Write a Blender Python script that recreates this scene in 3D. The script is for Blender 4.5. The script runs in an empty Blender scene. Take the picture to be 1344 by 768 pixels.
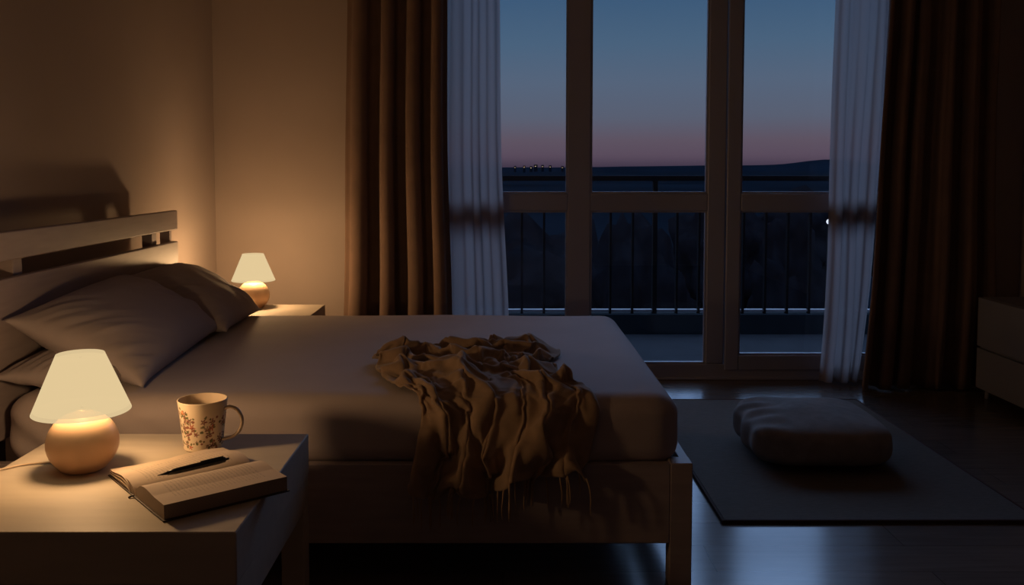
import bpy, bmesh, math, random
from mathutils import Vector, Matrix, noise
random.seed(7)
PI = math.pi
sc = bpy.context.scene
COL = sc.collection

# ------------------------------------------------------------------ materials
def new_mat(name):
    m = bpy.data.materials.new(name); m.use_nodes = True
    nt = m.node_tree
    for n in list(nt.nodes): nt.nodes.remove(n)
    out = nt.nodes.new('ShaderNodeOutputMaterial')
    return m, nt, out

def pbr(name, col, rough=0.6, noise_scale=0, noise_amt=0.1, bump=0, bump_scale=200, metal=0, spec=0.5, sheen=0, coat=0, stretch=None, coord='Object'):
    m, nt, out = new_mat(name)
    b = nt.nodes.new('ShaderNodeBsdfPrincipled')
    nt.links.new(b.outputs[0], out.inputs[0])
    b.inputs['Base Color'].default_value = (*col, 1)
    b.inputs['Roughness'].default_value = rough
    b.inputs['Metallic'].default_value = metal
    b.inputs['Specular IOR Level'].default_value = spec
    b.inputs['Sheen Weight'].default_value = sheen
    b.inputs['Coat Weight'].default_value = coat
    tc = nt.nodes.new('ShaderNodeTexCoord')
    vec = tc.outputs[coord]
    if stretch:
        mp = nt.nodes.new('ShaderNodeMapping'); mp.inputs['Scale'].default_value = stretch
        nt.links.new(vec, mp.inputs[0]); vec = mp.outputs[0]
    if noise_scale:
        n = nt.nodes.new('ShaderNodeTexNoise'); n.inputs['Scale'].default_value = noise_scale
        n.inputs['Detail'].default_value = 5
        nt.links.new(vec, n.inputs['Vector'])
        r = nt.nodes.new('ShaderNodeValToRGB')
        r.color_ramp.elements[0].position = 0.3; r.color_ramp.elements[1].position = 0.7
        r.color_ramp.elements[0].color = (*[c*(1-noise_amt) for c in col], 1)
        r.color_ramp.elements[1].color = (*[min(1, c*(1+noise_amt)) for c in col], 1)
        nt.links.new(n.outputs[0], r.inputs[0]); nt.links.new(r.outputs[0], b.inputs['Base Color'])
    if bump:
        n2 = nt.nodes.new('ShaderNodeTexNoise'); n2.inputs['Scale'].default_value = bump_scale
        n2.inputs['Detail'].default_value = 3
        nt.links.new(vec, n2.inputs['Vector'])
        bp = nt.nodes.new('ShaderNodeBump'); bp.inputs['Strength'].default_value = bump
        bp.inputs['Distance'].default_value = 0.002
        nt.links.new(n2.outputs[0], bp.inputs['Height']); nt.links.new(bp.outputs[0], b.inputs['Normal'])
    return m

M = {}
M['wall'] = pbr('plaster_wall', (0.50, 0.42, 0.38), 0.85, 3, 0.03, 0.15, 120)
M['ceiling'] = pbr('ceiling_paint', (0.6, 0.56, 0.55), 0.9, 3, 0.03)
M['wall_pale'] = pbr('pale_wall', (0.75, 0.70, 0.68), 0.85, 3, 0.03)
M['trim'] = pbr('painted_trim', (0.60, 0.52, 0.47), 0.5, 4, 0.03)
M['window'] = pbr('window_profile', (0.38, 0.39, 0.48), 0.38, 4, 0.03)
M['bedwood'] = pbr('bed_painted_wood', (0.39, 0.33, 0.34), 0.5, 6, 0.08, 0.15, 40, stretch=(1, 1, 8))
M['nightstand'] = pbr('nightstand_wood', (0.54, 0.475, 0.395), 0.6, 5, 0.05, 0.1, 40, stretch=(1, 6, 6))
M['sheet'] = pbr('cotton_sheet', (0.48, 0.41, 0.42), 0.85, 6, 0.04, 0.3, 400, sheen=0.1)
M['pillow'] = pbr('cotton_pillowcase', (0.39, 0.34, 0.36), 0.85, 6, 0.04, 0.3, 400, sheen=0.1)
M['throw'] = pbr('wool_throw', (0.37, 0.25, 0.165), 0.95, 30, 0.12, 0.5, 500, sheen=0.3)
M['drape'] = pbr('drape_fabric', (0.23, 0.15, 0.11), 0.9, 10, 0.08, 0.3, 500, sheen=0.1)
M['rug'] = pbr('woven_rug', (0.17, 0.145, 0.125), 0.95, 40, 0.15, 0.8, 300, stretch=(1, 6, 1))
M['rug_edge'] = pbr('rug_binding', (0.07, 0.03, 0.022), 0.9, 20, 0.1)
M['cushion'] = pbr('cushion_linen', (0.28, 0.25, 0.24), 0.92, 25, 0.12, 0.5, 350)
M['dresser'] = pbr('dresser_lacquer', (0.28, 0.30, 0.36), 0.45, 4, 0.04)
M['dark'] = pbr('dark_metal', (0.03, 0.03, 0.035), 0.4, 10, 0.1, metal=0.6)
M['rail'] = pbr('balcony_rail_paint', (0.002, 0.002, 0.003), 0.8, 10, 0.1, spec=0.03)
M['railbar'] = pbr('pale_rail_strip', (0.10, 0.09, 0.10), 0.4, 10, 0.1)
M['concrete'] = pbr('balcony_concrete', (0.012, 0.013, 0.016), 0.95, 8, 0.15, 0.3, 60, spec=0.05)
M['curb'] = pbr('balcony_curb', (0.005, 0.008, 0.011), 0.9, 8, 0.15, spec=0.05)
M['ceramic'] = pbr('lamp_ceramic', (0.86, 0.55, 0.34), 0.33, 8, 0.04, spec=0.4)
M['cord'] = pbr('lamp_cord', (0.55, 0.43, 0.32), 0.5, 10, 0.05)
M['mug_in'] = pbr('mug_glaze', (0.62, 0.50, 0.38), 0.22, 8, 0.03)
M['tea'] = pbr('tea', (0.10, 0.035, 0.015), 0.08, 8, 0.05)
M['cover'] = pbr('notebook_cover', (0.05, 0.03, 0.02), 0.5, 30, 0.2)
M['pen'] = pbr('pen_black', (0.006, 0.006, 0.007), 0.25, 30, 0.2)
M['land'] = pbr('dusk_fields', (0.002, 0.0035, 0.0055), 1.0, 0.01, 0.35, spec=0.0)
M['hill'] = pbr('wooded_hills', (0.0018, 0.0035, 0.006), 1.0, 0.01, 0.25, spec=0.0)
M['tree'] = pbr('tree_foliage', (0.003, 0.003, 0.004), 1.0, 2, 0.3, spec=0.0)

def mat_page():
    m, nt, out = new_mat('printed_page')
    b = nt.nodes.new('ShaderNodeBsdfPrincipled'); nt.links.new(b.outputs[0], out.inputs[0])
    b.inputs['Roughness'].default_value = 0.75
    tc = nt.nodes.new('ShaderNodeTexCoord')
    w = nt.nodes.new('ShaderNodeTexWave'); w.wave_type = 'BANDS'; w.bands_direction = 'Y'
    w.inputs['Scale'].default_value = 38; w.inputs['Distortion'].default_value = 0
    nt.links.new(tc.outputs['Object'], w.inputs['Vector'])
    n = nt.nodes.new('ShaderNodeTexNoise'); n.inputs['Scale'].default_value = 320; n.inputs['Detail'].default_value = 2
    nt.links.new(tc.outputs['Object'], n.inputs['Vector'])
    sep = nt.nodes.new('ShaderNodeSeparateXYZ'); nt.links.new(tc.outputs['Object'], sep.inputs[0])
    def math_(op, a, b_=None, v=None):
        q = nt.nodes.new('ShaderNodeMath'); q.operation = op
        nt.links.new(a, q.inputs[0])
        if b_ is not None: nt.links.new(b_, q.inputs[1])
        if v is not None: q.inputs[1].default_value = v
        return q.outputs[0]
    line = math_('GREATER_THAN', w.outputs[0], v=0.62)
    ink = math_('GREATER_THAN', n.outputs[0], v=0.47)
    t = math_('MULTIPLY', line, ink)
    # margins: the text block only
    ax = math_('ABSOLUTE', sep.outputs[0])
    m1 = math_('GREATER_THAN', ax, v=0.028); m2 = math_('LESS_THAN', ax, v=0.145)
    ay = math_('ABSOLUTE', sep.outputs[1]); m3 = math_('LESS_THAN', ay, v=0.10)
    t = math_('MULTIPLY', math_('MULTIPLY', t, m1), math_('MULTIPLY', m2, m3))
    t = math_('MULTIPLY', t, v=0.25)
    mx = nt.nodes.new('ShaderNodeMix'); mx.data_type = 'RGBA'
    nt.links.new(t, mx.inputs[0])
    mx.inputs[6].default_value = (0.68, 0.55, 0.43, 1); mx.inputs[7].default_value = (0.12, 0.08, 0.06, 1)
    nt.links.new(mx.outputs[2], b.inputs['Base Color'])
    return m
M['page'] = mat_page()
def mat_pageside():
    m, nt, out = new_mat('page_edges')
    b = nt.nodes.new('ShaderNodeBsdfPrincipled'); nt.links.new(b.outputs[0], out.inputs[0])
    b.inputs['Roughness'].default_value = 0.8
    tc = nt.nodes.new('ShaderNodeTexCoord')
    w = nt.nodes.new('ShaderNodeTexWave'); w.bands_direction = 'Z'; w.inputs['Scale'].default_value = 160
    w.inputs['Distortion'].default_value = 1.0
    nt.links.new(tc.outputs['Object'], w.inputs['Vector'])
    r = nt.nodes.new('ShaderNodeValToRGB')
    r.color_ramp.elements[0].color = (0.30, 0.22, 0.17, 1); r.color_ramp.elements[1].color = (0.5, 0.40, 0.31, 1)
    nt.links.new(w.outputs[0], r.inputs[0]); nt.links.new(r.outputs[0], b.inputs['Base Color'])
    return m
M['pageside'] = mat_pageside()

def mat_mug():
    m, nt, out = new_mat('floral_glaze')
    b = nt.nodes.new('ShaderNodeBsdfPrincipled'); nt.links.new(b.outputs[0], out.inputs[0])
    b.inputs['Roughness'].default_value = 0.25
    at = nt.nodes.new('ShaderNodeAttribute'); at.attribute_name = 'print'
    nt.links.new(at.outputs['Color'], b.inputs['Base Color'])
    return m
M['mug'] = mat_mug()

def mat_floor():
    m, nt, out = new_mat('laminate_floor')
    b = nt.nodes.new('ShaderNodeBsdfPrincipled'); nt.links.new(b.outputs[0], out.inputs[0])
    tc = nt.nodes.new('ShaderNodeTexCoord')
    mp = nt.nodes.new('ShaderNodeMapping'); nt.links.new(tc.outputs['Object'], mp.inputs[0])
    br = nt.nodes.new('ShaderNodeTexBrick')
    br.inputs['Scale'].default_value = 1.0
    br.inputs['Brick Width'].default_value = 1.28; br.inputs['Row Height'].default_value = 0.19
    br.inputs['Mortar Size'].default_value = 0.0012; br.inputs['Mortar Smooth'].default_value = 0.2
    br.inputs['Color1'].default_value = (0.20, 0.165, 0.15, 1); br.inputs['Color2'].default_value = (0.23, 0.19, 0.17, 1)
    br.inputs['Mortar'].default_value = (0.05, 0.04, 0.035, 1)
    nt.links.new(mp.outputs[0], br.inputs['Vector'])
    mp2 = nt.nodes.new('ShaderNodeMapping'); mp2.inputs['Scale'].default_value = (2, 22, 1)
    nt.links.new(tc.outputs['Object'], mp2.inputs[0])
    n = nt.nodes.new('ShaderNodeTexNoise'); n.inputs['Scale'].default_value = 2; n.inputs['Detail'].default_value = 8
    nt.links.new(mp2.outputs[0], n.inputs['Vector'])
    mx = nt.nodes.new('ShaderNodeMix'); mx.data_type = 'RGBA'; mx.blend_type = 'MULTIPLY'; mx.inputs[0].default_value = 0.5
    nt.links.new(br.outputs['Color'], mx.inputs[6]); nt.links.new(n.outputs[0], mx.inputs[7])
    nt.links.new(mx.outputs[2], b.inputs['Base Color'])
    b.inputs['Roughness'].default_value = 0.19
    b.inputs['Specular IOR Level'].default_value = 0.72
    return m
M['floor'] = mat_floor()

def mat_glass():
    m, nt, out = new_mat('window_glass')
    t = nt.nodes.new('ShaderNodeBsdfTransparent'); t.inputs[0].default_value = (0.93, 0.95, 0.96, 1)
    g = nt.nodes.new('ShaderNodeBsdfGlossy'); g.inputs['Roughness'].default_value = 0.0
    fr = nt.nodes.new('ShaderNodeFresnel'); fr.inputs[0].default_value = 1.45
    mx = nt.nodes.new('ShaderNodeMixShader')
    nt.links.new(fr.outputs[0], mx.inputs[0]); nt.links.new(t.outputs[0], mx.inputs[1]); nt.links.new(g.outputs[0], mx.inputs[2])
    nt.links.new(mx.outputs[0], out.inputs[0])
    return m
M['glass'] = mat_glass()

def mat_sheer():
    m, nt, out = new_mat('sheer_voile')
    t = nt.nodes.new('ShaderNodeBsdfTransparent'); t.inputs[0].default_value = (0.95, 0.95, 0.97, 1)
    d = nt.nodes.new('ShaderNodeBsdfDiffuse'); d.inputs[0].default_value = (0.52, 0.43, 0.415, 1)
    l = nt.nodes.new('ShaderNodeBsdfTranslucent'); l.inputs[0].default_value = (0.52, 0.43, 0.415, 1)
    a = nt.nodes.new('ShaderNodeMixShader'); a.inputs[0].default_value = 0.6
    nt.links.new(d.outputs[0], a.inputs[1]); nt.links.new(l.outputs[0], a.inputs[2])
    n = nt.nodes.new('ShaderNodeTexNoise'); n.inputs['Scale'].default_value = 6
    tc = nt.nodes.new('ShaderNodeTexCoord'); mp = nt.nodes.new('ShaderNodeMapping'); mp.inputs['Scale'].default_value = (6, 1, 0.3)
    nt.links.new(tc.outputs['Object'], mp.inputs[0]); nt.links.new(mp.outputs[0], n.inputs['Vector'])
    mr = nt.nodes.new('ShaderNodeMapRange'); mr.inputs[3].default_value = 0.86; mr.inputs[4].default_value = 0.95
    nt.links.new(n.outputs[0], mr.inputs[0])
    mx = nt.nodes.new('ShaderNodeMixShader')
    nt.links.new(mr.outputs[0], mx.inputs[0]); nt.links.new(t.outputs[0], mx.inputs[1]); nt.links.new(a.outputs[0], mx.inputs[2])
    nt.links.new(mx.outputs[0], out.inputs[0])
    return m
M['sheer'] = mat_sheer()

def mat_shade():
    # open-weave shade lit from inside: part of the bulb's light passes straight through, the fabric glows
    m, nt, out = new_mat('glowing_lamp_shade')
    t = nt.nodes.new('ShaderNodeBsdfTransparent'); t.inputs[0].default_value = (1.0, 0.93, 0.80, 1)
    e = nt.nodes.new('ShaderNodeEmission'); e.inputs[0].default_value = (1.0, 0.76, 0.41, 1); e.inputs[1].default_value = SHADE_E
    mx = nt.nodes.new('ShaderNodeMixShader'); mx.inputs[0].default_value = 0.90
    nt.links.new(t.outputs[0], mx.inputs[1]); nt.links.new(e.outputs[0], mx.inputs[2])
    nt.links.new(mx.outputs[0], out.inputs[0])
    return m
SHADE_E = 0.77
M['shade'] = mat_shade()
def mat_bulb():
    m, nt, out = new_mat('frosted_bulb')
    t = nt.nodes.new('ShaderNodeBsdfTransparent')
    e = nt.nodes.new('ShaderNodeEmission'); e.inputs[0].default_value = (1.0, 0.72, 0.41, 1); e.inputs[1].default_value = SHADE_E
    mx = nt.nodes.new('ShaderNodeMixShader'); mx.inputs[0].default_value = 0.05
    nt.links.new(t.outputs[0], mx.inputs[1]); nt.links.new(e.outputs[0], mx.inputs[2])
    nt.links.new(mx.outputs[0], out.inputs[0])
    return m
M['bulb'] = mat_bulb()

def emit(name, col, s):
    m, nt, out = new_mat(name)
    e = nt.nodes.new('ShaderNodeEmission'); e.inputs[0].default_value = (*col, 1); e.inputs[1].default_value = s
    nt.links.new(e.outputs[0], out.inputs[0]); return m
M['city'] = emit('town_light', (1.0, 0.75, 0.45), 0.7)
M['street'] = emit('street_lamp_glow', (0.8, 0.85, 1.0), 1.2)

# ------------------------------------------------------------------ helpers
def obj(name, bm, mat, parent=None, smooth=False, loc=None, rot=None, bevel=0, seg=2):
    me = bpy.data.meshes.new(name); bm.to_mesh(me); bm.free()
    for p in me.polygons: p.use_smooth = smooth
    o = bpy.data.objects.new(name, me); COL.objects.link(o)
    for mm in (mat if isinstance(mat, (list, tuple)) else [mat]): me.materials.append(mm)
    if parent: o.parent = parent
    if loc: o.location = loc
    if rot: o.rotation_euler = rot
    if bevel:
        md = o.modifiers.new('bevel', 'BEVEL'); md.width = bevel; md.segments = seg; md.limit_method = 'ANGLE'
        for p in me.polygons: p.use_smooth = True
        me.set_sharp_from_angle(angle=math.radians(50))
    return o

def thing(name, label, cat, loc=(0, 0, 0), rotz=0, group=None):
    o = bpy.data.objects.new(name, None); COL.objects.link(o)
    o.location = loc; o.rotation_euler = (0, 0, rotz); o.empty_display_size = 0.1
    o['label'] = label; o['category'] = cat
    if group: o['group'] = group
    return o
def tag(o, label, cat, group=None):
    o['label'] = label; o['category'] = cat
    if group: o['group'] = group
    return o
def struct(o): o['kind'] = 'structure'; return o

def box(bm, a, b):
    (x0, y0, z0), (x1, y1, z1) = a, b
    v = [bm.verts.new(p) for p in ((x0,y0,z0),(x1,y0,z0),(x1,y1,z0),(x0,y1,z0),(x0,y0,z1),(x1,y0,z1),(x1,y1,z1),(x0,y1,z1))]
    for f in ((0,3,2,1),(4,5,6,7),(0,1,5,4),(1,2,6,5),(2,3,7,6),(3,0,4,7)): bm.faces.new([v[i] for i in f])
def boxes(*bs):
    bm = bmesh.new()
    for a, b in bs: box(bm, a, b)
    return bm
def lathe(prof, n=64, closed_bottom=False, closed_top=False):
    bm = bmesh.new(); rings = []
    for r, z in prof:
        rings.append([bm.verts.new((r*math.cos(2*PI*i/n), r*math.sin(2*PI*i/n), z)) for i in range(n)])
    for a, b in zip(rings, rings[1:]):
        for i in range(n): bm.faces.new((a[i], a[(i+1) % n], b[(i+1) % n], b[i]))
    if closed_bottom: bm.faces.new(list(reversed(rings[0])))
    if closed_top: bm.faces.new(rings[-1])
    return bm
def tube(pts, r, n=10, rr=None, bm=None, cap=True):
    bm = bm or bmesh.new(); pts = [Vector(p) for p in pts]; rings = []
    up = Vector((0, 0, 1)); prev = None
    for i, p in enumerate(pts):
        t = (pts[min(i+1, len(pts)-1)] - pts[max(i-1, 0)]).normalized()
        if prev is None:
            a = t.orthogonal().normalized()
        else:
            a = (prev - t * prev.dot(t)).normalized()
        prev = a; b = t.cross(a)
        rad = rr[i] if rr else r
        rings.append([bm.verts.new(p + (a*math.cos(2*PI*k/n) + b*math.sin(2*PI*k/n))*rad) for k in range(n)])
    for A, B in zip(rings, rings[1:]):
        for k in range(n): bm.faces.new((A[k], A[(k+1) % n], B[(k+1) % n], B[k]))
    if cap: bm.faces.new(list(reversed(rings[0]))); bm.faces.new(rings[-1])
    return bm
def grid(nu, nv, fn, bm=None):
    bm = bm or bmesh.new(); V = [[bm.verts.new(fn(i/(nu-1), j/(nv-1))) for j in range(nv)] for i in range(nu)]
    for i in range(nu-1):
        for j in range(nv-1): bm.faces.new((V[i][j], V[i+1][j], V[i+1][j+1], V[i][j+1]))
    return bm
def rounded_box(x0, x1, y0, y1, z0, z1, r, seg=8, rz=None, warp=None, cuts=40):
    """Box with softly rounded edges made from a dense cage pushed onto a rounded hull."""
    bm = bmesh.new()
    cx, cy, cz = (x0+x1)/2, (y0+y1)/2, (z0+z1)/2
    hx, hy, hz = (x1-x0)/2, (y1-y0)/2, (z1-z0)/2
    bmesh.ops.create_cube(bm, size=2)
    bmesh.ops.subdivide_edges(bm, edges=bm.edges[:], cuts=cuts, use_grid_fill=True)
    rv = rz if rz else r
    for v in bm.verts:
        c = v.co
        def m(t, h, rad):
            # dense sampling near the edges
            s = math.copysign(abs(t) ** 0.6, t); return s*h
        p = Vector((m(c.x, hx, r), m(c.y, hy, r), m(c.z, hz, rv)))
        q = Vector((max(-hx+r, min(hx-r, p.x)), max(-hy+r, min(hy-r, p.y)), max(-hz+rv, min(hz-rv, p.z))))
        d = p - q
        e = Vector((d.x/r, d.y/r, d.z/rv))
        if e.length > 1e-6:
            e.normalize(); p = q + Vector((e.x*r, e.y*r, e.z*rv))
        v.co = p + Vector((cx, cy, cz))
        if warp: v.co = warp(v.co)
    return bm

# ------------------------------------------------------------------ room shell
XL, XR, YB, YF, H = -1.63, 2.94, 5.18, -0.9, 2.62
WX0, WX1, WZ1 = -0.40, 2.30, 2.42
struct(obj('floor', boxes(((XL-0.1, YF-0.1, -0.1), (XR+0.1, YB+0.2, 0.0))), M['floor']))
struct(obj('ceiling', boxes(((XL-0.1, YF-0.1, H), (XR+0.1, YB+0.2, H+0.1))), M['ceiling']))
struct(obj('wall_left', boxes(((XL-0.1, YF-0.1, 0), (XL, YB+0.2, H))), M['wall']))
struct(obj('wall_right', boxes(((XR, YF-0.1, 0), (XR+0.1, YB+0.2, H))), M['wall']))
struct(obj('wall_front', boxes(((XL, YF-0.1, 0), (XR, YF, H))), M['wall_pale']))
struct(obj('wall_back', boxes(((XL, YB, 0), (WX0, YB+0.2, H)), ((WX1, YB, 0), (XR, YB+0.2, H)), ((WX0, YB, WZ1), (WX1, YB+0.2, H))), M['wall']))
struct(obj('baseboard_left', boxes(((XL, YF, 0), (XL+0.014, YB, 0.08))), M['trim'], bevel=0.004))
struct(obj('baseboard_right', boxes(((XR-0.014, YF, 0), (XR, YB, 0.08))), M['trim'], bevel=0.004))
struct(obj('baseboard_back', boxes(((XL+0.014, YB-0.014, 0), (WX0-0.02, YB, 0.08)), ((WX1+0.02, YB-0.014, 0), (XR-0.014, YB, 0.08))), M['trim'], bevel=0.004))

# window with six panes: frame, transoms, a door sash on the right
win = bpy.data.objects.new('window_1', None); COL.objects.link(win); struct(win)
FY0, FY1 = YB+0.0, YB+0.09
MZ0, MZ1 = 0.963, 1.062
fr = boxes(((WX0, FY0, 0), (-0.33, FY1, WZ1)), ((2.22, FY0, 0), (WX1, FY1, WZ1)),
           ((-0.33, FY0, WZ1-0.08), (2.22, FY1, WZ1)), ((-0.33, FY0, 0), (2.22, FY1, 0.085)),
           ((0.367, FY0, 0.085), (0.497, FY1, WZ1-0.08)), ((1.161, FY0, 0.085), (1.262, FY1, WZ1-0.08)),
           ((-0.33, FY0, MZ0), (0.367, FY1, MZ1)), ((0.497, FY0, MZ0), (1.161, FY1, MZ1)))
obj('window_frame', fr, M['window'], win, bevel=0.006)
sash = boxes(((1.268, FY0-0.008, 0.05), (1.348, FY1-0.02, WZ1-0.05)), ((2.16, FY0-0.008, 0.05), (2.235, FY1-0.02, WZ1-0.05)),
             ((1.348, FY0-0.008, 0.05), (2.16, FY1-0.02, 0.135)), ((1.348, FY0-0.008, WZ1-0.13), (2.16, FY1-0.02, WZ1-0.05)),
             ((1.348, FY0-0.008, MZ0), (2.16, FY1-0.02, MZ1)))
obj('door_sash', sash, M['window'], win, bevel=0.006)
for a, b in (((-0.33, 0.367), (0.085, MZ0)), ((-0.33, 0.367), (MZ1, WZ1-0.08)), ((0.497, 1.161), (0.085, MZ0)), ((0.497, 1.161), (MZ1, WZ1-0.08)),
             ((1.348, 2.16), (0.135, MZ0)), ((1.348, 2.16), (MZ1, WZ1-0.13))):
    obj('pane', boxes(((a[0], YB+0.04, b[0]), (a[1], YB+0.046, b[1]))), M['glass'], win)
# thin glazing beads round every pane
bd = bmesh.new()
for a, b in (((-0.33, 0.367), (0.085, MZ0)), ((-0.33, 0.367), (MZ1, WZ1-0.08)), ((0.497, 1.161), (0.085, MZ0)), ((0.497, 1.161), (MZ1, WZ1-0.08)),
             ((1.348, 2.16), (0.135, MZ0)), ((1.348, 2.16), (MZ1, WZ1-0.13))):
    t = 0.010; y0, y1 = YB+0.012, YB+0.038
    box(bd, (a[0], y0, b[0]), (a[1], y1, b[0]+t)); box(bd, (a[0], y0, b[1]-t), (a[1], y1, b[1]))
    box(bd, (a[0], y0, b[0]+t), (a[0]+t, y1, b[1]-t)); box(bd, (a[1]-t, y0, b[0]+t), (a[1], y1, b[1]-t))
obj('glazing_bead', bd, M['window'], win)
struct(obj('trim_1', boxes(((WX0, YB-0.03, 0), (WX1, YB+0.0, 0.012))), M['window'], bevel=0.003))

# ------------------------------------------------------------------ curtains
def curtain(name, xt0, xt1, xb0, xb1, Y, folds, amp, mat, ztop=2.52, zbot=0.012, seed=0, flare=1.0, inner=0.0, thick=0.003, side=-1):
    rnd = random.Random(seed)
    ph = [rnd.uniform(-0.5, 0.5) for _ in range(folds*2+4)]
    wd = [rnd.uniform(0.7, 1.35) for _ in range(folds)]
    S = sum(wd); edges = [0]
    for w in wd: edges.append(edges[-1] + w/S)
    amps = [rnd.uniform(0.7, 1.2) for _ in range(folds)]
    def fn(u, v):
        z = ztop + (zbot - ztop)*v
        k = 0
        while k < folds-1 and u > edges[k+1]: k += 1
        t = (u-edges[k])/(edges[k+1]-edges[k])
        lo, hi = amps[k], amps[k]
        c = math.cos(2*PI*t)
        s = side*math.copysign(abs(c) ** 0.85, c)
        a = amp*(0.75+0.35*v)*amps[k]
        e = v**1.6*flare
        xl = xt0 + (xb0-xt0)*e; xr = xt1 + (xb1-xt1)*e
        x = xl + (xr-xl)*u + 0.28*amp*math.sin(2*PI*2*t)*(0.5+0.5*v) + 0.012*math.sin(3.1*z+ph[k])*v
        y = Y - a*s + 0.012*math.sin(2.3*z + 6*u + seed)*v + 0.010*noise.noise(Vector((u*7, z*1.7, seed)))
        return (x, y, z)
    o = obj(name, grid(folds*26, 60, fn), mat, smooth=True)
    if thick:
        md = o.modifiers.new('thick', 'SOLIDIFY'); md.thickness = thick; md.offset = 0
    return o
dl = curtain('drape', -0.83, -0.30, -0.90, -0.285, 4.92, 4, 0.065, M['drape'], seed=3)
tag(dl, 'brown floor length drape left of the window, warmly lit by the far lamp', 'curtain')
dr = curtain('drape', 2.05, 2.63, 1.93, 2.64, 4.92, 5, 0.055, M['drape'], seed=11, side=1)
tag(dr, 'dark brown floor length drape right of the window in deep shadow', 'curtain')
sl = curtain('sheer_curtain', -0.31, -0.02, -0.33, 0.035, 5.045, 3, 0.022, M['sheer'], seed=5, thick=0)
tag(sl, 'thin white sheer curtain beside the left brown drape, hiding the window edge', 'curtain')
sr = curtain('sheer_curtain', 1.82, 2.12, 1.78, 2.00, 5.045, 3, 0.020, M['sheer'], seed=8, thick=0)
tag(sr, 'thin white sheer curtain beside the right drape, touching the floor', 'curtain')
rod = thing('curtain_rod', 'dark curtain rod above the balcony window carrying drapes and sheers', 'curtain rod', (0, 0, 0))
obj('rod', tube([(-0.95, 4.92, 2.54), (2.75, 4.92, 2.54)], 0.012, 12), M['dark'], rod, smooth=True)
obj('rod', tube([(-0.95, 5.045, 2.54), (2.75, 5.045, 2.54)], 0.008, 12), M['dark'], rod, smooth=True)
for x in (-0.9, 2.7):
    obj('bracket', boxes(((x-0.01, 4.91, 2.53), (x+0.01, 5.18, 2.55))), M['dark'], rod)

# ------------------------------------------------------------------ bed
bed = thing('bed', 'low pale wooden double bed frame with slatted headboard against the left wall', 'bed', (0, 0, 0))
HX = -1.475
BY0, BY1 = 2.56, 4.14
BX1 = 0.542
obj('side_rail', boxes(((HX-0.0, BY0, 0.128), (0.478, BY0+0.03, 0.360))), M['bedwood'], bed, bevel=0.003)
obj('side_rail', boxes(((HX-0.0, BY1-0.03, 0.128), (0.478, BY1, 0.360))), M['bedwood'], bed, bevel=0.003)
obj('foot_rail', boxes(((BX1-0.03, BY0+0.064, 0.128), (BX1, BY1-0.064, 0.360))), M['bedwood'], bed, bevel=0.003)
for y in (BY0, BY1-0.064):
    obj('leg', boxes(((BX1-0.064, y, 0.0), (BX1, y+0.064, 0.362))), M['bedwood'], bed, bevel=0.003)
sl_ = bmesh.new()
for i in range(14):
    x = HX+0.08 + i*0.138
    box(sl_, (x, BY0+0.03, 0.318), (x+0.07, BY1-0.03, 0.334))
obj('bed_slats', sl_, M['bedwood'], bed)
# headboard: two boards on posts with a gap, spacers between
obj('headboard_rail', boxes(((HX-0.026, BY0-0.02, 0.927), (HX, BY1, 1.014))), M['bedwood'], bed, bevel=0.004)
obj('headboard_panel', boxes(((HX-0.026, BY0-0.02, 0.40), (HX, BY1, 0.874))), M['bedwood'], bed, bevel=0.004)
for y in (2.79, 3.90):
    obj('headboard_post', boxes(((HX-0.070, y, 0.0), (HX-0.027, y+0.055, 1.005))), M['bedwood'], bed, bevel=0.003)
obj('headboard_post', boxes(((HX-0.070, BY1-0.035, 0.0), (HX-0.027, BY1-0.004, 1.008))), M['bedwood'], bed, bevel=0.003)

# mattress with fitted sheet
def mwarp(p):
    n = noise.noise(Vector((p.x*2.2, p.y*2.2, p.z*3)))
    p.z += 0.004*n*(1 if p.z > 0.45 else 0.3)
    # soft sag of the near side and wrinkles near the head corner
    if p.y < 2.68:
        w = max(0, min(1, (-0.75-p.x)/0.5))
        p.y -= 0.006*w*math.sin((p.x*1.0+p.z*1.3)*48)*max(0, min(1, (0.56-p.z)/0.12))
        p.y -= 0.006*math.sin(p.x*5+1)
    return p
matt = obj('mattress', rounded_box(-1.44, 0.514, BY0+0.018, 4.115, 0.336, 0.548, 0.075, rz=0.065, warp=mwarp, cuts=60), M['sheet'], smooth=True)
tag(matt, 'thick mattress in a smooth beige fitted sheet lying on the bed frame', 'mattress')

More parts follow.
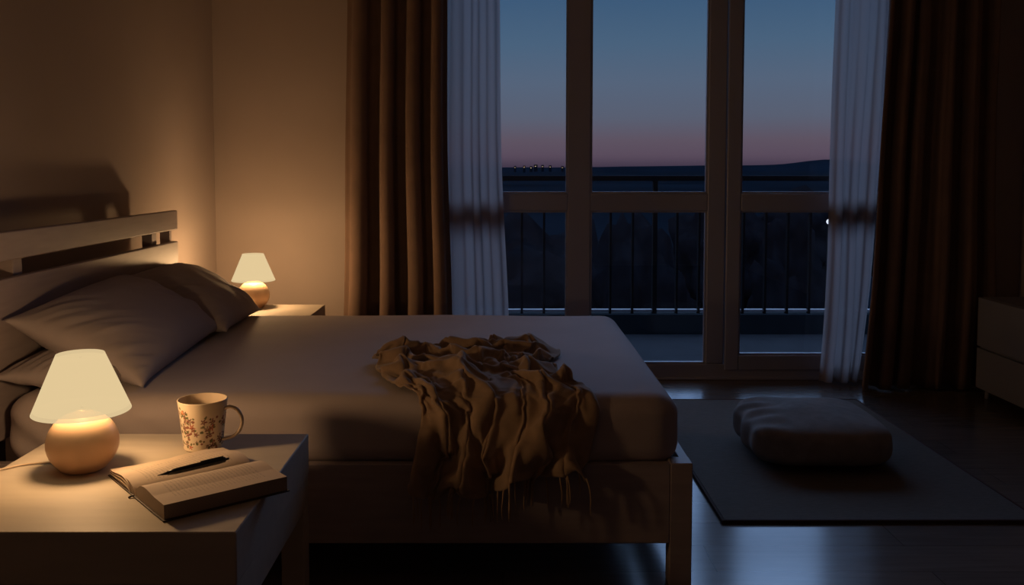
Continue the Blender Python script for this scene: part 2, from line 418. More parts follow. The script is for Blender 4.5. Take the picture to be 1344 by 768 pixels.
# ------------------------------------------------------------------ pillows
def pillow(name, L, W, T, loc, rot, seed, label):
    """L along local y, W along local x; corners pulled out into points, creases toward the corners."""
    bm = bmesh.new(); n = 70
    def f(u, v, s):
        a, b = 2*u-1, 2*v-1
        px = a*(1 - 0.07*(1-b*b)**0.0*(b*b) + 0.0)
        k = 0.085
        x = W/2*a*(1 - k*(1 - b*b*b*b) * abs(a)**3)
        y = L/2*b*(1 - k*(1 - a*a*a*a) * abs(b)**3)
        h = T/2*(max(0, 1-abs(a)**2.4))**0.55*(max(0, 1-abs(b)**2.6))**0.55
        edge = min(1, 4*min(1-abs(a), 1-abs(b)))
        r = 0.008*noise.noise(Vector((a*2.1+seed, b*2.1, s)))
        # creases running in from the corners and edges
        cr = 0.012*noise.noise(Vector(((a+b)*1.0+seed, (a-b)*6, 3+s)))*max(0, min(1, abs(b)*1.5-0.25)) + 0.006*noise.noise(Vector(((a+b)*2+seed, (a-b)*13, 7+s)))*max(0, min(1, abs(b)*1.7-0.5))
        return Vector((x, y, s*(h + (r+cr)*edge)))
    for s in (1, -1):
        V = [[bm.verts.new(f(i/n, j/n, s)) for j in range(n+1)] for i in range(n+1)]
        for i in range(n):
            for j in range(n):
                q = (V[i][j], V[i+1][j], V[i+1][j+1], V[i][j+1])
                bm.faces.new(q if s > 0 else tuple(reversed(q)))
    bmesh.ops.remove_doubles(bm, verts=bm.verts[:], dist=1e-5)
    o = obj(name, bm, M['pillow'], smooth=True, loc=loc, rot=rot)
    tag(o, label, 'pillow')
    return o
R = math.radians
pillow('pillow', 0.74, 0.34, 0.13, (-1.30, 2.94, 0.598), (R(1), R(4), R(1)), 21, 'beige pillow lying flat at the near bed corner, mostly under the front pillow')
pillow('pillow', 0.90, 0.45, 0.20, (-1.278, 3.10, 0.672), (R(2), R(27), R(3)), 4, 'beige front pillow leaning on the headboard, warmly lit by the near lamp')
pillow('pillow', 0.68, 0.45, 0.18, (-1.278, 3.80, 0.672), (R(-2), R(28), R(3)), 9, 'shadowed beige pillow at the far side of the bed behind the front pillow')

# ------------------------------------------------------------------ nightstands
def nightstand(x0, x1, y0, y1, zt, label, front='-y'):
    t = thing('nightstand', label, 'nightstand', ((x0+x1)/2, (y0+y1)/2, 0))
    cx, cy = (x0+x1)/2, (y0+y1)/2; a, b = (x1-x0)/2, (y1-y0)/2
    obj('top', boxes(((-a, -b, zt-0.105), (a, b, zt))), M['nightstand'], t, bevel=0.003)
    obj('carcass', boxes(((-a+0.002, -b+0.002, zt-0.19), (a-0.002, b-0.002, zt-0.1055))), M['nightstand'], t, bevel=0.002)
    for sx in (-1, 1):
        for sy in (-1, 1):
            X = sx*(a-0.032); Y = sy*(b-0.032)
            obj('leg', boxes(((X-0.03, Y-0.03, 0), (X+0.03, Y+0.03, zt-0.1905))), M['nightstand'], t, bevel=0.003)
    d = obj('drawer', boxes(((-0.014 + a, -b+0.05, zt-0.175), (a+0.004, b-0.05, zt-0.035))), M['nightstand'], t, bevel=0.003) if front == '+x' else \
        obj('drawer', boxes(((-a+0.03, -b-0.004, zt-0.180), (a-0.03, -b+0.010, zt-0.115))), M['nightstand'], t, bevel=0.003)
    return t
NZ = 0.5
nightstand(-1.175, -0.515, 1.725, 2.385, NZ, 'pale nightstand in the foreground carrying lamp, mug and open book')
nightstand(-1.53, -0.92, 4.20, 4.70, NZ, 'pale nightstand beyond the bed carrying the far lamp')

# ------------------------------------------------------------------ lamps
LAMP_COL = (1.0, 0.62, 0.32)
def lamp(x, y, z, label, power, cordpts, seed=0):
    t = thing('table_lamp', label, 'lamp', (x, y, z), 0, 'small table lamps')
    prof = [(0.0, 0.0), (0.042, 0.0), (0.050, 0.004)]
    Rb, cz = 0.0795, 0.0640
    for i in range(28):
        a = -0.80 + (PI/2-0.04+0.80)*i/27
        prof.append((Rb*math.cos(a), cz + Rb*0.93*math.sin(a)))
    obj('lamp_base', lathe(prof, 72, closed_top=True), M['ceramic'], t, smooth=True)
    # shade: open truncated cone, a sheet of fabric with rolled rims
    zt, zb, rt, rb = 0.275, 0.137, 0.0525, 0.1080
    pr = [(rb-0.0012, zb), (rb, zb+0.001)]
    for i in range(13):
        k = i/12; pr.append((rb+(rt-rb)*k, zb+0.002+(zt-zb-0.004)*k))
    sh = obj('lamp_shade', lathe(pr, 72), M['shade'], t, smooth=True)
    # added disc dimming the bulb's downward light, and the glowing bulb on it
    obj('added_dimming_disc', lathe([(0.004, 0.1460), (0.1030, 0.1460)], 72), M['shade'], t, smooth=True)
    obj('added_beam_cap', lathe([(0.004, 0.2640), (0.0540, 0.2640)], 48), M['shade'], t, smooth=True)  # cap added under the rim to dim the bulb's upward beam
    bl = [(0.008, 0.150), (0.010, 0.165), (0.020, 0.190)] + [(0.024*math.cos(a), 0.206+0.024*math.sin(a)) for a in [k*PI/20 for k in range(10)]]
    obj('bulb', lathe(bl, 40, closed_top=True), M['bulb'], t, smooth=True)
    if cordpts:
        obj('cord', tube(cordpts, 0.0022, 8), M['cord'], t, smooth=True)
    ld = bpy.data.lights.new('bulb_light', 'POINT'); ld.energy = power; ld.color = LAMP_COL; ld.shadow_soft_size = 0.030
    lo = bpy.data.objects.new('bulb_light', ld); COL.objects.link(lo); lo.parent = t; lo.location = (0, 0, 0.218)
    return t
def smoothpts(P, n=8):
    P = [Vector(p) for p in P]; out = []
    for i in range(len(P)-1):
        p0, p1, p2, p3 = P[max(i-1, 0)], P[i], P[i+1], P[min(i+2, len(P)-1)]
        for k in range(n):
            t = k/n
            out.append(0.5*((2*p1)+(-p0+p2)*t+(2*p0-5*p1+4*p2-p3)*t*t+(-p0+3*p1-3*p2+p3)*t**3))
    out.append(P[-1]); return out
lamp(-0.981, 2.10, NZ, 'round ceramic table lamp glowing on the foreground nightstand beside the mug', 50.0,
     smoothpts([(-0.06, 0.02, 0.006), (-0.10, 0.035, 0.0035), (-0.15, 0.02, 0.0035), (-0.180, -0.01, 0.0035), (-0.203, -0.03, 0.001), (-0.212, -0.035, -0.05), (-0.215, -0.03, -0.2)]))
lamp(-1.262, 4.60, NZ, 'small round table lamp glowing beyond the bed near the corner', 82.0, None)

# ------------------------------------------------------------------ mug
def mug(x, y, z):
    t = thing('mug', 'white mug with a small flower print beside the open book', 'mug', (x, y, z))
    Hm, rt, rb = 0.126, 0.0605, 0.0475
    outer = [(0.0, 0.0), (0.040, 0.0), (0.0455, 0.002)]
    for i in range(30):
        k = i/29; outer.append((rb + (rt-rb)*k**1.1, 0.004 + (Hm-0.007)*k))
    outer += [(rt+0.0006, Hm-0.0012), (rt-0.001, Hm), (rt-0.0028, Hm-0.0008)]
    n = 200
    # the outside wall is dense enough to carry the printed flowers as vertex colour
    o2 = [(0.0, 0.0), (0.040, 0.0), (0.0455, 0.002)]
    for i in range(90):
        k = i/89; o2.append((rb + (rt-rb)*k**1.1, 0.004 + (Hm-0.007)*k))
    o2 += outer[-3:]
    bm = lathe(o2, n)
    body = obj('body', bm, M['mug'], t, smooth=True)
    me = body.data
    ca = me.color_attributes.new('print', 'FLOAT_COLOR', 'POINT')
    rnd = random.Random(12); spots = []
    cream = (0.74, 0.62, 0.47)
    for _ in range(95):
        th = rnd.uniform(-PI, PI); zz = rnd.uniform(0.014, 0.100); s = rnd.uniform(0.0045, 0.0080)
        c = rnd.choice([(0.20, 0.06, 0.05), (0.26, 0.10, 0.09), (0.45, 0.10, 0.06), (0.16, 0.07, 0.07), (0.22, 0.12, 0.10)])
        spots.append(('f', th, zz, s, c))
        for _k in range(3):
            spots.append(('l', th+rnd.uniform(-0.28, 0.28), zz+rnd.uniform(-0.014, 0.014), rnd.uniform(0.0022, 0.0038), rnd.choice([(0.14, 0.14, 0.06), (0.20, 0.16, 0.08), (0.3, 0.12, 0.08)])))
    spots.append(('f', -2.25, 0.102, 0.0055, (0.80, 0.22, 0.08)))
    for i, v in enumerate(me.vertices):
        p = v.co; th = math.atan2(p.y, p.x); c = cream
        rr = math.hypot(p.x, p.y)
        if rr > 0.044 and p.z > 0.006:
            for kind, t0, z0, s, cc in spots:
                dz = p.z - z0
                if abs(dz) > s*1.5: continue
                dt = (th - t0 + PI) % (2*PI) - PI; dx = dt*rr
                if abs(dx) > s*1.5: continue
                d = math.hypot(dx, dz); an = math.atan2(dz, dx)
                lim = s*(0.72+0.42*math.cos(5*an+z0*400)) if kind == 'f' else s
                if d < lim:
                    c = cc
                    if kind == 'f' and d < s*0.22: c = (0.6, 0.38, 0.2)
        ca.data[i].color = (*c, 1)
    inner = [(0.0, 0.006), (0.040, 0.006), (0.0445, 0.012)]
    for i in range(20):
        k = i/19; inner.append((0.0448 + (rt-0.0028-0.0448)*k, 0.014 + (Hm-0.0148)*k))
    obj('inside', lathe(inner, 96), M['mug_in'], t, smooth=True)
    obj('tea', lathe([(0.0, 0.085), (0.0530, 0.085)], 96), M['tea'], t, smooth=True)
    P = smoothpts([(0.054, 0, 0.100), (0.072, 0, 0.108), (0.092, 0, 0.100), (0.103, 0, 0.078), (0.098, 0, 0.052), (0.080, 0, 0.034), (0.051, 0, 0.024)], 8)
    h = obj('handle', tube(P, 0.0043, 14), M['mug_in'], t, smooth=True, rot=(0, 0, R(-8)))
    h.scale = (1, 1.3, 1)
    return t
mug(-0.753, 2.262, NZ)

# ------------------------------------------------------------------ open book and pen
def book():
    # local frame: x across the two pages, y along the spine
    t = thing('open_book', 'thick open book lying on the foreground nightstand under a black pen', 'book', (-0.682, 1.998, NZ), math.atan2(-0.265, 0.220))
    hw, hl = 0.176, 0.134
    obj('cover', boxes(((-hw-0.003, -hl-0.003, 0.0005), (hw+0.003, hl+0.003, 0.0035))), M['cover'], t, bevel=0.001)
    def prof(u, side):
        """page-surface height above the cover, u = distance from the gutter 0..1"""
        if side < 0:
            return 0.0038 + 0.020*(1-math.exp(-u*9))*(1-0.45*u) + 0.006*math.sin(min(1, u*1.3)*PI)
        return 0.0038 + 0.031*(1-math.exp(-u*11))*(1-0.06*u) + 0.004*math.sin(min(1, u*1.6)*PI)
    for side in (-1, 1):
        bm = bmesh.new(); nu, nv = 40, 20
        V = []
        for i in range(nu+1):
            u = i/nu; row = []
            for j in range(nv+1):
                v = j/nv
                w = hw - 0.004
                x = side*(0.001 + w*u)
                y = -hl+0.001 + (2*hl-0.002)*v
                z = prof(u, side) + 0.0045*u*(v > 0.5)*math.sin((v-0.5)*2*PI)*(0.9 if side < 0 else 0.1)
                if side < 0: z += 0.005*math.exp(-((v-0.88)/0.16)**2)*math.exp(-((u-0.35)/0.35)**2)
                row.append(bm.verts.new((x, y, z)))
            V.append(row)
        B = [[bm.verts.new((V[i][j].co.x, V[i][j].co.y, 0.0036)) for j in (0, nv)] for i in range(nu+1)]
        for i in range(nu):
            for j in range(nv):
                q = (V[i][j], V[i+1][j], V[i+1][j+1], V[i][j+1])
                bm.faces.new(q if side > 0 else tuple(reversed(q)))
        top = len(bm.faces)
        for i in range(nu):
            bm.faces.new((B[i][0], B[i+1][0], V[i+1][0], V[i][0])).material_index = 1
            bm.faces.new((B[i+1][1], B[i][1], V[i][nv], V[i+1][nv])).material_index = 1
        E = [bm.verts.new((V[nu][j].co.x, V[nu][j].co.y, 0.0036)) for j in range(nv+1)]
        for j in range(nv): bm.faces.new((E[j], E[j+1], V[nu][j+1], V[nu][j])).material_index = 1
        o = obj('pages', bm, [M['page'], M['pageside']], t, smooth=False)
    # a few loose leaves lifting at the left page's near edge
    for k in range(3):
        def fn(u, v, k=k):
            return (-(0.03+(hw-0.036)*u), -hl-0.002+0.11*v, prof(u, -1)*(0.35+0.2*k) + 0.0015 + 0.004*(1-v)*(k+1)*0.5)
        obj('loose_leaf', grid(16, 5, fn), M['page'], t, smooth=True)
    obj('ribbon', tube([(-0.002, -hl-0.001, 0.005), (-0.003, -hl-0.008, 0.004), (-0.005, -hl-0.012, 0.001)], 0.0022, 6), M['cover'], t)
    return t
book()
def build_pen(p0, p1):
    p0, p1 = Vector(p0), Vector(p1); L = (p1-p0).length
    t = thing('pen', 'black ballpoint pen lying across the open book pages', 'pen', p0)
    t.rotation_mode = 'QUATERNION'; t.rotation_quaternion = (p1-p0).to_track_quat('Z', 'Y')
    obj('barrel', lathe([(0.0, 0.022), (0.0046, 0.022), (0.0066, 0.040), (0.0072, 0.075), (0.0073, L-0.02), (0.0064, L-0.006), (0.004, L-0.003), (0.0, L-0.003)], 24), M['pen'], t, smooth=True)
    obj('tip', lathe([(0.0005, 0.0), (0.0011, 0.003), (0.0014, 0.007), (0.0038, 0.0215), (0.0, 0.0215)], 20), M['dark'], t, smooth=True)
    obj('clip', boxes(((-0.0014, 0.0073, L-0.06), (0.0014, 0.0092, L-0.008)), ((-0.0014, 0.005, L-0.012), (0.0014, 0.0075, L-0.008))), M['dark'], t, bevel=0.0004)
    obj('button', tube([(0, 0, L-0.0035), (0, 0, L+0.004)], 0.0028, 12), M['dark'], t, smooth=True)
    return t
build_pen((-0.752, 1.953, NZ+0.034), (-0.627, 2.043, NZ+0.042))

# ------------------------------------------------------------------ throw blanket draped over the bed edge
THROW_ROWS, THROW_COLS = 78, 92
# millimetres: x, y and z of the first point of each row, then steps to the next point
THROW_MM = [-384,3156,582,10,8,3,5,4,-9,-3,1,-12,-16,-1,10,2,-19,2,3,-20,0,-15,-7,1,-9,-8,0,5,-10,1,2,0,-14,-3,-18,-4,-8,-2,19,4,-20,-6,-5,-12,9,4,-9,5,-1,-9,2,-11,-5,10,0,-16,-14,-10,19,-4,
-7,16,-6,-4,-9,-9,3,-8,-1,3,-7,13,7,-18,6,13,-17,-7,13,-13,-8,-1,-7,12,-3,2,8,-4,-5,12,13,-13,-7,-11,3,-19,-4,-14,-13,0,-15,2,0,-8,-4,2,-12,3,4,-18,-1,6,-21,0,12,-17,-2,11,-14,0,
4,-7,7,5,-9,0,-9,5,13,-6,-18,11,4,10,-19,2,-13,-12,3,-13,0,7,-11,-1,6,-14,2,7,-18,-1,8,-18,0,6,-13,7,4,-9,-8,8,-8,0,4,-13,4,3,-16,4,13,-8,-9,9,-11,0,5,-1,12,6,-5,-7,
8,-8,2,9,-2,-10,6,-8,9,4,-12,-2,4,-10,-2,8,-6,0,2,-5,-9,7,-8,-4,2,0,-9,9,4,-4,-5,-5,-5,5,-4,-6,1,-5,-9,-3,-6,-7,-2,-5,-7,3,-14,-42,3,-8,-8,-3,-7,-9,-3,-9,-7,-2,-7,-10,
-1,-6,-9,-1,-6,-10,-1,-6,-10,-2,-7,-8,-1,-8,-8,-2,-1,-13,-4,-3,-10,1,-11,-6,1,1,-12,-13,2,-2,-6,1,-12,8,4,-8,9,0,-6,-383,3155,580,5,8,5,9,6,-5,-3,-1,-16,-18,0,7,0,-20,2,7,-19,-1,
-12,-10,4,-11,-6,-3,8,-7,5,3,-5,-13,-4,-18,-1,-9,-3,19,5,-19,-6,-7,-7,11,0,-10,4,5,-9,2,-10,-10,8,1,-8,-19,-10,19,0,-6,12,-12,-3,-7,-9,3,-6,7,-1,-15,1,10,-18,6,15,-15,7,14,-11,-9,
-1,-5,12,-3,4,9,-4,-5,13,1,-5,-19,2,-6,-21,-1,-19,-6,0,-15,-1,-1,-8,6,4,-12,0,4,-17,-6,5,-19,9,14,-14,-8,8,-12,7,8,-7,-3,-4,-2,11,-4,-7,15,-1,-21,-1,5,9,-19,-3,-18,-2,6,-12,-2,
7,-10,-1,8,-14,-2,8,-18,-6,8,-16,6,5,-15,-6,2,-8,9,0,-8,8,12,-9,-2,3,-15,5,12,-2,-12,8,-12,2,9,-8,2,4,-8,-5,6,-1,-10,9,-7,6,3,-9,-8,5,-12,-1,5,-4,8,8,-4,-5,-1,-10,-1,
7,-5,-8,-3,-8,-2,2,0,-8,-4,-4,-7,7,-1,-2,0,-4,-7,2,-4,-8,-3,0,-11,-8,-17,-43,4,-8,-8,-3,-4,-10,0,-6,-10,-1,-7,-9,-1,-7,-10,-1,-7,-9,-1,-6,-10,-2,-7,-8,-3,-9,-7,1,-7,-10,-8,0,-11,
2,-10,-8,4,-3,-10,-9,6,-4,-10,3,-8,5,1,-12,10,0,-6,-377,3153,579,-4,8,1,10,2,0,-4,0,-16,-16,2,1,-3,-18,3,2,-17,3,-5,-12,-4,-3,-9,0,7,3,7,1,-15,-1,0,-20,-2,-8,-4,20,4,-18,-6,
-7,-7,10,-4,-2,9,-2,-11,2,5,-16,-4,0,7,-20,-9,19,-1,-5,1,-16,-3,-10,4,4,-8,-5,0,-17,5,9,-6,17,18,-14,-3,12,-14,0,-1,-3,12,-3,5,8,-1,-14,5,1,-5,-20,2,-6,-21,0,-18,-4,-3,-11,8,
3,-9,-1,4,-13,-3,5,-18,-6,3,-14,18,8,-19,0,15,-4,-4,4,-8,4,-4,-4,10,-1,-16,10,1,-19,-10,3,6,-20,-2,-16,-3,5,-10,-6,8,-10,0,8,-15,0,8,-19,-3,6,-18,2,4,-13,7,1,-7,9,-1,-6,10,
3,-14,3,12,-10,-4,8,-9,-11,9,1,-13,3,-9,-3,7,-5,-2,13,-4,1,5,-12,1,-3,-11,3,8,-10,-3,7,-2,8,4,-6,-3,1,-7,-5,1,-8,-7,-8,-5,-2,3,-3,-8,-5,-3,-6,8,-2,-6,4,-5,-7,1,-5,-7,
0,5,-8,-11,-22,-44,-2,-5,-11,-3,-2,-10,0,-7,-10,-1,-6,-9,-1,-6,-10,0,-7,-10,-1,-6,-9,-3,-7,-9,-1,-7,-9,-1,-10,-6,-5,-4,-10,-1,-6,-9,3,-4,-9,-6,2,-9,-7,2,-6,5,0,-10,6,4,-10,-377,3155,590,
5,-1,-9,6,-2,-8,-14,5,2,-5,-2,-16,4,-13,13,-1,-15,-10,-4,-14,-1,-2,-9,1,6,-1,9,1,-13,10,-1,-20,0,-7,-4,19,2,-19,-2,-7,3,12,-1,-8,5,0,-13,-1,9,-7,-15,-12,17,-7,2,11,-19,-6,-13,-7,
-4,-10,7,-1,-10,5,9,-12,-9,10,2,19,12,-16,10,14,-9,-4,-2,1,11,-1,-8,8,1,-15,-7,2,-3,-20,2,-8,-21,-3,-16,8,0,-9,-8,3,-10,0,4,-14,-1,5,-20,2,3,-11,19,0,-17,10,14,0,-4,5,-9,2,
-2,-9,9,3,-19,-1,0,-11,-18,1,-7,-19,-2,-15,5,4,-10,-6,11,-5,-7,8,-16,0,7,-19,5,-1,-16,11,0,-13,6,-5,-4,11,7,-7,6,3,-9,-11,14,-9,-1,2,-8,-14,10,-9,0,6,-3,-10,5,-7,1,10,-6,1,
5,-13,2,-4,-13,1,9,-3,-5,4,-3,12,3,-8,-5,4,-7,-5,0,-7,-7,-12,-5,-3,2,-3,-10,-3,-1,-10,7,-4,-6,2,-5,-5,2,-5,-5,5,0,-9,-6,-18,-44,-7,-8,-7,-3,-4,-11,0,-5,-10,-1,-7,-10,-2,-6,-9,
-1,-6,-9,-3,-5,-10,-2,-7,-9,-3,-7,-8,-2,-9,-8,0,-7,-9,0,-8,-8,-1,-3,-10,-3,0,-11,-2,3,-10,-3,1,-11,4,4,-10,-365,3166,590,8,-7,-2,-5,9,-6,-2,-8,-15,-12,-15,4,0,-17,-7,2,-10,14,-1,-13,-3,
2,-9,-3,3,-9,-8,2,-12,12,0,-1,20,-5,-21,1,-4,2,17,1,-12,3,-1,-6,8,-1,-14,-3,-2,15,-11,0,9,-19,-11,-13,-9,-3,-14,-7,4,-6,-7,2,-1,14,11,-9,-14,10,-1,19,9,-6,18,12,-11,1,-2,-3,9,
2,-11,-2,0,-15,-10,0,-11,-19,2,-5,-20,-3,-15,7,1,-5,-9,4,-8,5,4,-16,1,4,-20,3,2,-14,17,-6,-4,17,2,-12,1,5,-9,1,13,-8,0,4,-17,-10,-1,-9,-19,-2,-12,-14,-5,-11,-5,7,-9,0,12,-8,-1,
5,-17,5,5,-19,6,2,-17,7,-13,-5,8,2,-5,11,9,-6,-4,1,-10,-11,14,-9,0,2,-8,-13,9,-8,1,5,-7,-5,4,-8,0,7,-8,-3,4,-11,5,2,-12,1,9,-1,-6,-3,-4,10,3,-8,-4,4,-5,-5,0,-5,-8,
-8,-5,-3,0,-4,-9,1,1,-11,6,-4,-7,2,-5,-6,1,-7,-9,-2,-7,-8,6,-18,-38,-3,-4,-10,-7,-9,-6,-2,-6,-9,-2,-7,-9,-1,-7,-9,-1,-7,-9,-1,-6,-9,0,-6,-10,0,-7,-9,1,-6,-10,1,-3,-10,1,-4,-11,
-1,-3,-12,-2,-1,-11,-4,7,-9,-2,0,-11,2,-9,-7,-351,3174,578,9,-4,1,-3,-10,-6,-10,-10,9,-1,-6,-19,-2,-17,10,-2,-12,-10,-2,-13,-1,6,-9,2,6,-10,3,1,-3,18,-3,-19,7,-8,1,19,1,-13,9,0,-8,8,
-1,-9,4,0,-6,-14,-2,19,-8,-9,-13,-13,-4,-7,-16,-6,8,-10,6,-10,2,-3,-13,-6,19,-6,3,10,-4,19,8,-9,17,6,0,12,3,-9,0,1,-12,-5,0,-14,-14,-2,-7,-20,-7,-18,-3,0,-4,-14,7,-8,-1,3,-11,3,
6,-15,7,-12,-13,14,1,-14,17,4,-11,15,5,-5,-8,4,-8,2,11,-9,-10,5,-17,-8,1,-15,-16,-11,-16,-5,1,-4,-14,5,-8,6,3,-14,-1,4,-17,4,6,-20,5,5,-12,10,-13,-1,6,5,-5,9,12,-9,-5,1,-9,-12,
13,-8,0,-1,-8,-15,12,-8,2,4,-8,-2,2,-9,3,7,-8,-2,2,-10,4,6,-10,-1,11,-1,-5,-8,-3,7,2,-8,-7,5,-6,-7,-1,-6,-7,-8,-3,-2,4,-7,-7,3,0,-10,8,-2,-9,1,-5,-8,0,-5,-9,4,-11,-5,
3,-21,-36,-4,-7,-9,-2,-3,-11,-1,-4,-10,-2,-6,-10,0,-8,-8,-3,-2,-11,1,-7,-9,-1,-4,-11,1,-7,-9,-1,-4,-11,-6,2,-10,4,-4,-9,0,-2,-11,-4,-1,-11,6,-3,-9,-1,-4,-11,-1,-4,-11,-354,3159,592,7,-6,-3,
10,11,0,0,-11,-12,-2,-16,-12,-8,-18,-3,0,-14,9,0,-10,-3,2,2,9,1,-11,7,10,-16,0,-7,-4,20,-7,-7,17,-2,-10,12,3,-8,3,-3,-2,-10,5,-10,-14,-18,3,-11,-12,11,-15,-2,-8,-15,4,-4,-10,2,-12,0,
1,-4,17,21,-6,0,13,-13,12,6,-7,17,5,3,12,2,-9,-3,-5,-8,-11,7,-17,-11,-2,-13,-16,-10,-19,-2,1,-3,-14,1,-4,8,8,-11,-1,-3,-14,11,-12,-13,13,8,-13,13,5,-13,12,3,-2,-9,4,-10,3,2,-10,-15,
9,-17,-9,-1,-15,-17,-3,-16,0,-1,-4,-13,7,-9,5,-1,-15,4,3,-16,5,1,-20,2,8,-8,11,-11,-3,6,6,-5,6,10,-8,-9,3,-9,-12,13,-7,1,1,-10,-13,9,-8,-1,6,-6,0,3,-9,5,8,-9,-2,3,-12,4,
5,-9,0,6,-3,-10,1,-2,10,-1,-5,-10,3,-6,-8,-9,-4,-5,-1,-6,-7,7,-5,-5,10,-4,-6,6,-4,-8,3,-6,-9,3,-5,-7,2,-5,-9,3,-33,-32,-2,-4,-10,-2,-4,-11,0,-4,-11,-1,-4,-11,0,-2,-11,-2,0,-11,
-2,1,-12,2,-8,-8,-3,-2,-11,-4,0,-11,-4,0,-10,-7,1,-10,6,-3,-9,0,-2,-11,-3,-1,-11,4,-5,-10,-3,-2,-11,-347,3161,607,4,-11,-1,4,-2,-15,11,-4,-12,0,-15,-13,-11,-16,5,-1,-16,-8,5,-6,7,2,5,9,
0,-15,2,9,-13,12,-7,-10,17,-10,-7,16,-1,-5,13,5,-5,-6,-4,-1,-10,-3,-6,-17,-18,7,-4,-7,2,-19,0,-9,-13,4,-4,-6,0,-12,1,1,-1,20,21,-7,-1,15,-13,9,2,-3,18,8,-1,8,-3,-8,-7,-4,-10,-12,
-1,-17,-11,1,-13,-16,-7,-18,-1,4,-5,-12,1,-4,7,6,-10,7,-10,-12,11,-5,-15,14,6,-11,12,6,-11,2,2,-2,-9,3,-14,2,4,-8,-15,4,-19,-7,-1,-14,-17,2,-14,-1,0,-4,-8,6,-11,8,3,-16,0,-1,-16,11,
1,-17,0,6,-8,9,-8,-2,3,5,-7,4,4,-11,-7,3,-12,-12,19,-2,-1,4,-11,-5,6,-7,-8,6,-8,-2,6,-5,9,6,-10,3,5,-11,3,7,-9,-2,5,-2,-10,0,-9,0,-2,2,-8,-5,-10,-5,3,-5,-10,5,-10,3,
7,-9,-2,3,-9,-6,-1,-7,-9,1,-6,-9,3,-6,-8,4,-6,-7,18,-6,-47,-1,-3,-10,-5,-1,-11,-5,1,-10,3,-5,-10,6,-6,-8,-1,-2,-11,-1,-3,-12,-4,1,-10,-4,-1,-11,-5,1,-10,-4,-1,-11,-3,-2,-11,-6,3,-9,
5,-3,-9,0,-2,-11,-2,-3,-12,-5,-2,-10,-340,3164,602,-5,-9,-3,11,-9,2,3,-8,-14,7,-13,-14,-11,-15,3,0,-6,-14,0,-7,11,5,-7,2,-1,-6,13,1,-15,10,-2,-8,19,-11,-6,13,6,-7,8,3,-5,-5,-3,-4,-12,
-8,-1,-17,-16,7,-3,-4,-3,-19,-2,-11,-10,6,-2,-7,-6,-6,6,8,-4,17,18,-9,3,14,-10,8,1,-2,14,12,-4,4,-2,-10,-6,-3,-12,-12,-10,-13,-13,-1,-13,-16,-2,-17,-1,7,-7,-9,3,-4,7,6,-12,9,-16,-8,13,
-3,-15,17,7,-13,11,8,-10,-4,2,-2,-9,3,-13,0,3,-10,-16,1,-19,-9,3,-14,-14,1,-14,1,-1,-3,-8,4,-8,13,3,-20,-1,3,-16,7,1,-17,2,4,-8,11,-9,-2,5,9,-5,-6,-2,-14,-7,7,-6,-12,15,-11,-3,
11,-9,2,6,-3,-11,7,-7,-1,2,-10,0,5,-11,3,10,-5,5,-6,-8,-7,1,-9,-6,7,-7,-5,3,-10,-3,5,-7,6,4,-10,-7,6,-5,-8,4,-1,-11,3,-9,-7,3,-9,-5,3,-10,2,5,-2,-9,4,-8,-6,14,12,-55,
-5,0,-11,-5,1,-10,-5,0,-10,1,-5,-11,3,-6,-10,8,-5,-6,-3,-1,-12,-4,-1,-11,-4,-1,-10,-4,-1,-11,-3,-2,-11,-10,5,-6,-4,1,-10,-3,0,-12,-3,-2,-11,-2,-3,-11,9,-8,-2,-341,3165,598,-2,-11,-2,14,-6,5,
0,-15,-12,8,-12,-14,-12,-15,3,1,-2,-16,-2,-2,12,6,-9,3,-2,-6,14,-6,-17,8,-2,-6,20,-6,-8,16,11,-7,4,4,-6,-6,-3,-5,-13,-9,0,-20,-22,12,-1,2,-9,-18,-3,-9,-9,7,-2,-7,-4,-8,7,5,3,17,
20,-15,0,12,-8,9,-2,-1,16,12,-4,3,-2,-12,-11,-2,-13,-13,-8,-13,-13,-6,-14,-14,1,-14,-1,7,-6,-5,3,-6,12,5,-13,9,-13,-9,13,-1,-15,11,7,-12,12,5,-11,0,4,-2,-12,4,-15,0,4,-9,-17,1,-19,-11,
1,-13,-13,1,-14,1,-1,-4,-7,5,-5,15,-3,-20,2,10,-18,1,0,-16,6,-4,-4,13,-1,-9,6,6,-10,-4,6,-2,-17,10,-8,-12,13,-11,-2,12,-10,-1,-3,-12,4,8,-6,0,9,-6,-3,8,-7,-5,6,-9,-7,-2,-9,5,
4,-5,-9,8,-6,-4,5,-10,-4,1,-11,6,4,-9,-9,9,-6,-7,3,-8,-7,3,-8,-6,-1,-11,-3,7,-5,-5,0,-10,-5,8,0,-7,0,3,-67,5,4,-10,-2,6,-9,-8,-5,-7,6,10,-4,-3,5,-9,-8,-2,-10,-6,-2,-10,
-3,-1,-11,-4,-2,-11,-1,-1,-12,0,-5,-11,1,-3,-11,-3,-5,-10,-2,5,-9,-2,-4,-10,-2,-3,-11,-7,-3,-9,-341,3166,596,-2,-12,-4,17,-5,7,1,-16,-10,7,-13,-14,-12,-15,3,1,-5,-17,-1,2,12,6,-10,3,-5,-1,17,
-7,-18,11,-2,-6,19,-6,-8,14,9,-7,4,6,-4,-8,-2,-7,-18,-11,0,-18,-22,11,-3,2,-6,-18,0,-11,-4,5,-3,-10,-1,-12,10,8,5,16,19,-13,2,13,-11,8,-3,0,12,8,-3,4,-8,-10,-10,-2,-13,-14,-2,-15,-14,
-2,-16,-11,-5,-12,-4,10,-5,-1,1,-4,14,4,-12,10,-11,-11,14,3,-18,7,3,-14,5,8,-6,8,1,-8,-5,5,-9,-13,8,-17,-10,-4,-11,-19,5,-19,-1,-1,-8,-10,5,-9,-2,-5,-12,6,7,-9,15,-4,-18,6,3,-15,8,
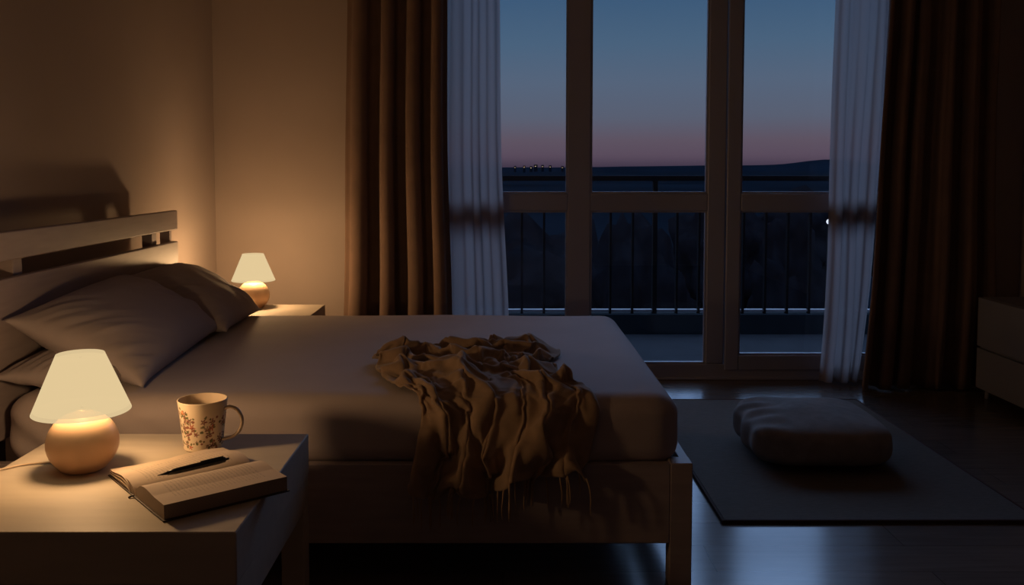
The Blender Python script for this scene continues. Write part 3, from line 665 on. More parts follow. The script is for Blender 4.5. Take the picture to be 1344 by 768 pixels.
5,-8,10,4,-9,-4,7,-10,-4,7,3,-15,2,-20,1,13,-12,-2,5,-14,-2,7,-11,0,0,-10,1,10,-6,-3,10,-6,-4,7,-8,-5,4,-11,-7,-4,-9,-5,10,-3,1,7,-9,-5,0,-12,-6,-5,-10,-6,9,-7,-6,6,-8,-6,
7,-7,-5,8,-5,-4,-1,-11,-3,7,-4,-5,3,-2,-11,-4,5,-77,1,6,-10,-3,6,-10,5,11,-1,-1,-1,-9,5,9,-9,-8,3,-8,-5,-7,-6,-4,0,-11,-8,-7,-8,-1,-3,-11,0,-3,-10,4,0,-12,-2,-5,-10,-10,-2,-7,
-2,-4,-11,-1,-2,-11,-2,3,-10,-336,3166,598,-3,-10,-4,13,-6,2,1,-15,-11,8,-12,-16,-11,-15,5,1,-10,-13,-3,0,8,6,-10,3,-1,3,21,-7,-18,11,-2,-6,19,-5,-7,13,7,-7,5,2,-3,-12,-4,-4,-15,-10,0,-18,
-18,8,-6,5,-10,-14,-7,-5,-9,3,-6,-8,4,-17,7,10,9,17,18,-9,9,14,-12,5,-2,-1,11,6,-8,1,-11,-6,-10,-5,-13,-13,-2,-15,-16,3,-17,-11,1,-11,6,8,-2,-4,0,-3,14,0,-11,13,-5,-16,14,5,-20,4,
0,-16,-3,6,-6,5,6,-9,5,6,-3,-16,-1,-12,-17,7,-19,-10,2,-16,-8,2,-13,3,-7,-4,7,4,-14,3,7,-16,-6,2,-10,17,3,-12,12,4,-12,-4,5,-10,-4,6,-10,-6,3,-10,-13,8,-14,7,10,-11,11,6,-15,0,
4,-12,1,2,-10,-1,3,-11,-2,3,-9,-7,4,-9,-7,3,-8,-5,4,-9,-4,4,-6,-5,4,-8,-6,5,-10,-3,5,-8,-5,6,-6,-5,7,-6,-8,9,-6,-3,10,-6,-5,3,-5,-12,6,4,-4,-9,1,-6,3,-6,-88,0,3,-9,
-2,9,-8,7,11,1,-2,1,-12,-1,6,-10,-11,-2,-1,3,1,-10,-9,-5,-5,-2,-1,-12,-2,-2,-11,-3,0,-10,3,-6,-11,-7,-7,-8,-7,-3,-9,-7,2,-10,-2,-1,-10,1,-2,-11,-333,3164,599,-6,-6,0,14,-4,-4,1,-16,-13,
9,-17,-10,-15,-10,-3,6,-6,-8,-1,-10,5,-3,-11,5,5,-1,21,-3,-11,14,-8,0,19,0,-9,12,8,-8,1,0,-1,-12,-6,-2,-16,-18,-6,-7,-8,13,-17,0,-10,-15,0,-7,-8,5,-8,-3,1,-17,1,8,0,21,21,2,3,
10,-6,14,3,-10,7,4,-8,-4,-11,-4,-11,-7,-12,-14,1,-16,-15,2,-17,7,5,-10,-8,5,0,8,5,-10,7,0,-12,13,-3,-16,13,-3,-18,-9,5,-16,3,7,-5,5,4,-11,0,-2,-16,-4,12,-4,-18,-3,-21,4,9,-13,-10,
-4,-10,7,5,-4,-9,-1,-13,-7,11,-12,11,4,-15,12,-1,-17,3,0,-6,-12,9,-7,0,2,-9,-9,12,-12,3,8,-16,3,3,-18,3,9,-12,4,0,-12,-4,3,-11,-1,4,-10,2,7,-8,5,1,-10,-5,3,-9,-6,2,-9,-4,
4,-6,-6,5,-3,-9,3,-9,-2,2,-3,-10,6,-5,-4,9,-4,-5,7,-5,-11,7,-7,-6,6,-8,-3,-4,11,-8,-1,-17,-2,3,2,-94,-2,-1,-11,0,11,-5,6,10,5,-2,1,-14,-9,4,-6,-14,0,-1,10,-2,-9,-8,-5,-8,
-5,0,-11,2,1,-10,-2,-1,-11,-2,-6,-9,-10,-5,-8,-7,-2,-8,-6,1,-10,-2,-1,-12,0,-3,-12,-329,3159,593,-3,1,11,9,-10,0,7,-12,-16,-2,-10,-20,-11,-15,-9,4,-5,12,2,-9,5,3,-9,-8,3,-11,14,-5,1,23,
-3,-3,21,-3,-16,2,7,-8,2,-2,-11,-6,-5,-3,-16,-13,16,-6,-7,7,-20,1,-14,-12,0,-9,-7,0,-4,9,6,-11,-10,-1,-16,11,22,1,4,14,-3,12,2,-9,7,-6,-5,-7,-2,-14,8,0,-8,-18,3,-11,-17,2,-14,11,
5,-10,-9,-2,-10,-3,-4,-10,4,1,-12,12,12,-6,17,0,-21,2,1,-11,-11,0,-11,0,5,-10,0,9,-11,9,5,-18,-8,-1,-15,-14,11,-11,11,-2,-13,0,-4,-10,-2,8,-6,-11,3,-16,-7,5,-15,12,4,-15,9,1,0,-14,
4,-10,-5,7,-10,3,3,-14,-8,5,-17,3,6,-18,3,11,-7,4,3,-12,3,4,-4,10,4,-10,-2,6,-10,-3,2,-10,0,2,-11,-3,1,-6,-6,4,-5,-7,4,-6,-6,-2,-6,-9,-2,-4,-13,9,-5,-1,3,-6,-6,9,-1,-9,
9,-6,-5,3,-7,-1,-9,6,-3,6,-2,-12,3,-3,-89,-1,-10,-14,-1,10,-6,7,8,9,-3,0,-14,-11,3,-2,-12,8,-1,4,-5,-10,-8,-5,-8,-4,-2,-10,6,-1,-11,-2,-1,-11,-3,-5,-10,-9,1,-7,-6,-1,-10,-7,1,-10,
-2,0,-12,-1,-5,-10,-331,3172,600,9,-4,3,5,-10,-9,2,-10,-16,-9,-10,-17,8,-18,2,4,-10,12,-1,-7,-8,-5,-1,12,11,-11,7,-7,2,19,-7,-19,6,7,-9,12,1,-10,-5,4,-11,-2,-13,10,-5,-7,-4,-19,-4,13,-17,
0,-13,-13,2,-10,7,-1,-9,-3,0,-14,7,-1,-18,-11,13,-7,17,18,0,1,9,-4,8,-4,-6,7,-3,-13,-6,-10,-15,-8,16,-2,-15,-3,-19,0,1,-12,9,-3,-9,-4,7,-5,-8,-6,-16,3,15,-2,15,7,-12,15,-2,-17,-3,
1,-11,-3,6,-3,-7,7,-13,4,-2,-12,-16,4,-20,-9,-5,-19,4,4,-13,1,7,-8,4,6,-7,10,1,-17,-5,9,-13,-9,5,-9,14,-2,-12,-8,4,-6,-7,5,-7,-8,5,-14,3,3,-17,-4,6,-17,4,9,-8,4,4,-10,9,
-9,-5,0,2,-10,0,3,-11,1,11,-3,-5,-2,-11,-2,5,-6,-4,-3,-7,-6,10,-3,-5,-1,-7,-9,-1,-6,-11,8,-5,-3,1,-11,-4,7,2,-8,9,-8,-4,4,-6,-1,-7,7,-1,0,-2,-13,4,0,-92,4,-7,-12,-6,7,-8,
13,2,6,-5,1,-10,-14,5,-1,-7,11,0,2,-3,-12,-8,-5,-8,-4,-2,-10,1,-6,-10,-2,0,-11,-3,-5,-10,-5,6,-8,-1,-1,-10,-4,0,-12,0,-1,-11,-5,-1,-11,-318,3184,595,-6,-6,-6,-3,-11,-9,6,-8,-15,8,-17,9,
6,-18,7,-4,0,-17,4,-5,10,6,-9,4,-3,-3,16,1,-20,-2,-1,-4,22,7,-17,1,1,-9,8,-6,3,-8,-9,6,-12,0,-13,-15,-4,12,-18,0,-17,-8,1,-13,1,-1,-2,10,2,-14,-4,-1,-19,-7,-1,-22,5,12,-4,15,
13,-3,-1,-2,-6,8,-1,-9,10,-7,-15,-10,17,0,-15,2,-14,-13,-1,-14,4,-1,-9,4,-1,-10,5,3,-9,-14,-1,-14,15,19,1,9,3,-14,11,0,-13,1,2,-8,-6,10,-2,-9,-2,-18,-8,-3,-21,2,1,-15,-13,2,-10,12,
8,-7,-2,-5,-9,-7,11,-10,6,5,-17,6,9,-15,0,-3,-14,-3,3,-2,-11,0,-12,0,7,-10,-6,2,-16,3,3,-16,7,15,-9,-2,-6,-13,2,-10,-3,2,3,-9,0,0,-11,3,9,-6,-3,6,-5,-3,-2,-8,-5,0,-7,-7,
7,-4,-4,0,-5,-8,4,-5,-9,11,-5,-3,0,-14,-2,2,-3,-9,8,-6,-2,10,-6,-2,-8,5,-3,1,-3,-16,-1,1,-84,4,-1,-12,-7,6,-9,8,6,3,-4,-4,-10,-5,8,2,-4,10,-6,-3,2,-11,-4,-6,-10,-4,1,-10,
-5,-4,-8,-1,0,-11,-1,-4,-10,-3,2,-10,2,-2,-12,0,-4,-10,-1,-5,-11,-4,-4,-10,-314,3178,576,2,-11,1,3,-5,10,6,0,-17,-1,-12,18,-5,-11,-17,12,-11,6,7,-9,1,3,-1,10,-9,-6,-13,5,-9,18,3,-10,19,
2,-15,12,0,-7,-10,-2,-4,-9,-8,7,-9,3,-17,-9,-4,9,-20,-1,-20,0,-1,-13,6,0,-7,-7,3,-8,11,1,-16,-10,-1,-22,-2,1,-19,6,3,-8,12,9,-2,3,3,-6,10,-9,-15,0,7,-6,-19,16,-1,-13,-5,-10,13,
3,-11,-1,1,-10,-1,-2,-14,-4,-7,-17,-9,12,-6,17,18,1,7,1,-11,9,-1,-9,3,-9,-6,-6,3,-17,-6,8,-8,-17,-5,-19,5,3,-12,-11,1,-12,-2,8,-6,3,2,-14,-5,0,-16,8,15,-9,1,-1,-14,-1,1,-10,4,
2,-4,-11,7,-13,-1,1,-15,4,5,-15,5,10,-14,1,-1,-14,-2,-15,0,-2,3,-10,-2,-4,-6,8,8,-10,-3,11,-1,-3,2,-9,-4,-3,-7,-9,6,-6,-3,0,-7,-4,7,-4,-9,9,-4,-1,2,-13,-1,4,-5,-9,2,-7,-4,
13,-5,-2,-4,3,-11,1,3,-7,4,-4,-87,-1,-6,-13,-4,12,-3,-7,9,4,3,2,-11,1,9,-5,0,0,-12,-3,-4,-10,-3,0,-10,-4,-3,-10,-5,-4,-10,1,7,-8,0,-6,-9,-4,-5,-10,-5,-8,-8,-7,-7,-6,-1,-5,-11,
7,5,-7,-302,3178,590,5,-8,-7,3,-2,9,-10,-9,-5,15,-15,-4,-7,-1,-20,13,-7,9,8,-10,5,-3,-8,-3,-5,-11,-6,2,-13,12,-13,-8,16,11,5,17,6,-11,-8,-9,4,-3,5,-5,-10,4,-18,-3,-4,3,-23,-3,-18,11,
0,-13,-10,0,-9,4,-1,-9,-7,5,-13,11,-8,-19,6,8,-19,-6,1,-16,1,0,-11,5,1,-6,8,0,-8,14,8,-3,-19,10,13,-13,2,-19,0,1,-13,-1,1,-9,-3,-3,-11,-5,-2,-18,-2,-4,-18,9,19,1,7,8,-6,11,
-8,-7,1,-1,-2,11,2,-15,-7,8,-6,-18,-6,-21,4,-1,-16,-7,6,-7,-10,4,-9,-3,5,-11,2,-2,-15,-1,4,-17,4,13,-9,4,-1,-12,3,-2,-8,-5,6,-8,-2,0,-13,4,3,-15,4,11,-13,1,2,-17,0,-11,-5,-6,
2,-8,-3,-8,-5,3,5,-9,-2,12,-2,-3,7,-7,-2,-3,-7,-7,7,-5,-4,2,-8,-3,2,-8,-3,9,0,-1,2,-7,-7,7,-6,-6,4,-6,-7,8,-4,-5,3,-5,-11,-2,-2,-8,0,-5,-79,-3,-5,-11,2,13,1,4,10,-5,
2,7,-7,0,1,-12,-8,-6,-8,-4,-5,-9,-2,-2,-11,-1,-1,-12,2,5,-10,-10,-5,-2,-6,-6,-7,-6,-6,-9,-1,-7,-8,3,-5,-10,3,10,-4,8,1,-8,-294,3172,579,10,-2,9,2,-11,2,-11,-7,4,7,7,-16,3,-11,-18,
0,-21,2,6,-11,6,8,-6,2,-3,-10,4,-11,-13,-7,0,-7,20,0,18,12,7,-8,15,1,0,-11,3,-10,-2,6,-11,-10,-2,-2,-22,-10,-19,-4,6,-16,5,0,-11,1,-4,-9,2,3,-11,-11,-8,-18,7,8,-12,16,-1,-19,3,
1,-13,2,6,-7,1,-1,-5,13,4,-13,-13,11,14,-12,1,-11,-17,-2,-15,-1,3,-9,-2,2,-10,1,-4,-15,6,-5,-19,-6,6,-13,15,18,1,4,-4,-1,12,-3,-4,9,-1,-13,-1,7,-5,-18,-1,-21,-7,-5,-18,3,5,-9,-11,
5,-6,-7,2,-11,8,-2,-14,-1,6,-13,-7,5,-16,1,10,-9,7,-3,-11,-2,6,-6,-2,2,-13,3,-1,-12,7,4,-16,2,7,-15,2,-10,-9,-4,3,-9,-7,-6,-6,-1,0,-8,-4,10,-3,-3,11,-4,-2,-2,-7,-7,6,-5,-5,
2,-6,-6,5,-6,7,4,1,-9,1,-5,-10,5,-6,-6,6,-5,-7,10,-3,-3,0,-4,-10,3,-4,-8,2,-26,-67,6,5,-9,3,7,-11,0,5,-10,-10,1,-3,1,0,-12,4,0,-10,3,9,-7,-1,-5,-11,-2,-5,-9,-10,-5,0,
-6,-6,-8,-6,-6,-7,-7,-7,-7,8,4,-7,4,-1,-11,-2,11,4,8,5,-7,-285,3179,582,5,-15,0,-4,-10,-2,1,-4,11,-1,-2,-14,11,6,-16,-6,-19,9,6,-16,-9,1,-12,-1,6,-6,5,-7,-13,-2,-1,-11,16,0,18,13,
1,5,18,5,-9,-4,2,-9,0,3,-4,-13,3,-11,-17,-8,-16,-11,-3,-19,-4,-3,-14,2,4,-8,5,0,-12,5,-2,-13,-13,-2,-17,13,8,-9,17,1,-15,1,-1,-9,7,6,-6,6,0,-16,-3,11,8,-16,4,1,-19,-3,-17,-3,
3,-12,-5,1,-7,5,-4,-12,-3,-2,-18,0,-4,-19,5,15,-6,11,5,2,13,-3,-2,11,-3,-11,4,7,-4,-15,3,-15,-13,-6,-20,3,0,-16,-7,7,-5,-9,4,-11,0,-1,-9,6,2,-14,-2,6,-13,-9,7,-13,3,-1,-11,0,
5,-9,-2,2,-11,0,2,-13,6,4,-10,12,0,-14,4,-2,-16,-2,-1,-9,-5,1,-8,-6,2,-5,-9,1,-5,-8,11,0,-2,3,-9,-6,9,-6,0,2,-4,-7,7,-5,4,5,-9,-2,2,-4,-9,5,6,-6,2,1,-11,-1,-2,-11,
-1,-5,-9,-1,-4,-8,18,-22,-54,-6,7,-8,1,5,-10,5,5,-9,5,-4,-10,6,-4,-9,4,-6,-9,-2,-7,-9,-3,-7,-8,-9,-6,-4,-4,-5,-9,-9,-7,-5,-7,-6,-6,5,7,-7,0,-9,-8,3,11,1,4,6,-10,5,1,-10,
-275,3182,579,-5,-13,10,0,-13,-8,1,-1,9,-2,-11,-8,11,12,-14,-3,-19,-6,1,-17,6,4,-8,-9,5,-9,0,-3,-13,0,-2,-14,12,-1,9,20,1,16,13,1,-11,10,5,-6,-6,3,-3,-11,3,-12,-13,-5,-13,-16,-5,-20,-1,
-2,-16,-6,1,-11,3,2,-5,9,0,-14,-7,-6,-19,-4,5,-13,17,7,-9,13,-4,-10,8,6,-6,4,0,-13,2,6,-8,-16,10,11,-15,-1,-13,-14,1,-14,-1,2,-11,3,-8,-7,4,4,-14,-4,-4,-20,-4,0,-16,11,12,-1,14,
-3,1,12,3,-7,6,-3,-9,-6,13,-6,-12,-4,-18,-8,-5,-19,2,7,-8,-11,4,-10,-8,2,-11,4,-2,-10,10,8,-11,-9,6,-14,-6,1,-14,0,4,-11,-1,5,-8,0,2,-12,2,2,-13,6,5,-11,10,0,-16,2,-2,-10,-10,
-6,-2,-7,4,-5,-6,6,-6,-6,5,-4,-9,8,-7,-2,9,-7,-2,6,-5,7,8,-4,-3,6,-6,-5,4,-7,-5,4,-8,-5,0,-2,-11,0,-1,-11,1,0,-10,-1,-7,-7,3,7,-51,9,-3,-7,4,-6,-9,-4,-9,-7,6,-2,-9,
1,-8,-9,0,-7,-9,-2,-6,-9,-1,-6,-9,-4,-6,-9,-6,-6,-8,-10,-6,-3,3,5,-9,5,6,-8,-2,4,-9,3,4,-10,6,7,8,-11,-4,-1,-278,3184,569,1,-10,17,1,-14,-4,-3,0,13,-2,-15,-3,9,7,-16,5,-9,-15,
-4,-16,11,7,-12,-10,6,-9,-2,0,-12,-1,-5,-15,3,-1,0,22,-1,19,11,2,-4,18,1,-13,-1,5,-4,-9,-2,-9,-11,4,-8,-18,-5,-18,-11,-2,-18,-2,-2,-14,2,3,-2,10,1,-13,-2,-2,-16,-8,-6,-20,5,9,-11,15,
-1,-9,12,7,-4,8,2,-10,3,-2,-15,-6,11,8,-14,7,-2,-19,-8,-16,0,4,-13,-1,-7,-6,4,1,-12,1,2,-16,-5,1,-21,-5,2,-10,17,3,2,15,4,1,12,2,-10,-5,-2,-11,-8,12,-6,-13,-6,-21,0,-1,-19,-4,
8,-6,-12,4,-11,0,0,-7,11,5,-13,-3,4,-15,-3,6,-12,-10,4,-13,0,6,-9,2,1,-8,8,5,-10,-7,1,-15,0,4,-14,5,1,-13,-4,-9,5,-7,5,-7,-6,7,-6,-5,6,-8,4,9,-7,-2,9,-5,-3,1,0,-12,
6,-5,-6,5,-6,-6,4,-7,-5,7,-7,-3,9,-7,0,1,-5,-10,1,-4,-9,-1,-4,-9,-13,-11,-42,6,-4,-9,10,-2,-5,3,-6,-10,1,-6,-10,-8,-8,-4,-4,-5,-9,-1,-7,-10,-1,-6,-10,-1,-6,-10,0,-5,-10,-1,4,-11,
-1,0,-11,-2,3,-11,-1,6,-11,10,6,-5,-8,9,3,-6,11,2,-286,3186,562,4,-13,15,11,-10,4,-4,-3,14,-1,-13,1,5,-3,-15,6,8,-17,0,-18,7,-1,-19,-2,7,-9,-5,-3,-10,-1,6,-13,-4,-4,-9,17,-1,18,11,
2,7,20,1,-16,6,4,-6,-7,-1,-9,-6,3,-5,-16,-1,-12,-18,-4,-20,-5,-1,-17,0,1,-5,12,4,-9,-2,-3,-15,-2,-5,-18,-8,-3,-18,11,5,-11,15,6,-5,12,0,-9,1,2,-10,7,6,-6,-14,12,9,-14,-2,-11,-16,
-3,-14,7,-5,-9,2,5,-10,0,0,-13,0,0,-16,-12,4,-19,9,1,-4,19,3,6,15,2,-9,3,0,-11,-5,1,-14,-10,11,-6,-16,-6,-20,7,1,-16,-7,7,-10,-2,7,-8,0,1,-8,-11,8,-14,-2,6,-14,7,7,-13,-5,
4,-10,7,6,-8,-4,6,-10,2,3,-10,-9,2,-14,-2,-7,-3,13,2,-12,-8,2,-10,-3,8,0,-6,7,-7,-2,6,-3,-8,9,-6,-5,2,-11,1,7,-4,-7,3,-9,-4,4,6,-5,3,0,-9,0,-5,-11,1,-5,-9,4,-4,-8,
1,-7,-8,3,-9,-4,-5,-27,-35,-3,-9,-5,2,-6,-9,2,-5,-11,2,-5,-11,0,2,-11,-2,-9,-6,-1,-5,-11,0,-3,-11,-1,-2,-11,-2,0,-11,0,3,-11,-1,4,-11,-2,10,-7,-4,9,-2,0,4,-10,-7,-2,10,-282,3195,560,
2,-20,9,5,-19,7,-1,0,14,2,-6,-1,7,-9,-1,3,12,-13,2,-14,-14,0,-17,13,0,-17,-6,0,-10,-2,8,-6,-4,1,-13,6,-5,5,18,4,18,11,0,-9,16,1,-9,-9,3,-10,-3,-2,-11,-7,5,-2,-19,-3,-17,-12,
-2,-20,-2,-5,-12,6,1,-10,0,5,-8,-2,-2,-16,2,-6,-20,-4,3,-14,15,5,-6,15,2,-9,6,3,-9,1,-1,-12,5,11,8,-12,8,-5,-18,-4,-13,-14,-4,-9,11,3,-9,0,2,-11,1,0,-10,-12,4,-20,1,3,-13,17,
1,4,17,3,-9,9,1,-10,2,4,-5,-12,2,-18,-2,8,-15,-17,-4,-19,8,8,-6,-12,5,-8,-6,3,-11,4,3,-14,5,14,-8,-6,4,-16,4,8,-12,-6,7,-10,-2,6,-9,-2,5,-11,-1,-9,-3,10,4,-9,-10,0,-12,-8,
4,-11,5,5,-9,-2,7,3,-8,4,-9,0,5,-9,-1,4,-10,-4,5,-7,-6,5,-5,-7,4,3,-7,3,2,-8,1,-1,-12,-1,-8,-7,5,-1,-8,1,-9,-5,-3,-12,-1,-3,-29,-37,1,-3,-14,0,-4,-9,-1,-2,-12,4,-5,-10,
-1,-3,-11,-7,-1,-8,-4,-5,-10,2,-4,-11,-1,-2,-10,3,-4,-11,-5,5,-10,-7,2,-9,6,9,-7,-3,10,-3,-4,7,-9,-10,-8,1,-279,3203,565,6,-20,-1,4,-21,8,-1,-4,16,-1,-8,-4,4,0,9,2,-7,-13,9,7,-16,
-4,-22,-1,5,-17,9,-2,-12,-7,5,-8,3,5,-9,0,-6,-10,12,3,20,9,2,4,20,-1,-15,-1,2,-4,-10,2,-12,0,-4,-9,-10,8,-8,-16,-14,-17,-2,6,-18,0,-4,-11,-7,4,-8,-4,3,-11,4,-5,-17,5,1,-20,-2,
4,-8,18,3,-11,12,4,-7,6,2,-10,3,-4,-11,-9,17,9,-5,-8,-13,-14,6,-12,-13,0,-6,12,4,-7,-6,-2,-12,1,7,-10,-11,4,-19,9,2,1,20,2,-13,11,3,-8,9,5,-7,-5,4,-6,-13,6,-21,1,1,-17,-14,
3,-19,5,3,-12,-8,8,-7,-5,4,-11,6,2,-12,9,15,-6,-5,7,-15,-4,7,-12,-2,5,-10,0,-4,-8,6,0,-12,3,4,-7,-10,3,-8,-10,3,-6,-12,4,-8,6,3,-7,-7,3,1,-9,3,-9,-2,5,-11,5,4,-7,-8,
5,-5,-6,2,-7,-5,4,5,-8,-7,0,-4,5,-10,-8,-1,-3,-10,5,-6,-5,-2,-2,-8,-1,-34,-36,-1,0,-14,3,-6,-10,-1,-2,-11,-2,-2,-11,-5,-3,-10,-6,0,-9,-3,-5,-9,1,-5,-11,-1,-2,-10,4,-4,-8,-5,5,-10,
-7,-1,-7,7,6,-8,-5,12,-4,-3,9,-9,-11,-6,-3,-272,3211,568,6,-18,0,4,-21,1,-1,-6,18,0,-14,-3,4,-1,9,0,-12,-4,4,12,-11,2,-10,-18,3,-21,4,-2,-15,8,2,-11,3,6,-8,1,-3,-11,-6,5,5,17,
2,18,12,-1,-14,13,-4,-11,-7,4,1,-10,0,-8,-8,-1,-17,1,0,-7,-19,-5,-18,-8,2,-16,-1,0,-10,6,2,-8,5,2,-14,-5,1,-19,-2,2,-19,8,4,-8,17,3,-12,8,5,-6,6,0,-11,-2,-3,-11,-11,16,9,-9,
-10,-17,1,10,-9,-12,-1,-7,10,1,-10,0,5,-11,-6,10,-8,-14,4,-4,21,2,-8,19,2,-12,11,5,-3,-10,7,-7,-4,6,-16,-9,4,-19,-9,1,-21,-4,3,-18,-1,5,-12,1,5,-10,5,2,-9,9,3,-14,8,11,-11,-7,
1,-15,-1,5,-12,-2,6,-6,-6,1,-7,7,4,0,-12,2,-6,-11,-2,-13,-3,4,-1,-10,1,-8,-8,7,-6,-2,0,-8,0,-3,-10,-3,7,-6,-6,5,-6,-5,4,-7,-5,0,-4,-7,-7,7,1,-1,-10,-8,4,-5,-9,1,-4,-11,
2,1,-10,-2,-32,-38,-1,1,-9,5,-9,-8,-1,-2,-12,-3,-1,-11,-6,-4,-8,-9,-3,-10,-3,-6,-10,0,-4,-9,-1,-2,-11,4,-4,-9,-5,5,-9,-7,1,-9,10,7,-5,-8,7,-5,-3,12,-6,-9,-6,-4,-261,3206,562,4,-4,15,
-4,-15,-13,6,-12,17,0,-16,9,5,-10,6,3,-9,-4,3,-2,-13,-3,17,-9,1,-21,4,4,-20,3,2,-14,-4,-7,-7,-6,7,-9,-1,9,-8,11,1,18,10,-11,-14,11,6,-12,12,-1,-5,-12,7,0,-7,-1,-6,-12,0,-19,3,
0,-5,-20,-5,-17,9,1,-15,0,3,-10,-2,1,-8,-7,3,-15,0,2,-17,9,3,-20,4,5,-9,16,4,-12,7,3,-9,2,-1,-3,-11,1,-16,5,9,1,-18,-6,-14,13,11,-6,-12,0,-11,1,2,-6,8,8,-9,-9,3,-18,-9,
8,1,21,4,-6,19,-4,-12,7,3,-10,-2,9,-10,-6,11,-12,-11,5,-18,-10,-3,-19,4,0,-16,1,8,-9,-1,4,-9,6,3,-12,6,3,-16,2,5,-14,-5,5,-6,-12,0,-11,4,8,-6,1,-2,-8,-7,2,-3,-11,2,-2,-12,
-4,-12,-2,-3,-7,-7,5,-6,-5,9,-6,-2,-3,-7,-7,7,-7,-5,5,-5,-6,3,-8,-5,1,-5,-10,-11,3,4,-5,-5,-8,3,-5,-9,1,-5,-10,3,1,-11,2,-36,-37,-6,5,-11,10,-5,-8,-4,-3,-10,-4,-3,-10,-6,-3,-9,
-5,-8,-8,-3,-7,-11,-1,-5,-10,0,-2,-11,2,-2,-10,-1,3,-10,-8,1,-12,3,8,-2,-4,8,-6,2,11,-6,-10,-6,-1,-259,3222,566,6,-12,-3,8,-16,-2,3,-19,8,3,-11,16,-11,-12,-5,2,4,10,4,-9,4,5,-6,-13,
5,5,-17,-10,-19,-1,6,-17,-3,3,-10,9,7,-6,-5,6,-5,9,-3,-12,12,1,7,19,-2,-18,-8,-4,-15,5,1,-3,-11,9,5,4,3,1,-14,-5,-19,1,3,-8,-18,0,-19,-1,1,-14,-1,3,-8,5,4,-10,-4,3,-14,7,
1,-20,-3,1,-19,9,2,-17,8,3,8,10,4,-9,6,5,-12,2,5,-16,-6,1,-12,-17,-3,-11,17,11,-4,-11,1,-11,1,0,-9,7,9,-10,-10,-3,-20,-2,13,3,17,-3,-11,15,1,-6,11,4,-11,0,5,-12,-8,14,-9,-10,
6,-17,-11,-2,-18,-3,0,-10,9,2,-10,4,5,-10,2,3,-13,-1,0,-11,-10,8,-12,-4,-5,-10,-4,9,-6,2,2,-10,-4,-5,-10,-3,2,1,-13,1,-5,-11,-3,-11,-1,-2,-7,-6,6,-5,-6,-1,-6,-9,9,-5,-4,5,-4,-7,
5,-8,-4,2,-5,-9,-10,2,1,-8,-4,-7,3,-4,-7,1,-5,-11,1,-1,-12,10,-41,-31,-12,3,-9,4,-2,-9,-3,-3,-11,-4,-3,-11,-1,-7,-8,-1,-7,-10,-1,-6,-10,0,-5,-10,0,-3,-11,0,-4,-12,-3,1,-10,-3,3,-11,
-5,6,-11,3,10,-5,0,10,-5,-11,2,-5,-242,3215,563,3,1,10,8,-11,-7,-5,-14,13,0,-18,-10,1,-11,14,3,-12,6,4,2,9,5,-11,-5,2,-7,-16,-8,9,-16,-2,-17,10,8,-12,-6,-5,-6,9,4,-5,9,6,-12,-5,
10,-2,16,0,-20,6,-4,-18,4,-9,-11,-2,0,-5,-10,8,0,-7,12,5,-9,-4,-19,5,6,-3,-20,0,-18,2,2,-13,3,4,-7,-5,4,-11,5,2,-17,-1,1,-20,8,1,-20,4,2,-4,17,2,3,11,6,-7,-6,5,-11,-6,
4,-17,-8,-1,-21,3,-3,-12,15,10,-6,-10,-3,-4,9,6,-11,-5,3,-16,-7,-7,-20,4,16,4,13,-2,-6,16,1,-11,7,7,-5,-10,-2,-15,0,5,-16,-10,12,-12,-9,1,-15,-6,-1,-9,8,2,-11,2,2,-10,-3,2,-13,-1,
2,-7,-13,-3,-12,-7,7,-8,3,3,-9,0,1,-12,1,-2,-6,-9,-2,-3,-11,4,-5,-10,-4,-11,-1,2,-6,-7,-1,-2,-11,4,-5,-6,3,-7,-6,9,-2,-5,6,-5,-6,-8,-6,-3,-6,1,-6,3,-5,-7,0,-3,-11,4,-2,-13,
7,-38,-31,-8,-8,-4,-3,-6,-9,-2,-3,-11,2,1,-11,-2,-9,-7,2,-4,-11,1,-2,-12,0,-1,-11,0,-2,-12,-1,-1,-11,-1,-2,-12,-3,2,-11,-3,8,-7,1,0,-11,-5,6,-8,-7,6,-7,-225,3217,561,3,-2,8,-4,-1,13,
4,-13,-11,4,-20,-5,-4,-19,3,6,-7,13,-9,7,2,1,-3,9,9,-12,-2,2,6,-18,-1,-17,-12,4,-11,14,-1,-14,-6,3,2,11,-3,-7,-9,-1,-15,4,-2,-19,6,3,-19,3,3,-18,6,1,-6,11,4,-7,-5,9,0,-8,
11,4,-12,-5,-20,3,10,3,-18,0,-17,0,2,-11,5,4,-9,-3,3,-12,3,2,-18,7,-1,-21,-1,3,-9,17,0,6,15,5,-10,1,6,-6,-6,4,-14,-5,1,-20,-4,-3,-20,5,-1,-13,13,-1,-12,-5,-4,-5,8,5,-11,-5,
3,-10,-16,-4,-17,12,16,3,13,0,-6,15,1,-11,-1,6,-9,-9,-5,-15,3,3,-15,-11,13,-11,-8,2,-13,-6,-2,-10,7,2,-8,-7,-3,-12,-2,11,-9,-2,-2,-12,-8,-1,-10,-7,1,-10,1,4,-8,4,2,-9,-7,0,-4,-10,
2,-6,-9,-3,-10,-4,1,-8,-6,1,-4,-10,3,2,-9,-1,-6,-8,3,-5,-7,3,-8,-4,4,-10,-4,-5,8,-6,6,-3,-7,3,-6,-9,2,-7,-10,-8,-23,-37,6,-10,-5,2,-7,-8,0,-6,-9,2,-6,-10,-3,-2,-11,-7,6,-8,
-4,-1,-11,-1,0,-11,0,-2,-12,1,-1,-11,1,-1,-12,7,-4,-8,0,0,-12,-3,9,-6,-4,4,-10,-3,0,-11,-216,3231,564,0,-2,11,4,-10,0,5,-14,3,1,-19,0,-2,-15,-13,-13,0,13,4,3,13,2,-3,9,-4,-10,4,
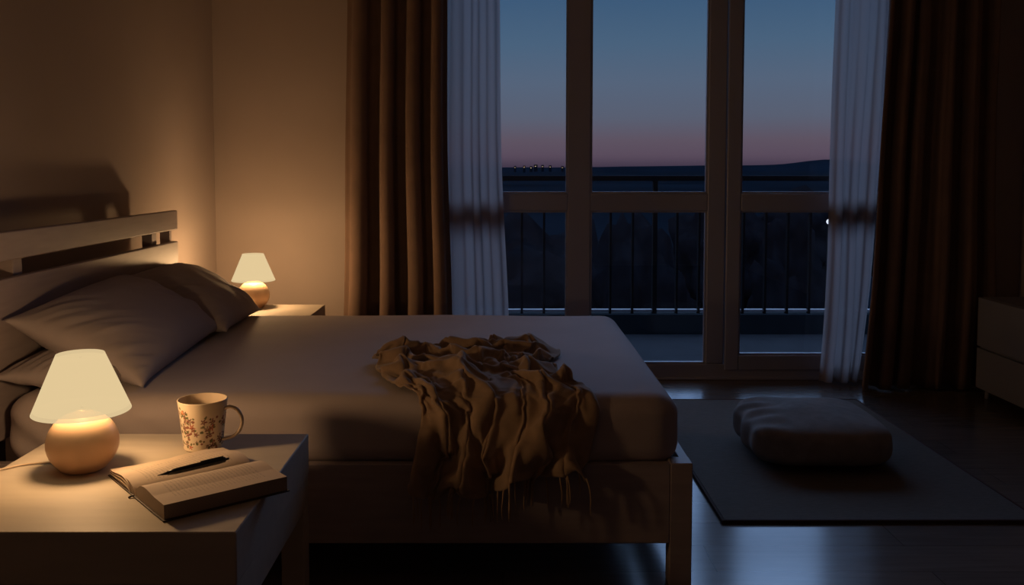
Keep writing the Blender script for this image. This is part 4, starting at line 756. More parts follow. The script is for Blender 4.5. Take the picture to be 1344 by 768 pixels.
9,-11,-11,5,-14,-13,11,-5,-16,-1,-16,-2,-7,-11,4,4,-8,5,-3,-7,-10,2,-15,6,5,-12,16,2,-18,6,2,-10,13,0,-11,4,7,-4,-4,8,8,-7,8,-13,-11,-3,-18,-8,11,4,-14,0,-15,5,2,-11,1,4,-9,0,
2,-15,2,-2,-18,-3,3,-15,14,-4,8,17,5,-11,7,7,-8,-2,-4,-10,3,-1,-16,-2,6,-17,-9,-5,-20,1,-3,-12,12,-2,-12,5,3,-8,-4,3,-7,-11,-3,-17,-8,2,-12,19,13,6,13,-2,-12,2,7,-7,-2,-4,-11,6,
1,-15,-6,2,-17,-9,13,-11,-7,1,-12,-6,0,-10,-1,0,-9,1,-1,-6,-11,10,-11,-1,-1,-13,-3,1,-11,-6,-3,-9,-1,4,-7,-4,-1,-5,-9,6,-7,-7,-5,-9,-8,5,-11,-1,0,-8,-8,6,3,-8,2,-3,-9,4,-5,-6,
3,-4,-9,3,-6,-7,-5,-10,-2,-4,-9,-3,0,-7,-8,1,-7,-10,11,-6,-45,-4,4,-10,0,-6,-10,0,-6,-10,7,-6,-7,-6,0,-10,1,-4,-11,0,-6,-9,-4,10,-6,-2,2,-11,1,-2,-11,-1,1,-11,4,-3,-11,7,-4,-8,
2,-3,-11,-3,1,-11,-4,3,-11,-209,3243,567,4,-12,2,3,-9,0,4,-12,0,-6,-16,-3,7,-17,8,-12,-16,0,4,5,16,0,-3,11,0,-2,10,-3,-15,-2,9,1,-16,1,-17,-10,13,-12,-8,-5,-7,-12,0,-9,-4,1,-6,9,
3,-13,-5,5,-16,9,3,-17,10,0,-14,13,-5,-2,14,1,-8,5,9,-3,-3,6,-11,-8,8,-12,-11,7,-9,-15,7,-2,-18,-3,-14,0,1,-11,0,5,-9,4,-1,-14,-4,-6,-17,7,4,1,21,3,-3,17,-2,-12,7,4,-9,0,
0,-12,-2,-1,-17,-1,5,-18,-10,-6,-19,1,-5,-11,11,2,-10,-1,1,-11,-3,4,-6,-12,-7,-20,1,11,-2,17,5,0,18,2,-10,-3,1,-10,4,0,-10,-10,3,-16,-3,4,-17,-4,6,-13,-6,1,-13,-5,1,-10,1,5,-2,-10,
0,-5,-11,-1,-12,-4,-1,-13,-5,4,-11,-2,3,-7,-4,0,-5,-9,2,-6,-9,5,-12,-4,4,-11,-5,3,-12,3,7,-1,-9,-2,-10,-3,2,-7,-5,0,-7,-7,0,-7,-7,2,-8,-6,2,-6,-7,3,-4,-10,3,-3,-11,12,8,-51,
-4,2,-11,-3,-1,-11,-4,-1,-10,0,-5,-11,2,-6,-10,7,-8,-3,-8,5,-8,6,-4,-9,-4,6,-9,-4,6,-9,1,-2,-11,-2,2,-11,6,-4,-9,-1,-2,-11,2,-1,-11,3,-4,-10,-202,3247,558,-1,-15,1,1,-10,0,5,-10,0,
2,-14,0,-3,-19,2,-1,-19,7,-6,-5,18,2,-2,13,1,-3,10,1,-1,11,5,-7,-14,6,1,-18,2,-10,-18,6,-13,-11,-1,-13,5,0,-10,-5,6,-9,2,1,-9,14,5,-16,8,-6,-14,12,4,-10,15,-2,-11,8,-1,-10,3,
1,-9,-8,3,-9,-12,5,-9,-17,14,-5,-13,14,-6,-8,-1,-12,-4,3,-10,0,2,-12,1,-4,-16,0,-7,-12,16,8,2,19,-2,-5,16,1,-11,4,4,-9,-4,-5,-13,3,5,-16,-7,1,-21,-7,-8,-17,2,-2,-13,4,1,-9,5,
-1,-10,-5,5,-8,-15,-4,-17,9,10,0,18,8,-2,13,0,-11,0,3,-10,-7,-3,-10,-11,8,-16,2,5,-19,-1,1,-15,-4,4,-12,-2,4,-8,-6,2,-6,-9,7,-2,-10,0,-10,-9,0,-9,-9,2,-9,-6,3,-9,-5,3,-10,-1,
5,-10,-3,5,-11,-4,4,-12,-1,5,-8,-8,0,-11,0,2,-7,-8,2,-5,-8,1,-5,-7,3,-6,-8,2,-4,-9,2,-2,-11,1,1,-10,-8,-15,-63,12,3,-1,0,3,-12,-8,-6,-6,7,5,-7,4,4,-10,0,3,-11,-3,-10,-4,
1,9,-6,-3,7,-9,-3,4,-10,-4,2,-11,-3,3,-11,0,-2,-11,5,-5,-9,4,-3,-10,1,-2,-12,-196,3253,564,-2,-16,-3,1,-12,-2,4,-10,1,2,-12,-1,0,-17,3,-1,-20,3,-6,-11,15,0,-2,16,0,0,13,2,0,9,
3,-12,-1,6,1,-17,4,-3,-19,4,-11,-16,1,-15,-6,0,-11,0,5,-9,1,2,-8,11,3,-11,11,-2,-16,12,0,-19,6,-3,-10,11,1,-8,10,2,-9,-4,-1,-12,-5,2,-9,-14,6,-6,-18,14,-6,-13,15,-7,-5,1,-11,-3,
-2,-9,5,0,-14,0,-4,-17,3,-4,-7,17,9,2,19,-1,-8,11,3,-9,-1,-6,-9,6,0,-16,-3,7,-17,-9,-2,-21,-4,-5,-15,1,-3,-11,8,3,-11,0,2,-3,-12,0,-16,-9,0,-15,13,11,3,14,7,-8,9,-1,-7,-8,
1,-9,-9,2,-15,-6,8,-18,-1,2,-18,-5,5,-15,-3,11,-7,2,5,-9,0,3,-11,-1,1,-10,-8,2,-9,-9,5,-6,-10,3,-8,-6,4,-8,-5,4,-9,-4,5,-11,-3,5,-11,-4,2,-13,-1,3,-6,-10,2,-6,-8,2,-6,-8,
1,-3,-9,1,-1,-9,-1,-1,-10,-4,2,-11,-1,6,-11,0,-2,-10,-11,-43,-54,4,0,-10,8,0,-8,-4,3,-11,8,4,-6,0,2,-10,7,5,-8,-6,-1,-8,4,10,-5,-1,10,-7,-5,9,-8,-4,-7,-10,0,4,-11,0,5,-10,
-3,-2,-12,6,-4,-9,-190,3259,568,-6,-17,-1,-1,-14,-2,4,-10,-1,4,-11,1,0,-14,1,1,-18,-2,-4,-16,11,-5,0,16,-1,-1,14,2,0,10,5,-11,-1,4,-11,-4,6,4,-18,4,-5,-17,-1,-17,-9,2,-12,-3,5,-9,-2,
2,-10,6,5,-8,8,1,-14,12,-3,-15,12,-1,-17,7,-2,-8,12,2,-10,-1,0,-10,0,0,-10,-9,3,-12,-14,5,-5,-19,18,-1,-7,4,-12,-4,2,-9,3,5,-10,-1,-1,-14,3,-8,-18,3,2,-3,19,7,0,18,-2,-9,8,
-2,-8,3,1,-12,-1,1,-17,-2,4,-18,-10,-2,-20,-1,-7,-12,9,4,-10,0,2,-10,-5,5,-4,-13,-8,-17,-8,14,-5,13,10,-9,12,2,-12,1,1,-4,-11,3,-10,-9,3,-16,-6,6,-19,-4,7,-17,-1,7,-14,-2,8,-9,0,
8,-7,2,6,-10,2,2,-12,1,1,-11,-6,2,-9,-8,3,-7,-6,5,-6,-6,4,-9,-4,2,-12,-1,3,-6,-11,3,-7,-10,2,-6,-9,-2,1,-11,3,-4,-8,-2,1,-9,0,-1,-10,-1,-7,-10,-2,1,-10,-2,0,-10,-23,-55,-55,
10,1,-6,1,0,-10,5,5,-9,3,3,-10,7,5,-10,-1,3,-11,6,9,-5,-1,6,-7,-4,6,-9,-9,7,-2,6,1,-9,0,4,-10,-7,-2,-9,3,4,-10,3,5,-10,-186,3267,565,-3,-19,1,-4,-15,-1,4,-12,-1,4,-9,0,
1,-13,3,-1,-16,1,-1,-19,1,-5,-8,16,-4,2,15,2,2,11,5,-8,4,3,-11,2,5,-7,-15,5,4,-18,2,-13,-14,-3,-15,-2,6,-10,-3,5,-9,0,3,-10,3,0,-12,9,1,-13,12,-1,-13,15,-2,-13,10,0,-12,1,
0,-10,5,2,-9,-7,1,-11,-10,2,-11,-14,8,-5,-17,17,-3,-3,2,-11,-1,3,-7,-8,0,-12,0,-3,-16,4,-3,-15,14,1,-3,20,9,0,16,-4,-8,7,1,-9,3,3,-14,-3,3,-19,-4,1,-21,-5,-9,-16,-8,8,-11,7,
5,-9,1,3,-11,-3,0,-10,-13,-1,-14,-14,11,-10,13,12,-6,8,1,-12,-4,4,0,-11,3,-13,-8,4,-16,-6,5,-19,-5,6,-17,-1,9,-11,1,7,-10,0,6,-7,2,6,-7,6,4,-12,2,1,-12,-2,1,-10,-4,2,-8,-5,
3,-9,-4,3,-3,-8,0,-8,-10,2,-5,-12,-1,-4,-10,-1,0,-11,5,-4,-8,-2,-3,-9,0,-2,-9,0,-6,-11,-2,-5,-8,-14,0,-3,-25,-59,-63,12,1,-5,7,0,-9,3,4,-10,6,5,-9,2,4,-11,2,4,-10,1,10,-7,
0,8,-9,-6,6,-3,-6,5,-3,6,-1,-10,0,5,-10,-3,0,-10,0,4,-8,5,8,-8,-180,3274,562,-3,-20,3,-7,-16,-5,1,-14,-1,4,-9,0,2,-11,1,3,-13,6,-1,-18,1,-4,-17,10,-4,-1,17,-1,4,13,2,-3,12,
4,-9,2,5,-6,-13,5,-8,-15,5,0,-18,0,-17,-6,1,-14,0,3,-8,-9,2,-10,0,-3,-10,8,6,-13,10,0,-14,14,0,-14,13,0,-10,12,-2,-10,4,2,-11,-2,2,-10,-7,2,-12,-13,4,0,-19,10,-15,-8,15,-4,-2,
3,-7,-9,3,-9,0,-1,-13,-2,-6,-17,6,-3,-12,17,10,-2,17,-5,-11,9,7,-1,8,-5,-8,-8,2,-15,-5,1,-19,-6,2,-21,-6,7,-17,5,10,-9,6,6,-8,-1,4,-13,-2,0,-15,-10,0,-12,-15,8,-13,10,12,-5,7,
-1,-11,-3,7,0,-10,3,-13,-9,4,-17,-3,5,-17,5,6,-12,-11,6,-12,-1,5,-10,1,-2,-10,4,-4,-10,1,10,-6,0,6,-9,1,3,-9,-2,1,-9,-3,1,-5,-7,1,-6,-9,1,-7,-11,-6,-1,-11,-1,-1,-9,2,-6,-10,
0,-2,-9,2,-2,-10,-2,-5,-8,-1,-5,-7,-10,-8,-8,-30,-64,-59,11,5,-6,7,0,-10,5,3,-9,4,5,-9,4,4,-11,-2,6,-9,4,8,-9,0,10,-8,-10,9,1,-7,9,-4,4,-5,-12,2,4,-9,-3,2,-9,0,2,-13,
10,4,-7,-178,3280,568,2,-19,-4,-9,-16,-6,0,-17,3,4,-11,-3,3,-9,0,0,-12,0,4,-14,8,-3,-19,6,-5,-11,15,-2,2,16,0,4,13,3,-6,6,5,-9,-7,5,-8,-13,4,1,-18,3,-13,-14,0,-17,1,3,-8,-11,
4,-10,-1,-2,-11,3,-5,-14,4,2,-14,13,2,-14,13,1,-12,13,5,-7,12,2,-10,2,1,-11,-2,3,-11,-9,2,4,-19,5,-20,-3,8,-14,-7,13,-3,-7,-7,-8,2,3,-10,2,10,-5,-11,-7,-18,-1,0,-15,15,9,-4,16,
7,-7,9,-4,-10,-2,-1,-1,-13,5,-16,-3,2,-21,-6,5,-20,1,11,-12,8,7,-10,2,5,-9,-3,4,-14,-1,1,-17,-6,0,-12,-14,5,-13,7,8,-2,10,1,-11,1,3,-9,-8,5,-9,-13,3,-15,9,-3,-16,-4,10,-12,-3,
7,-10,-2,2,-11,-1,-8,-7,-3,-5,-9,1,6,-9,0,8,-7,-2,5,-8,-2,0,-8,-6,2,-5,-8,4,-6,-7,-3,-4,-10,-1,-2,-10,-6,-5,-8,-4,-2,-10,4,-1,-11,-2,-5,-8,3,-2,-11,-4,-9,-5,2,-3,-8,-33,-65,-54,
7,5,-13,6,4,-9,3,4,-10,4,3,-10,0,6,-8,2,8,-7,0,7,-11,-5,9,3,-5,12,-3,3,1,-12,2,2,-9,-3,4,-10,-1,1,-11,4,1,-11,-168,3274,562,-7,-10,15,0,-13,-15,-1,-18,5,1,-14,1,1,-10,1,
5,-6,-6,-5,-9,10,4,-17,-3,-1,-18,9,-1,-2,18,-2,2,15,3,-5,9,1,-4,-9,6,-12,-2,5,1,-16,4,-8,-18,-1,-16,-9,5,-15,-2,-3,-10,6,4,-8,1,1,-13,-2,-2,-16,-4,2,-15,13,2,-13,14,5,-8,14,
2,-11,5,1,-9,-4,6,-9,5,3,-2,-17,1,-7,-18,10,-15,8,7,-16,2,2,-1,-14,5,-7,6,4,-12,3,-3,-16,-3,3,-14,-15,0,-17,12,3,-10,12,4,-9,8,-1,-3,-11,4,5,-13,5,-18,0,-1,-20,-5,9,-17,6,
-2,-16,0,1,-10,-1,11,-2,1,8,-11,5,2,-17,-4,-1,-14,-10,2,-13,7,7,-5,7,3,-11,0,4,-10,-8,1,-13,-6,-1,-15,10,-2,-15,-5,12,-9,-1,5,-9,-6,-2,-10,-6,-9,-6,0,-2,-10,0,6,-9,0,5,-9,0,
2,-6,-5,2,-6,-7,3,-8,-6,6,-7,-8,-2,-3,-10,-3,-4,-9,-8,-3,-8,0,0,-12,-2,1,-10,1,-5,-9,-1,-4,-9,0,-13,-4,-24,-58,-56,0,7,-10,4,5,-11,4,3,-10,8,2,-8,-3,6,-8,2,7,-7,5,6,-9,
-8,7,0,0,11,-5,-1,8,-9,1,5,-11,2,1,-11,2,-2,-11,-5,6,-9,-152,3272,565,-7,0,14,1,-15,-13,-1,-19,1,0,-17,-4,1,-10,7,3,-9,2,-3,-8,-8,2,-5,15,0,-19,-7,-2,-1,19,1,-5,17,2,-10,8,
0,-10,0,5,3,-10,6,-14,-4,5,0,-18,0,-12,-15,1,-16,7,2,-13,-7,2,-8,-6,2,-10,-1,0,-14,-1,1,-16,7,2,-16,12,3,-13,12,5,-7,13,1,-11,-1,2,-9,-5,5,-12,5,2,9,-15,8,-12,-14,3,-19,-4,
9,-14,2,-5,-5,-10,7,-7,3,5,-12,5,1,-16,9,2,-16,-13,1,-13,13,1,-10,12,-1,-9,-8,4,8,-6,1,-5,-15,-2,-19,-3,-2,-21,0,0,-18,2,5,-11,3,5,-8,0,11,-4,4,8,-9,7,-1,-17,-4,-1,-15,-6,
1,-11,6,4,-8,4,4,-10,-1,6,-11,-7,-1,-15,-1,-2,-15,10,-2,-13,-6,7,-9,-4,2,-4,-10,-5,-7,-3,0,-12,-1,0,-9,-2,6,-9,1,3,-8,-3,4,-11,1,2,-8,-5,2,-6,-7,2,-5,-9,0,-3,-11,-4,-4,-8,
-4,-3,-12,-1,0,-11,-6,0,-6,1,-3,-8,-6,-10,-5,-9,-59,-60,-1,10,-7,5,2,-10,5,1,-11,1,9,-8,3,0,-9,6,3,-10,-5,11,-2,-1,11,-5,3,2,-11,-1,8,-8,0,9,-6,1,3,-12,2,-1,-11,-2,-1,-10,
-135,3278,572,-5,-4,12,2,-12,-13,-2,-17,-10,0,-19,1,2,-15,5,0,-8,-6,0,-10,-1,-2,-13,5,4,-3,17,-4,-20,1,4,9,17,-1,-14,6,2,-9,7,0,-8,-5,9,8,-6,5,-14,-8,1,0,-20,2,-19,2,1,-12,-11,
3,-12,-3,2,-9,1,2,-12,1,-7,-5,14,7,-17,4,4,-18,6,4,-16,6,2,-11,6,-2,-4,9,4,-9,5,2,6,-15,-4,-18,-4,12,-8,-14,3,-10,-16,5,-12,1,1,-4,10,4,-10,4,6,-15,3,-2,-13,-15,1,-17,12,
1,-16,6,-1,-13,3,1,-2,-10,4,6,-11,-2,-15,-7,-6,-19,4,0,-20,-3,0,-15,-3,2,-12,0,6,-6,6,13,-3,2,6,-10,8,-1,-16,-7,-1,-15,-1,1,-10,4,3,-9,0,8,-8,1,2,-14,-1,-1,-16,-3,-1,-14,10,
-5,-14,-6,6,-6,-7,2,-6,-6,-1,-9,-3,1,-10,-5,4,-8,1,5,-9,-4,2,-10,-2,5,-9,3,3,-7,-5,1,-7,-8,-3,-6,-8,-1,-4,-10,0,-2,-11,-4,-3,-10,-4,-1,-9,2,-3,-8,-2,-5,-8,-3,-5,-8,-10,-40,-55,
5,-3,-9,5,4,-10,4,5,-10,4,4,-9,3,3,-10,-1,5,-10,-1,9,-8,0,14,1,0,6,-9,-3,-4,-12,-8,-2,-8,-1,-1,-11,1,-1,-12,-118,3282,581,-3,-8,8,0,-14,-8,0,-8,-17,1,-21,-1,1,-17,2,-2,-13,3,
-1,-9,4,3,-9,-5,-3,-16,0,4,-4,19,-5,-15,11,5,9,14,2,-13,-3,0,-9,5,4,-6,-9,7,11,-6,3,-3,-18,1,-17,-10,2,-18,-2,-3,-13,7,3,-10,2,5,-7,-7,-7,-2,12,-2,-12,12,0,-17,8,3,-18,7,
3,-14,5,4,-10,6,8,-8,1,-1,-6,-12,0,-10,-16,-4,-18,0,11,-5,-16,10,-5,-12,-7,-10,-1,-2,-10,5,10,-6,4,7,-16,4,-6,-16,-10,-6,-14,10,0,-16,6,8,-7,0,1,7,-9,3,-7,-12,-5,-18,1,-6,-19,4,
6,-17,-6,-1,-15,-3,1,-8,3,5,-7,3,15,-4,1,3,-12,10,-1,-16,-7,-2,-13,-2,5,-10,3,3,-7,8,4,-11,0,2,-14,-3,1,-16,-3,-1,-14,5,-4,-15,-2,3,-8,-7,2,-7,-4,3,-7,-6,7,-6,-7,5,-10,2,
1,-6,-10,6,-7,6,-2,-4,-9,1,-5,-8,3,-7,-6,3,-8,-7,-6,4,-9,-1,-3,-11,-2,-3,-11,-1,-3,-10,-1,-4,-9,-2,-5,-9,-8,-43,-43,4,-1,-11,-7,7,-5,3,5,-10,3,4,-10,4,4,-10,5,4,-9,8,-1,-8,
2,-1,-11,-9,-3,-7,-10,-3,-3,-2,-2,-11,0,-1,-11,2,-1,-12,-105,3284,589,-1,-10,2,0,-12,-4,-1,-3,-18,-2,-20,4,-2,-19,5,-1,-15,3,2,-11,-2,3,-10,-1,1,-12,-3,-6,-15,-6,4,-11,16,2,-2,19,0,3,16,
3,-11,-3,4,-7,-7,5,1,-11,5,11,-12,0,-15,-12,1,-18,1,-3,-16,6,4,-11,-3,-3,5,-6,2,-9,7,-5,-15,3,-3,-16,5,4,-16,11,4,-14,9,-1,-14,2,8,-5,4,5,-8,-4,-2,-7,-13,-5,-18,-1,0,-16,-11,
14,-2,-12,-2,-8,-12,-4,-10,0,-3,-7,10,12,-8,0,9,-18,2,-13,-15,-6,-4,-13,9,6,-10,7,9,2,-4,0,-4,-8,-1,-12,-12,-4,-18,8,-6,-19,2,4,-16,-4,3,-10,-6,-1,-10,0,9,-7,4,14,-7,4,0,-14,8,
1,-15,-9,2,-12,0,4,-3,10,5,-9,3,4,-12,-1,2,-15,-1,2,-16,-3,-2,-14,-3,2,-13,0,2,-9,-6,2,-6,-8,6,-9,2,4,-3,-10,4,-11,2,5,-2,-10,2,-10,2,3,-4,-8,3,-4,-8,1,-3,-9,-1,-10,-3,
-2,-3,-11,-2,-4,-10,-2,-4,-10,-1,-4,-10,-1,-2,-9,-8,-33,-42,-7,7,-7,4,-1,-10,3,-8,-8,3,6,-9,4,0,-10,1,-3,-11,-6,-7,-7,6,0,-10,-7,-3,-9,-10,-3,-3,1,0,-12,0,-2,-11,0,-1,-11,-95,3284,590,
-3,-8,4,1,-10,-3,0,-4,-16,-3,-16,-8,-1,-19,6,-8,-17,-1,-1,-13,-2,2,-11,-1,10,-6,1,-6,-13,-6,4,-16,11,0,0,19,1,1,18,4,-10,7,2,-10,-4,5,-3,-9,4,10,-11,3,-7,-15,-10,-17,3,6,-16,3,
-4,-12,-7,6,2,-5,1,-9,0,-4,-11,7,-3,-14,8,-2,-20,-2,2,-12,14,4,-15,4,4,-9,4,2,-7,1,6,-5,-8,-2,-16,-6,-7,-18,-2,9,-9,-14,8,-4,-14,-5,-8,-5,-8,-7,3,2,-12,6,16,-9,-3,0,-19,2,
-10,-15,0,2,-7,12,8,-4,4,0,-5,-6,5,-6,-12,-4,-15,-6,-3,-18,7,-3,-17,3,2,-14,-4,3,-9,-8,6,-10,-2,8,-10,2,8,-12,6,4,-13,11,4,-10,-12,5,-3,11,5,-9,-4,4,-9,-3,3,-13,-2,2,-15,-3,
1,-15,-1,2,-14,-1,3,-11,-4,5,-9,-1,5,-8,3,5,-5,-8,3,-10,5,6,-4,-9,4,-10,-3,2,-9,-3,4,-1,-9,2,-6,-7,-1,-6,-8,-1,-7,-8,-2,-1,-12,-3,-1,-10,-1,-3,-10,-1,-5,-9,-2,-6,-7,-14,-24,-35,
3,5,-10,4,-5,-9,3,-5,-10,0,-6,-9,-2,-6,-10,-3,-5,-10,-4,-6,-8,-10,-1,-5,-3,-4,-10,3,0,-11,-1,-1,-12,-1,-2,-11,-88,3287,585,-5,-9,7,-1,-9,2,1,-4,-12,-1,-11,-13,-4,-19,-3,-6,-18,2,-6,-15,-3,
1,-13,-1,10,-4,3,1,-11,-2,-1,-16,1,3,-5,17,-3,2,20,7,-6,13,1,-11,2,2,-5,-8,7,4,-8,5,0,-14,-7,-17,-7,-7,-15,10,4,-15,-4,7,-1,-9,1,-6,-9,-7,-9,5,1,-14,7,-1,-15,8,-1,-19,1,
1,-13,9,5,-12,5,-5,-6,5,5,-8,-3,11,-10,-5,-7,-18,-4,-1,-16,-8,12,-2,-15,1,-7,-9,-10,-4,0,-4,-12,0,13,-8,-1,9,-17,0,-9,-17,1,1,-12,11,3,-3,14,0,-11,-4,2,2,-11,5,-14,-4,2,-15,-11,
-2,-17,9,-1,-17,3,4,-12,-6,6,-4,-7,9,-9,3,6,-11,8,9,-14,4,4,-11,-12,7,-7,11,7,-10,1,5,-7,-6,4,-11,-2,3,-14,-3,2,-15,-2,2,-15,-2,0,-11,5,6,-8,-6,4,-9,-2,6,-8,-1,2,-9,6,
4,-9,-4,4,-10,-5,4,-9,-5,3,-6,-7,1,-6,-8,0,-5,-8,1,-5,-10,-3,-1,-11,-4,-5,-10,-1,-1,-11,0,0,-10,-1,-3,-9,-15,-22,-34,-5,-11,0,-2,-7,-9,-2,-6,-9,-2,-5,-10,-1,-5,-10,-2,-6,-9,-3,-6,-9,
1,-1,-11,-2,-5,-11,0,-1,-11,-1,-2,-11,-2,-2,-11,-82,3290,577,-8,-9,9,0,-9,7,-1,-8,-4,2,-4,-13,-3,-16,-10,-4,-20,1,-7,-16,1,-2,-14,1,5,-4,-5,-4,-10,-1,5,-14,-4,6,-9,13,-4,2,20,5,-5,17,
5,-11,8,1,-9,-2,5,-1,-7,6,5,-11,-2,-11,-16,-7,-15,8,-3,-17,4,5,-11,-10,6,2,-11,-6,-9,-2,1,-11,7,0,-14,9,-1,-17,5,-1,-19,1,-3,-13,9,2,-2,13,2,-10,-1,4,-12,-6,7,-12,-5,-5,-18,-5,
4,-11,-16,11,-3,-11,-7,-7,-5,-3,-8,2,4,-5,-10,1,-17,4,7,-19,-3,2,-13,13,3,-1,15,1,-12,5,-1,-8,-7,6,5,-10,2,-16,-2,5,-19,0,-4,-16,-9,5,-13,6,8,-9,-5,4,-6,9,11,-9,0,10,-14,-2,
5,-12,-11,8,-10,10,7,-11,6,7,-8,-5,5,-9,-3,3,-12,-2,2,-15,-2,0,-14,2,1,-13,-5,2,-10,6,3,-10,-1,5,-9,-2,-1,-3,-11,4,-9,-6,6,-11,1,-7,-3,-8,2,-6,-7,3,-4,-6,0,-5,-7,1,-5,-10,
6,-4,-9,-3,-11,-5,0,-4,-11,-1,-3,-9,-2,-1,-8,-14,-25,-33,-3,-9,-6,-2,-10,-7,-2,-7,-10,-2,-5,-10,-3,-8,-5,-2,-6,-10,-3,-5,-10,-2,-5,-9,-2,-5,-11,-1,-2,-12,-1,-3,-11,2,6,-10,-74,3298,578,-9,-16,3,
-5,-10,7,-2,-7,7,0,-7,-9,4,-5,-14,-6,-18,0,-7,-19,1,-2,-16,0,-4,-5,-12,1,-10,-2,7,-10,0,5,-14,4,1,-1,20,1,0,18,2,-15,10,5,-8,6,1,-9,-4,5,2,-11,6,2,-14,-8,-15,-8,-2,-14,14,
-2,-16,-5,6,-3,-11,0,-5,-9,-2,-7,9,-1,-11,10,0,-18,7,0,-20,3,0,-17,-1,2,-2,14,3,-8,5,-1,-13,0,2,-13,-4,8,-16,-9,-2,-16,-10,0,-9,-16,10,-5,-10,-4,-9,1,5,6,-9,3,-15,4,6,-18,-5,
-3,-10,19,2,-18,-5,9,-4,10,2,-10,3,2,-8,-7,4,8,-13,3,-18,-5,3,-19,0,3,-18,0,6,-6,11,3,-7,-9,8,-10,-2,10,-12,-2,11,-13,1,7,-16,3,4,-15,3,10,-1,8,5,-9,-2,3,-11,-1,2,-13,0,
0,-15,-1,-2,-14,-2,-1,-9,-9,4,-10,3,-3,-6,-7,6,-7,-3,3,-10,0,0,-7,-8,-2,-12,1,2,-4,-8,3,-6,-5,0,-6,-6,2,-2,-10,2,-10,-4,2,-3,-10,-1,-8,-9,-1,-5,-10,-3,-5,-8,-10,0,-3,-12,-31,-35,
5,-6,-10,-2,-4,-12,-2,-6,-10,-4,-6,-7,-2,-6,-8,-2,-6,-11,-3,-5,-9,-2,-3,-10,-1,-5,-11,-1,-4,-11,-1,-2,-11,-65,3304,578,-10,-18,2,-9,-13,4,-2,-6,10,-1,-9,-1,4,-1,-13,-1,-14,-10,-8,-18,6,-5,-18,0,
-2,-8,-14,0,-11,-3,3,-8,-3,6,-13,2,3,-8,17,0,5,19,0,-17,9,7,-9,9,2,-9,4,-1,-5,-9,10,3,-10,-1,-2,-18,-9,-18,3,3,-15,12,-1,-12,-8,5,-1,-10,0,-9,0,0,-4,13,0,-16,7,1,-20,2,
0,-19,-4,3,-4,14,4,-8,7,1,-10,-3,3,-12,1,-4,-6,-16,-7,-17,-11,13,-11,-10,-2,-13,7,6,0,-10,5,-10,1,10,-9,-4,6,-17,-3,-2,-21,0,2,-13,14,7,-9,-12,5,-7,8,4,-7,9,-4,-6,-13,11,5,-12,
1,-18,8,1,-18,3,9,-12,-6,-1,-10,7,5,-10,-1,11,-6,-5,1,-16,7,7,-15,1,8,-6,-13,4,-14,-3,5,-9,-2,5,-8,0,2,-10,0,0,-14,0,1,-14,1,4,-13,3,0,-9,-5,-3,-7,3,5,-8,-4,4,-9,0,
-2,-9,-7,-3,-12,0,2,-5,-7,3,-6,-5,4,-5,-7,-1,-8,-8,-5,-4,-4,6,-5,-6,-2,-6,-10,1,-6,-10,-3,-5,-9,-6,-2,-10,-13,-24,-37,2,-6,-9,-3,-2,-11,-3,-5,-10,-3,-6,-9,-2,-7,-8,-3,-6,-9,-3,-5,-10,
-2,-3,-9,-1,-5,-10,-1,-3,-11,0,-4,-10,-68,3299,567,2,-8,20,-9,-17,-6,-2,-6,13,0,-10,-2,-4,-9,-4,8,2,-14,-8,-18,6,-5,-20,-1,-2,-12,-12,-2,-9,-10,3,-8,0,1,-9,8,9,-14,3,0,4,19,-4,-18,7,
9,-6,13,5,-8,7,0,-5,-8,-4,-12,-1,-2,-3,-16,3,-3,-20,-1,-17,10,6,-9,12,3,-9,-8,3,-7,-6,0,1,12,0,-16,-1,0,-19,-1,2,-20,1,4,-8,15,5,-7,10,0,-5,-9,4,-11,4,-1,-11,-12,-8,-8,-15,
5,-14,12,6,-16,-1,6,-5,-11,0,-8,6,3,-12,2,9,-14,-4,6,-13,-14,3,-14,14,7,-8,-15,5,-9,7,-10,1,1,7,-10,-2,6,-14,-1,7,-7,-15,1,-14,12,1,-16,7,2,-13,3,2,-11,0,7,-9,-4,6,-11,-9,
5,-11,11,8,-9,-11,3,-10,-10,4,-12,-1,5,-7,2,2,-10,0,1,-11,-2,0,-14,0,1,-13,0,2,-12,0,-4,-9,6,-1,-9,-5,4,-10,-1,2,-9,-5,-1,-10,-2,0,-3,-10,7,-10,-2,0,-8,-5,-3,-5,-7,-9,-1,-6,
4,-6,-7,0,-3,-10,1,-8,-8,-2,-4,-10,-2,-7,-9,-11,-17,-43,1,-6,-9,-6,-5,-7,-5,-6,-9,-3,-6,-9,-3,-6,-10,-2,-6,-8,-3,-6,-10,-2,-4,-9,-1,-4,-11,-2,-4,-10,1,-3,-11,-78,3286,566,18,-4,9,-6,-5,19,
0,-17,-3,-3,0,-12,1,-10,-1,0,-14,4,-5,6,-18,2,-18,12,-5,-13,-14,1,-14,-3,-1,-7,8,3,-9,5,1,-8,-13,6,-10,15,-4,-19,7,10,-6,14,8,-6,11,1,-11,2,-4,1,-11,0,-15,-4,2,9,-15,-1,-17,-10,
6,-10,14,5,-12,5,-1,3,-10,1,-11,1,3,-14,4,-1,-18,-4,3,-20,5,4,-4,18,5,-13,7,0,-11,-3,2,-5,-8,-6,3,-11,-2,-14,-13,-1,-20,3,12,-9,11,6,-14,0,1,-10,-4,-4,-7,-7,11,-9,6,7,-14,-10,
1,-12,16,5,-17,-6,-9,-4,11,-5,-9,-3,9,-7,-1,10,-1,-12,8,-12,-10,1,-19,-6,-5,-17,5,2,-14,5,5,-6,9,4,-9,-5,7,-11,-5,5,-11,9,3,-16,-4,5,-8,-10,2,-11,-2,6,-6,3,2,-9,0,1,-10,-2,
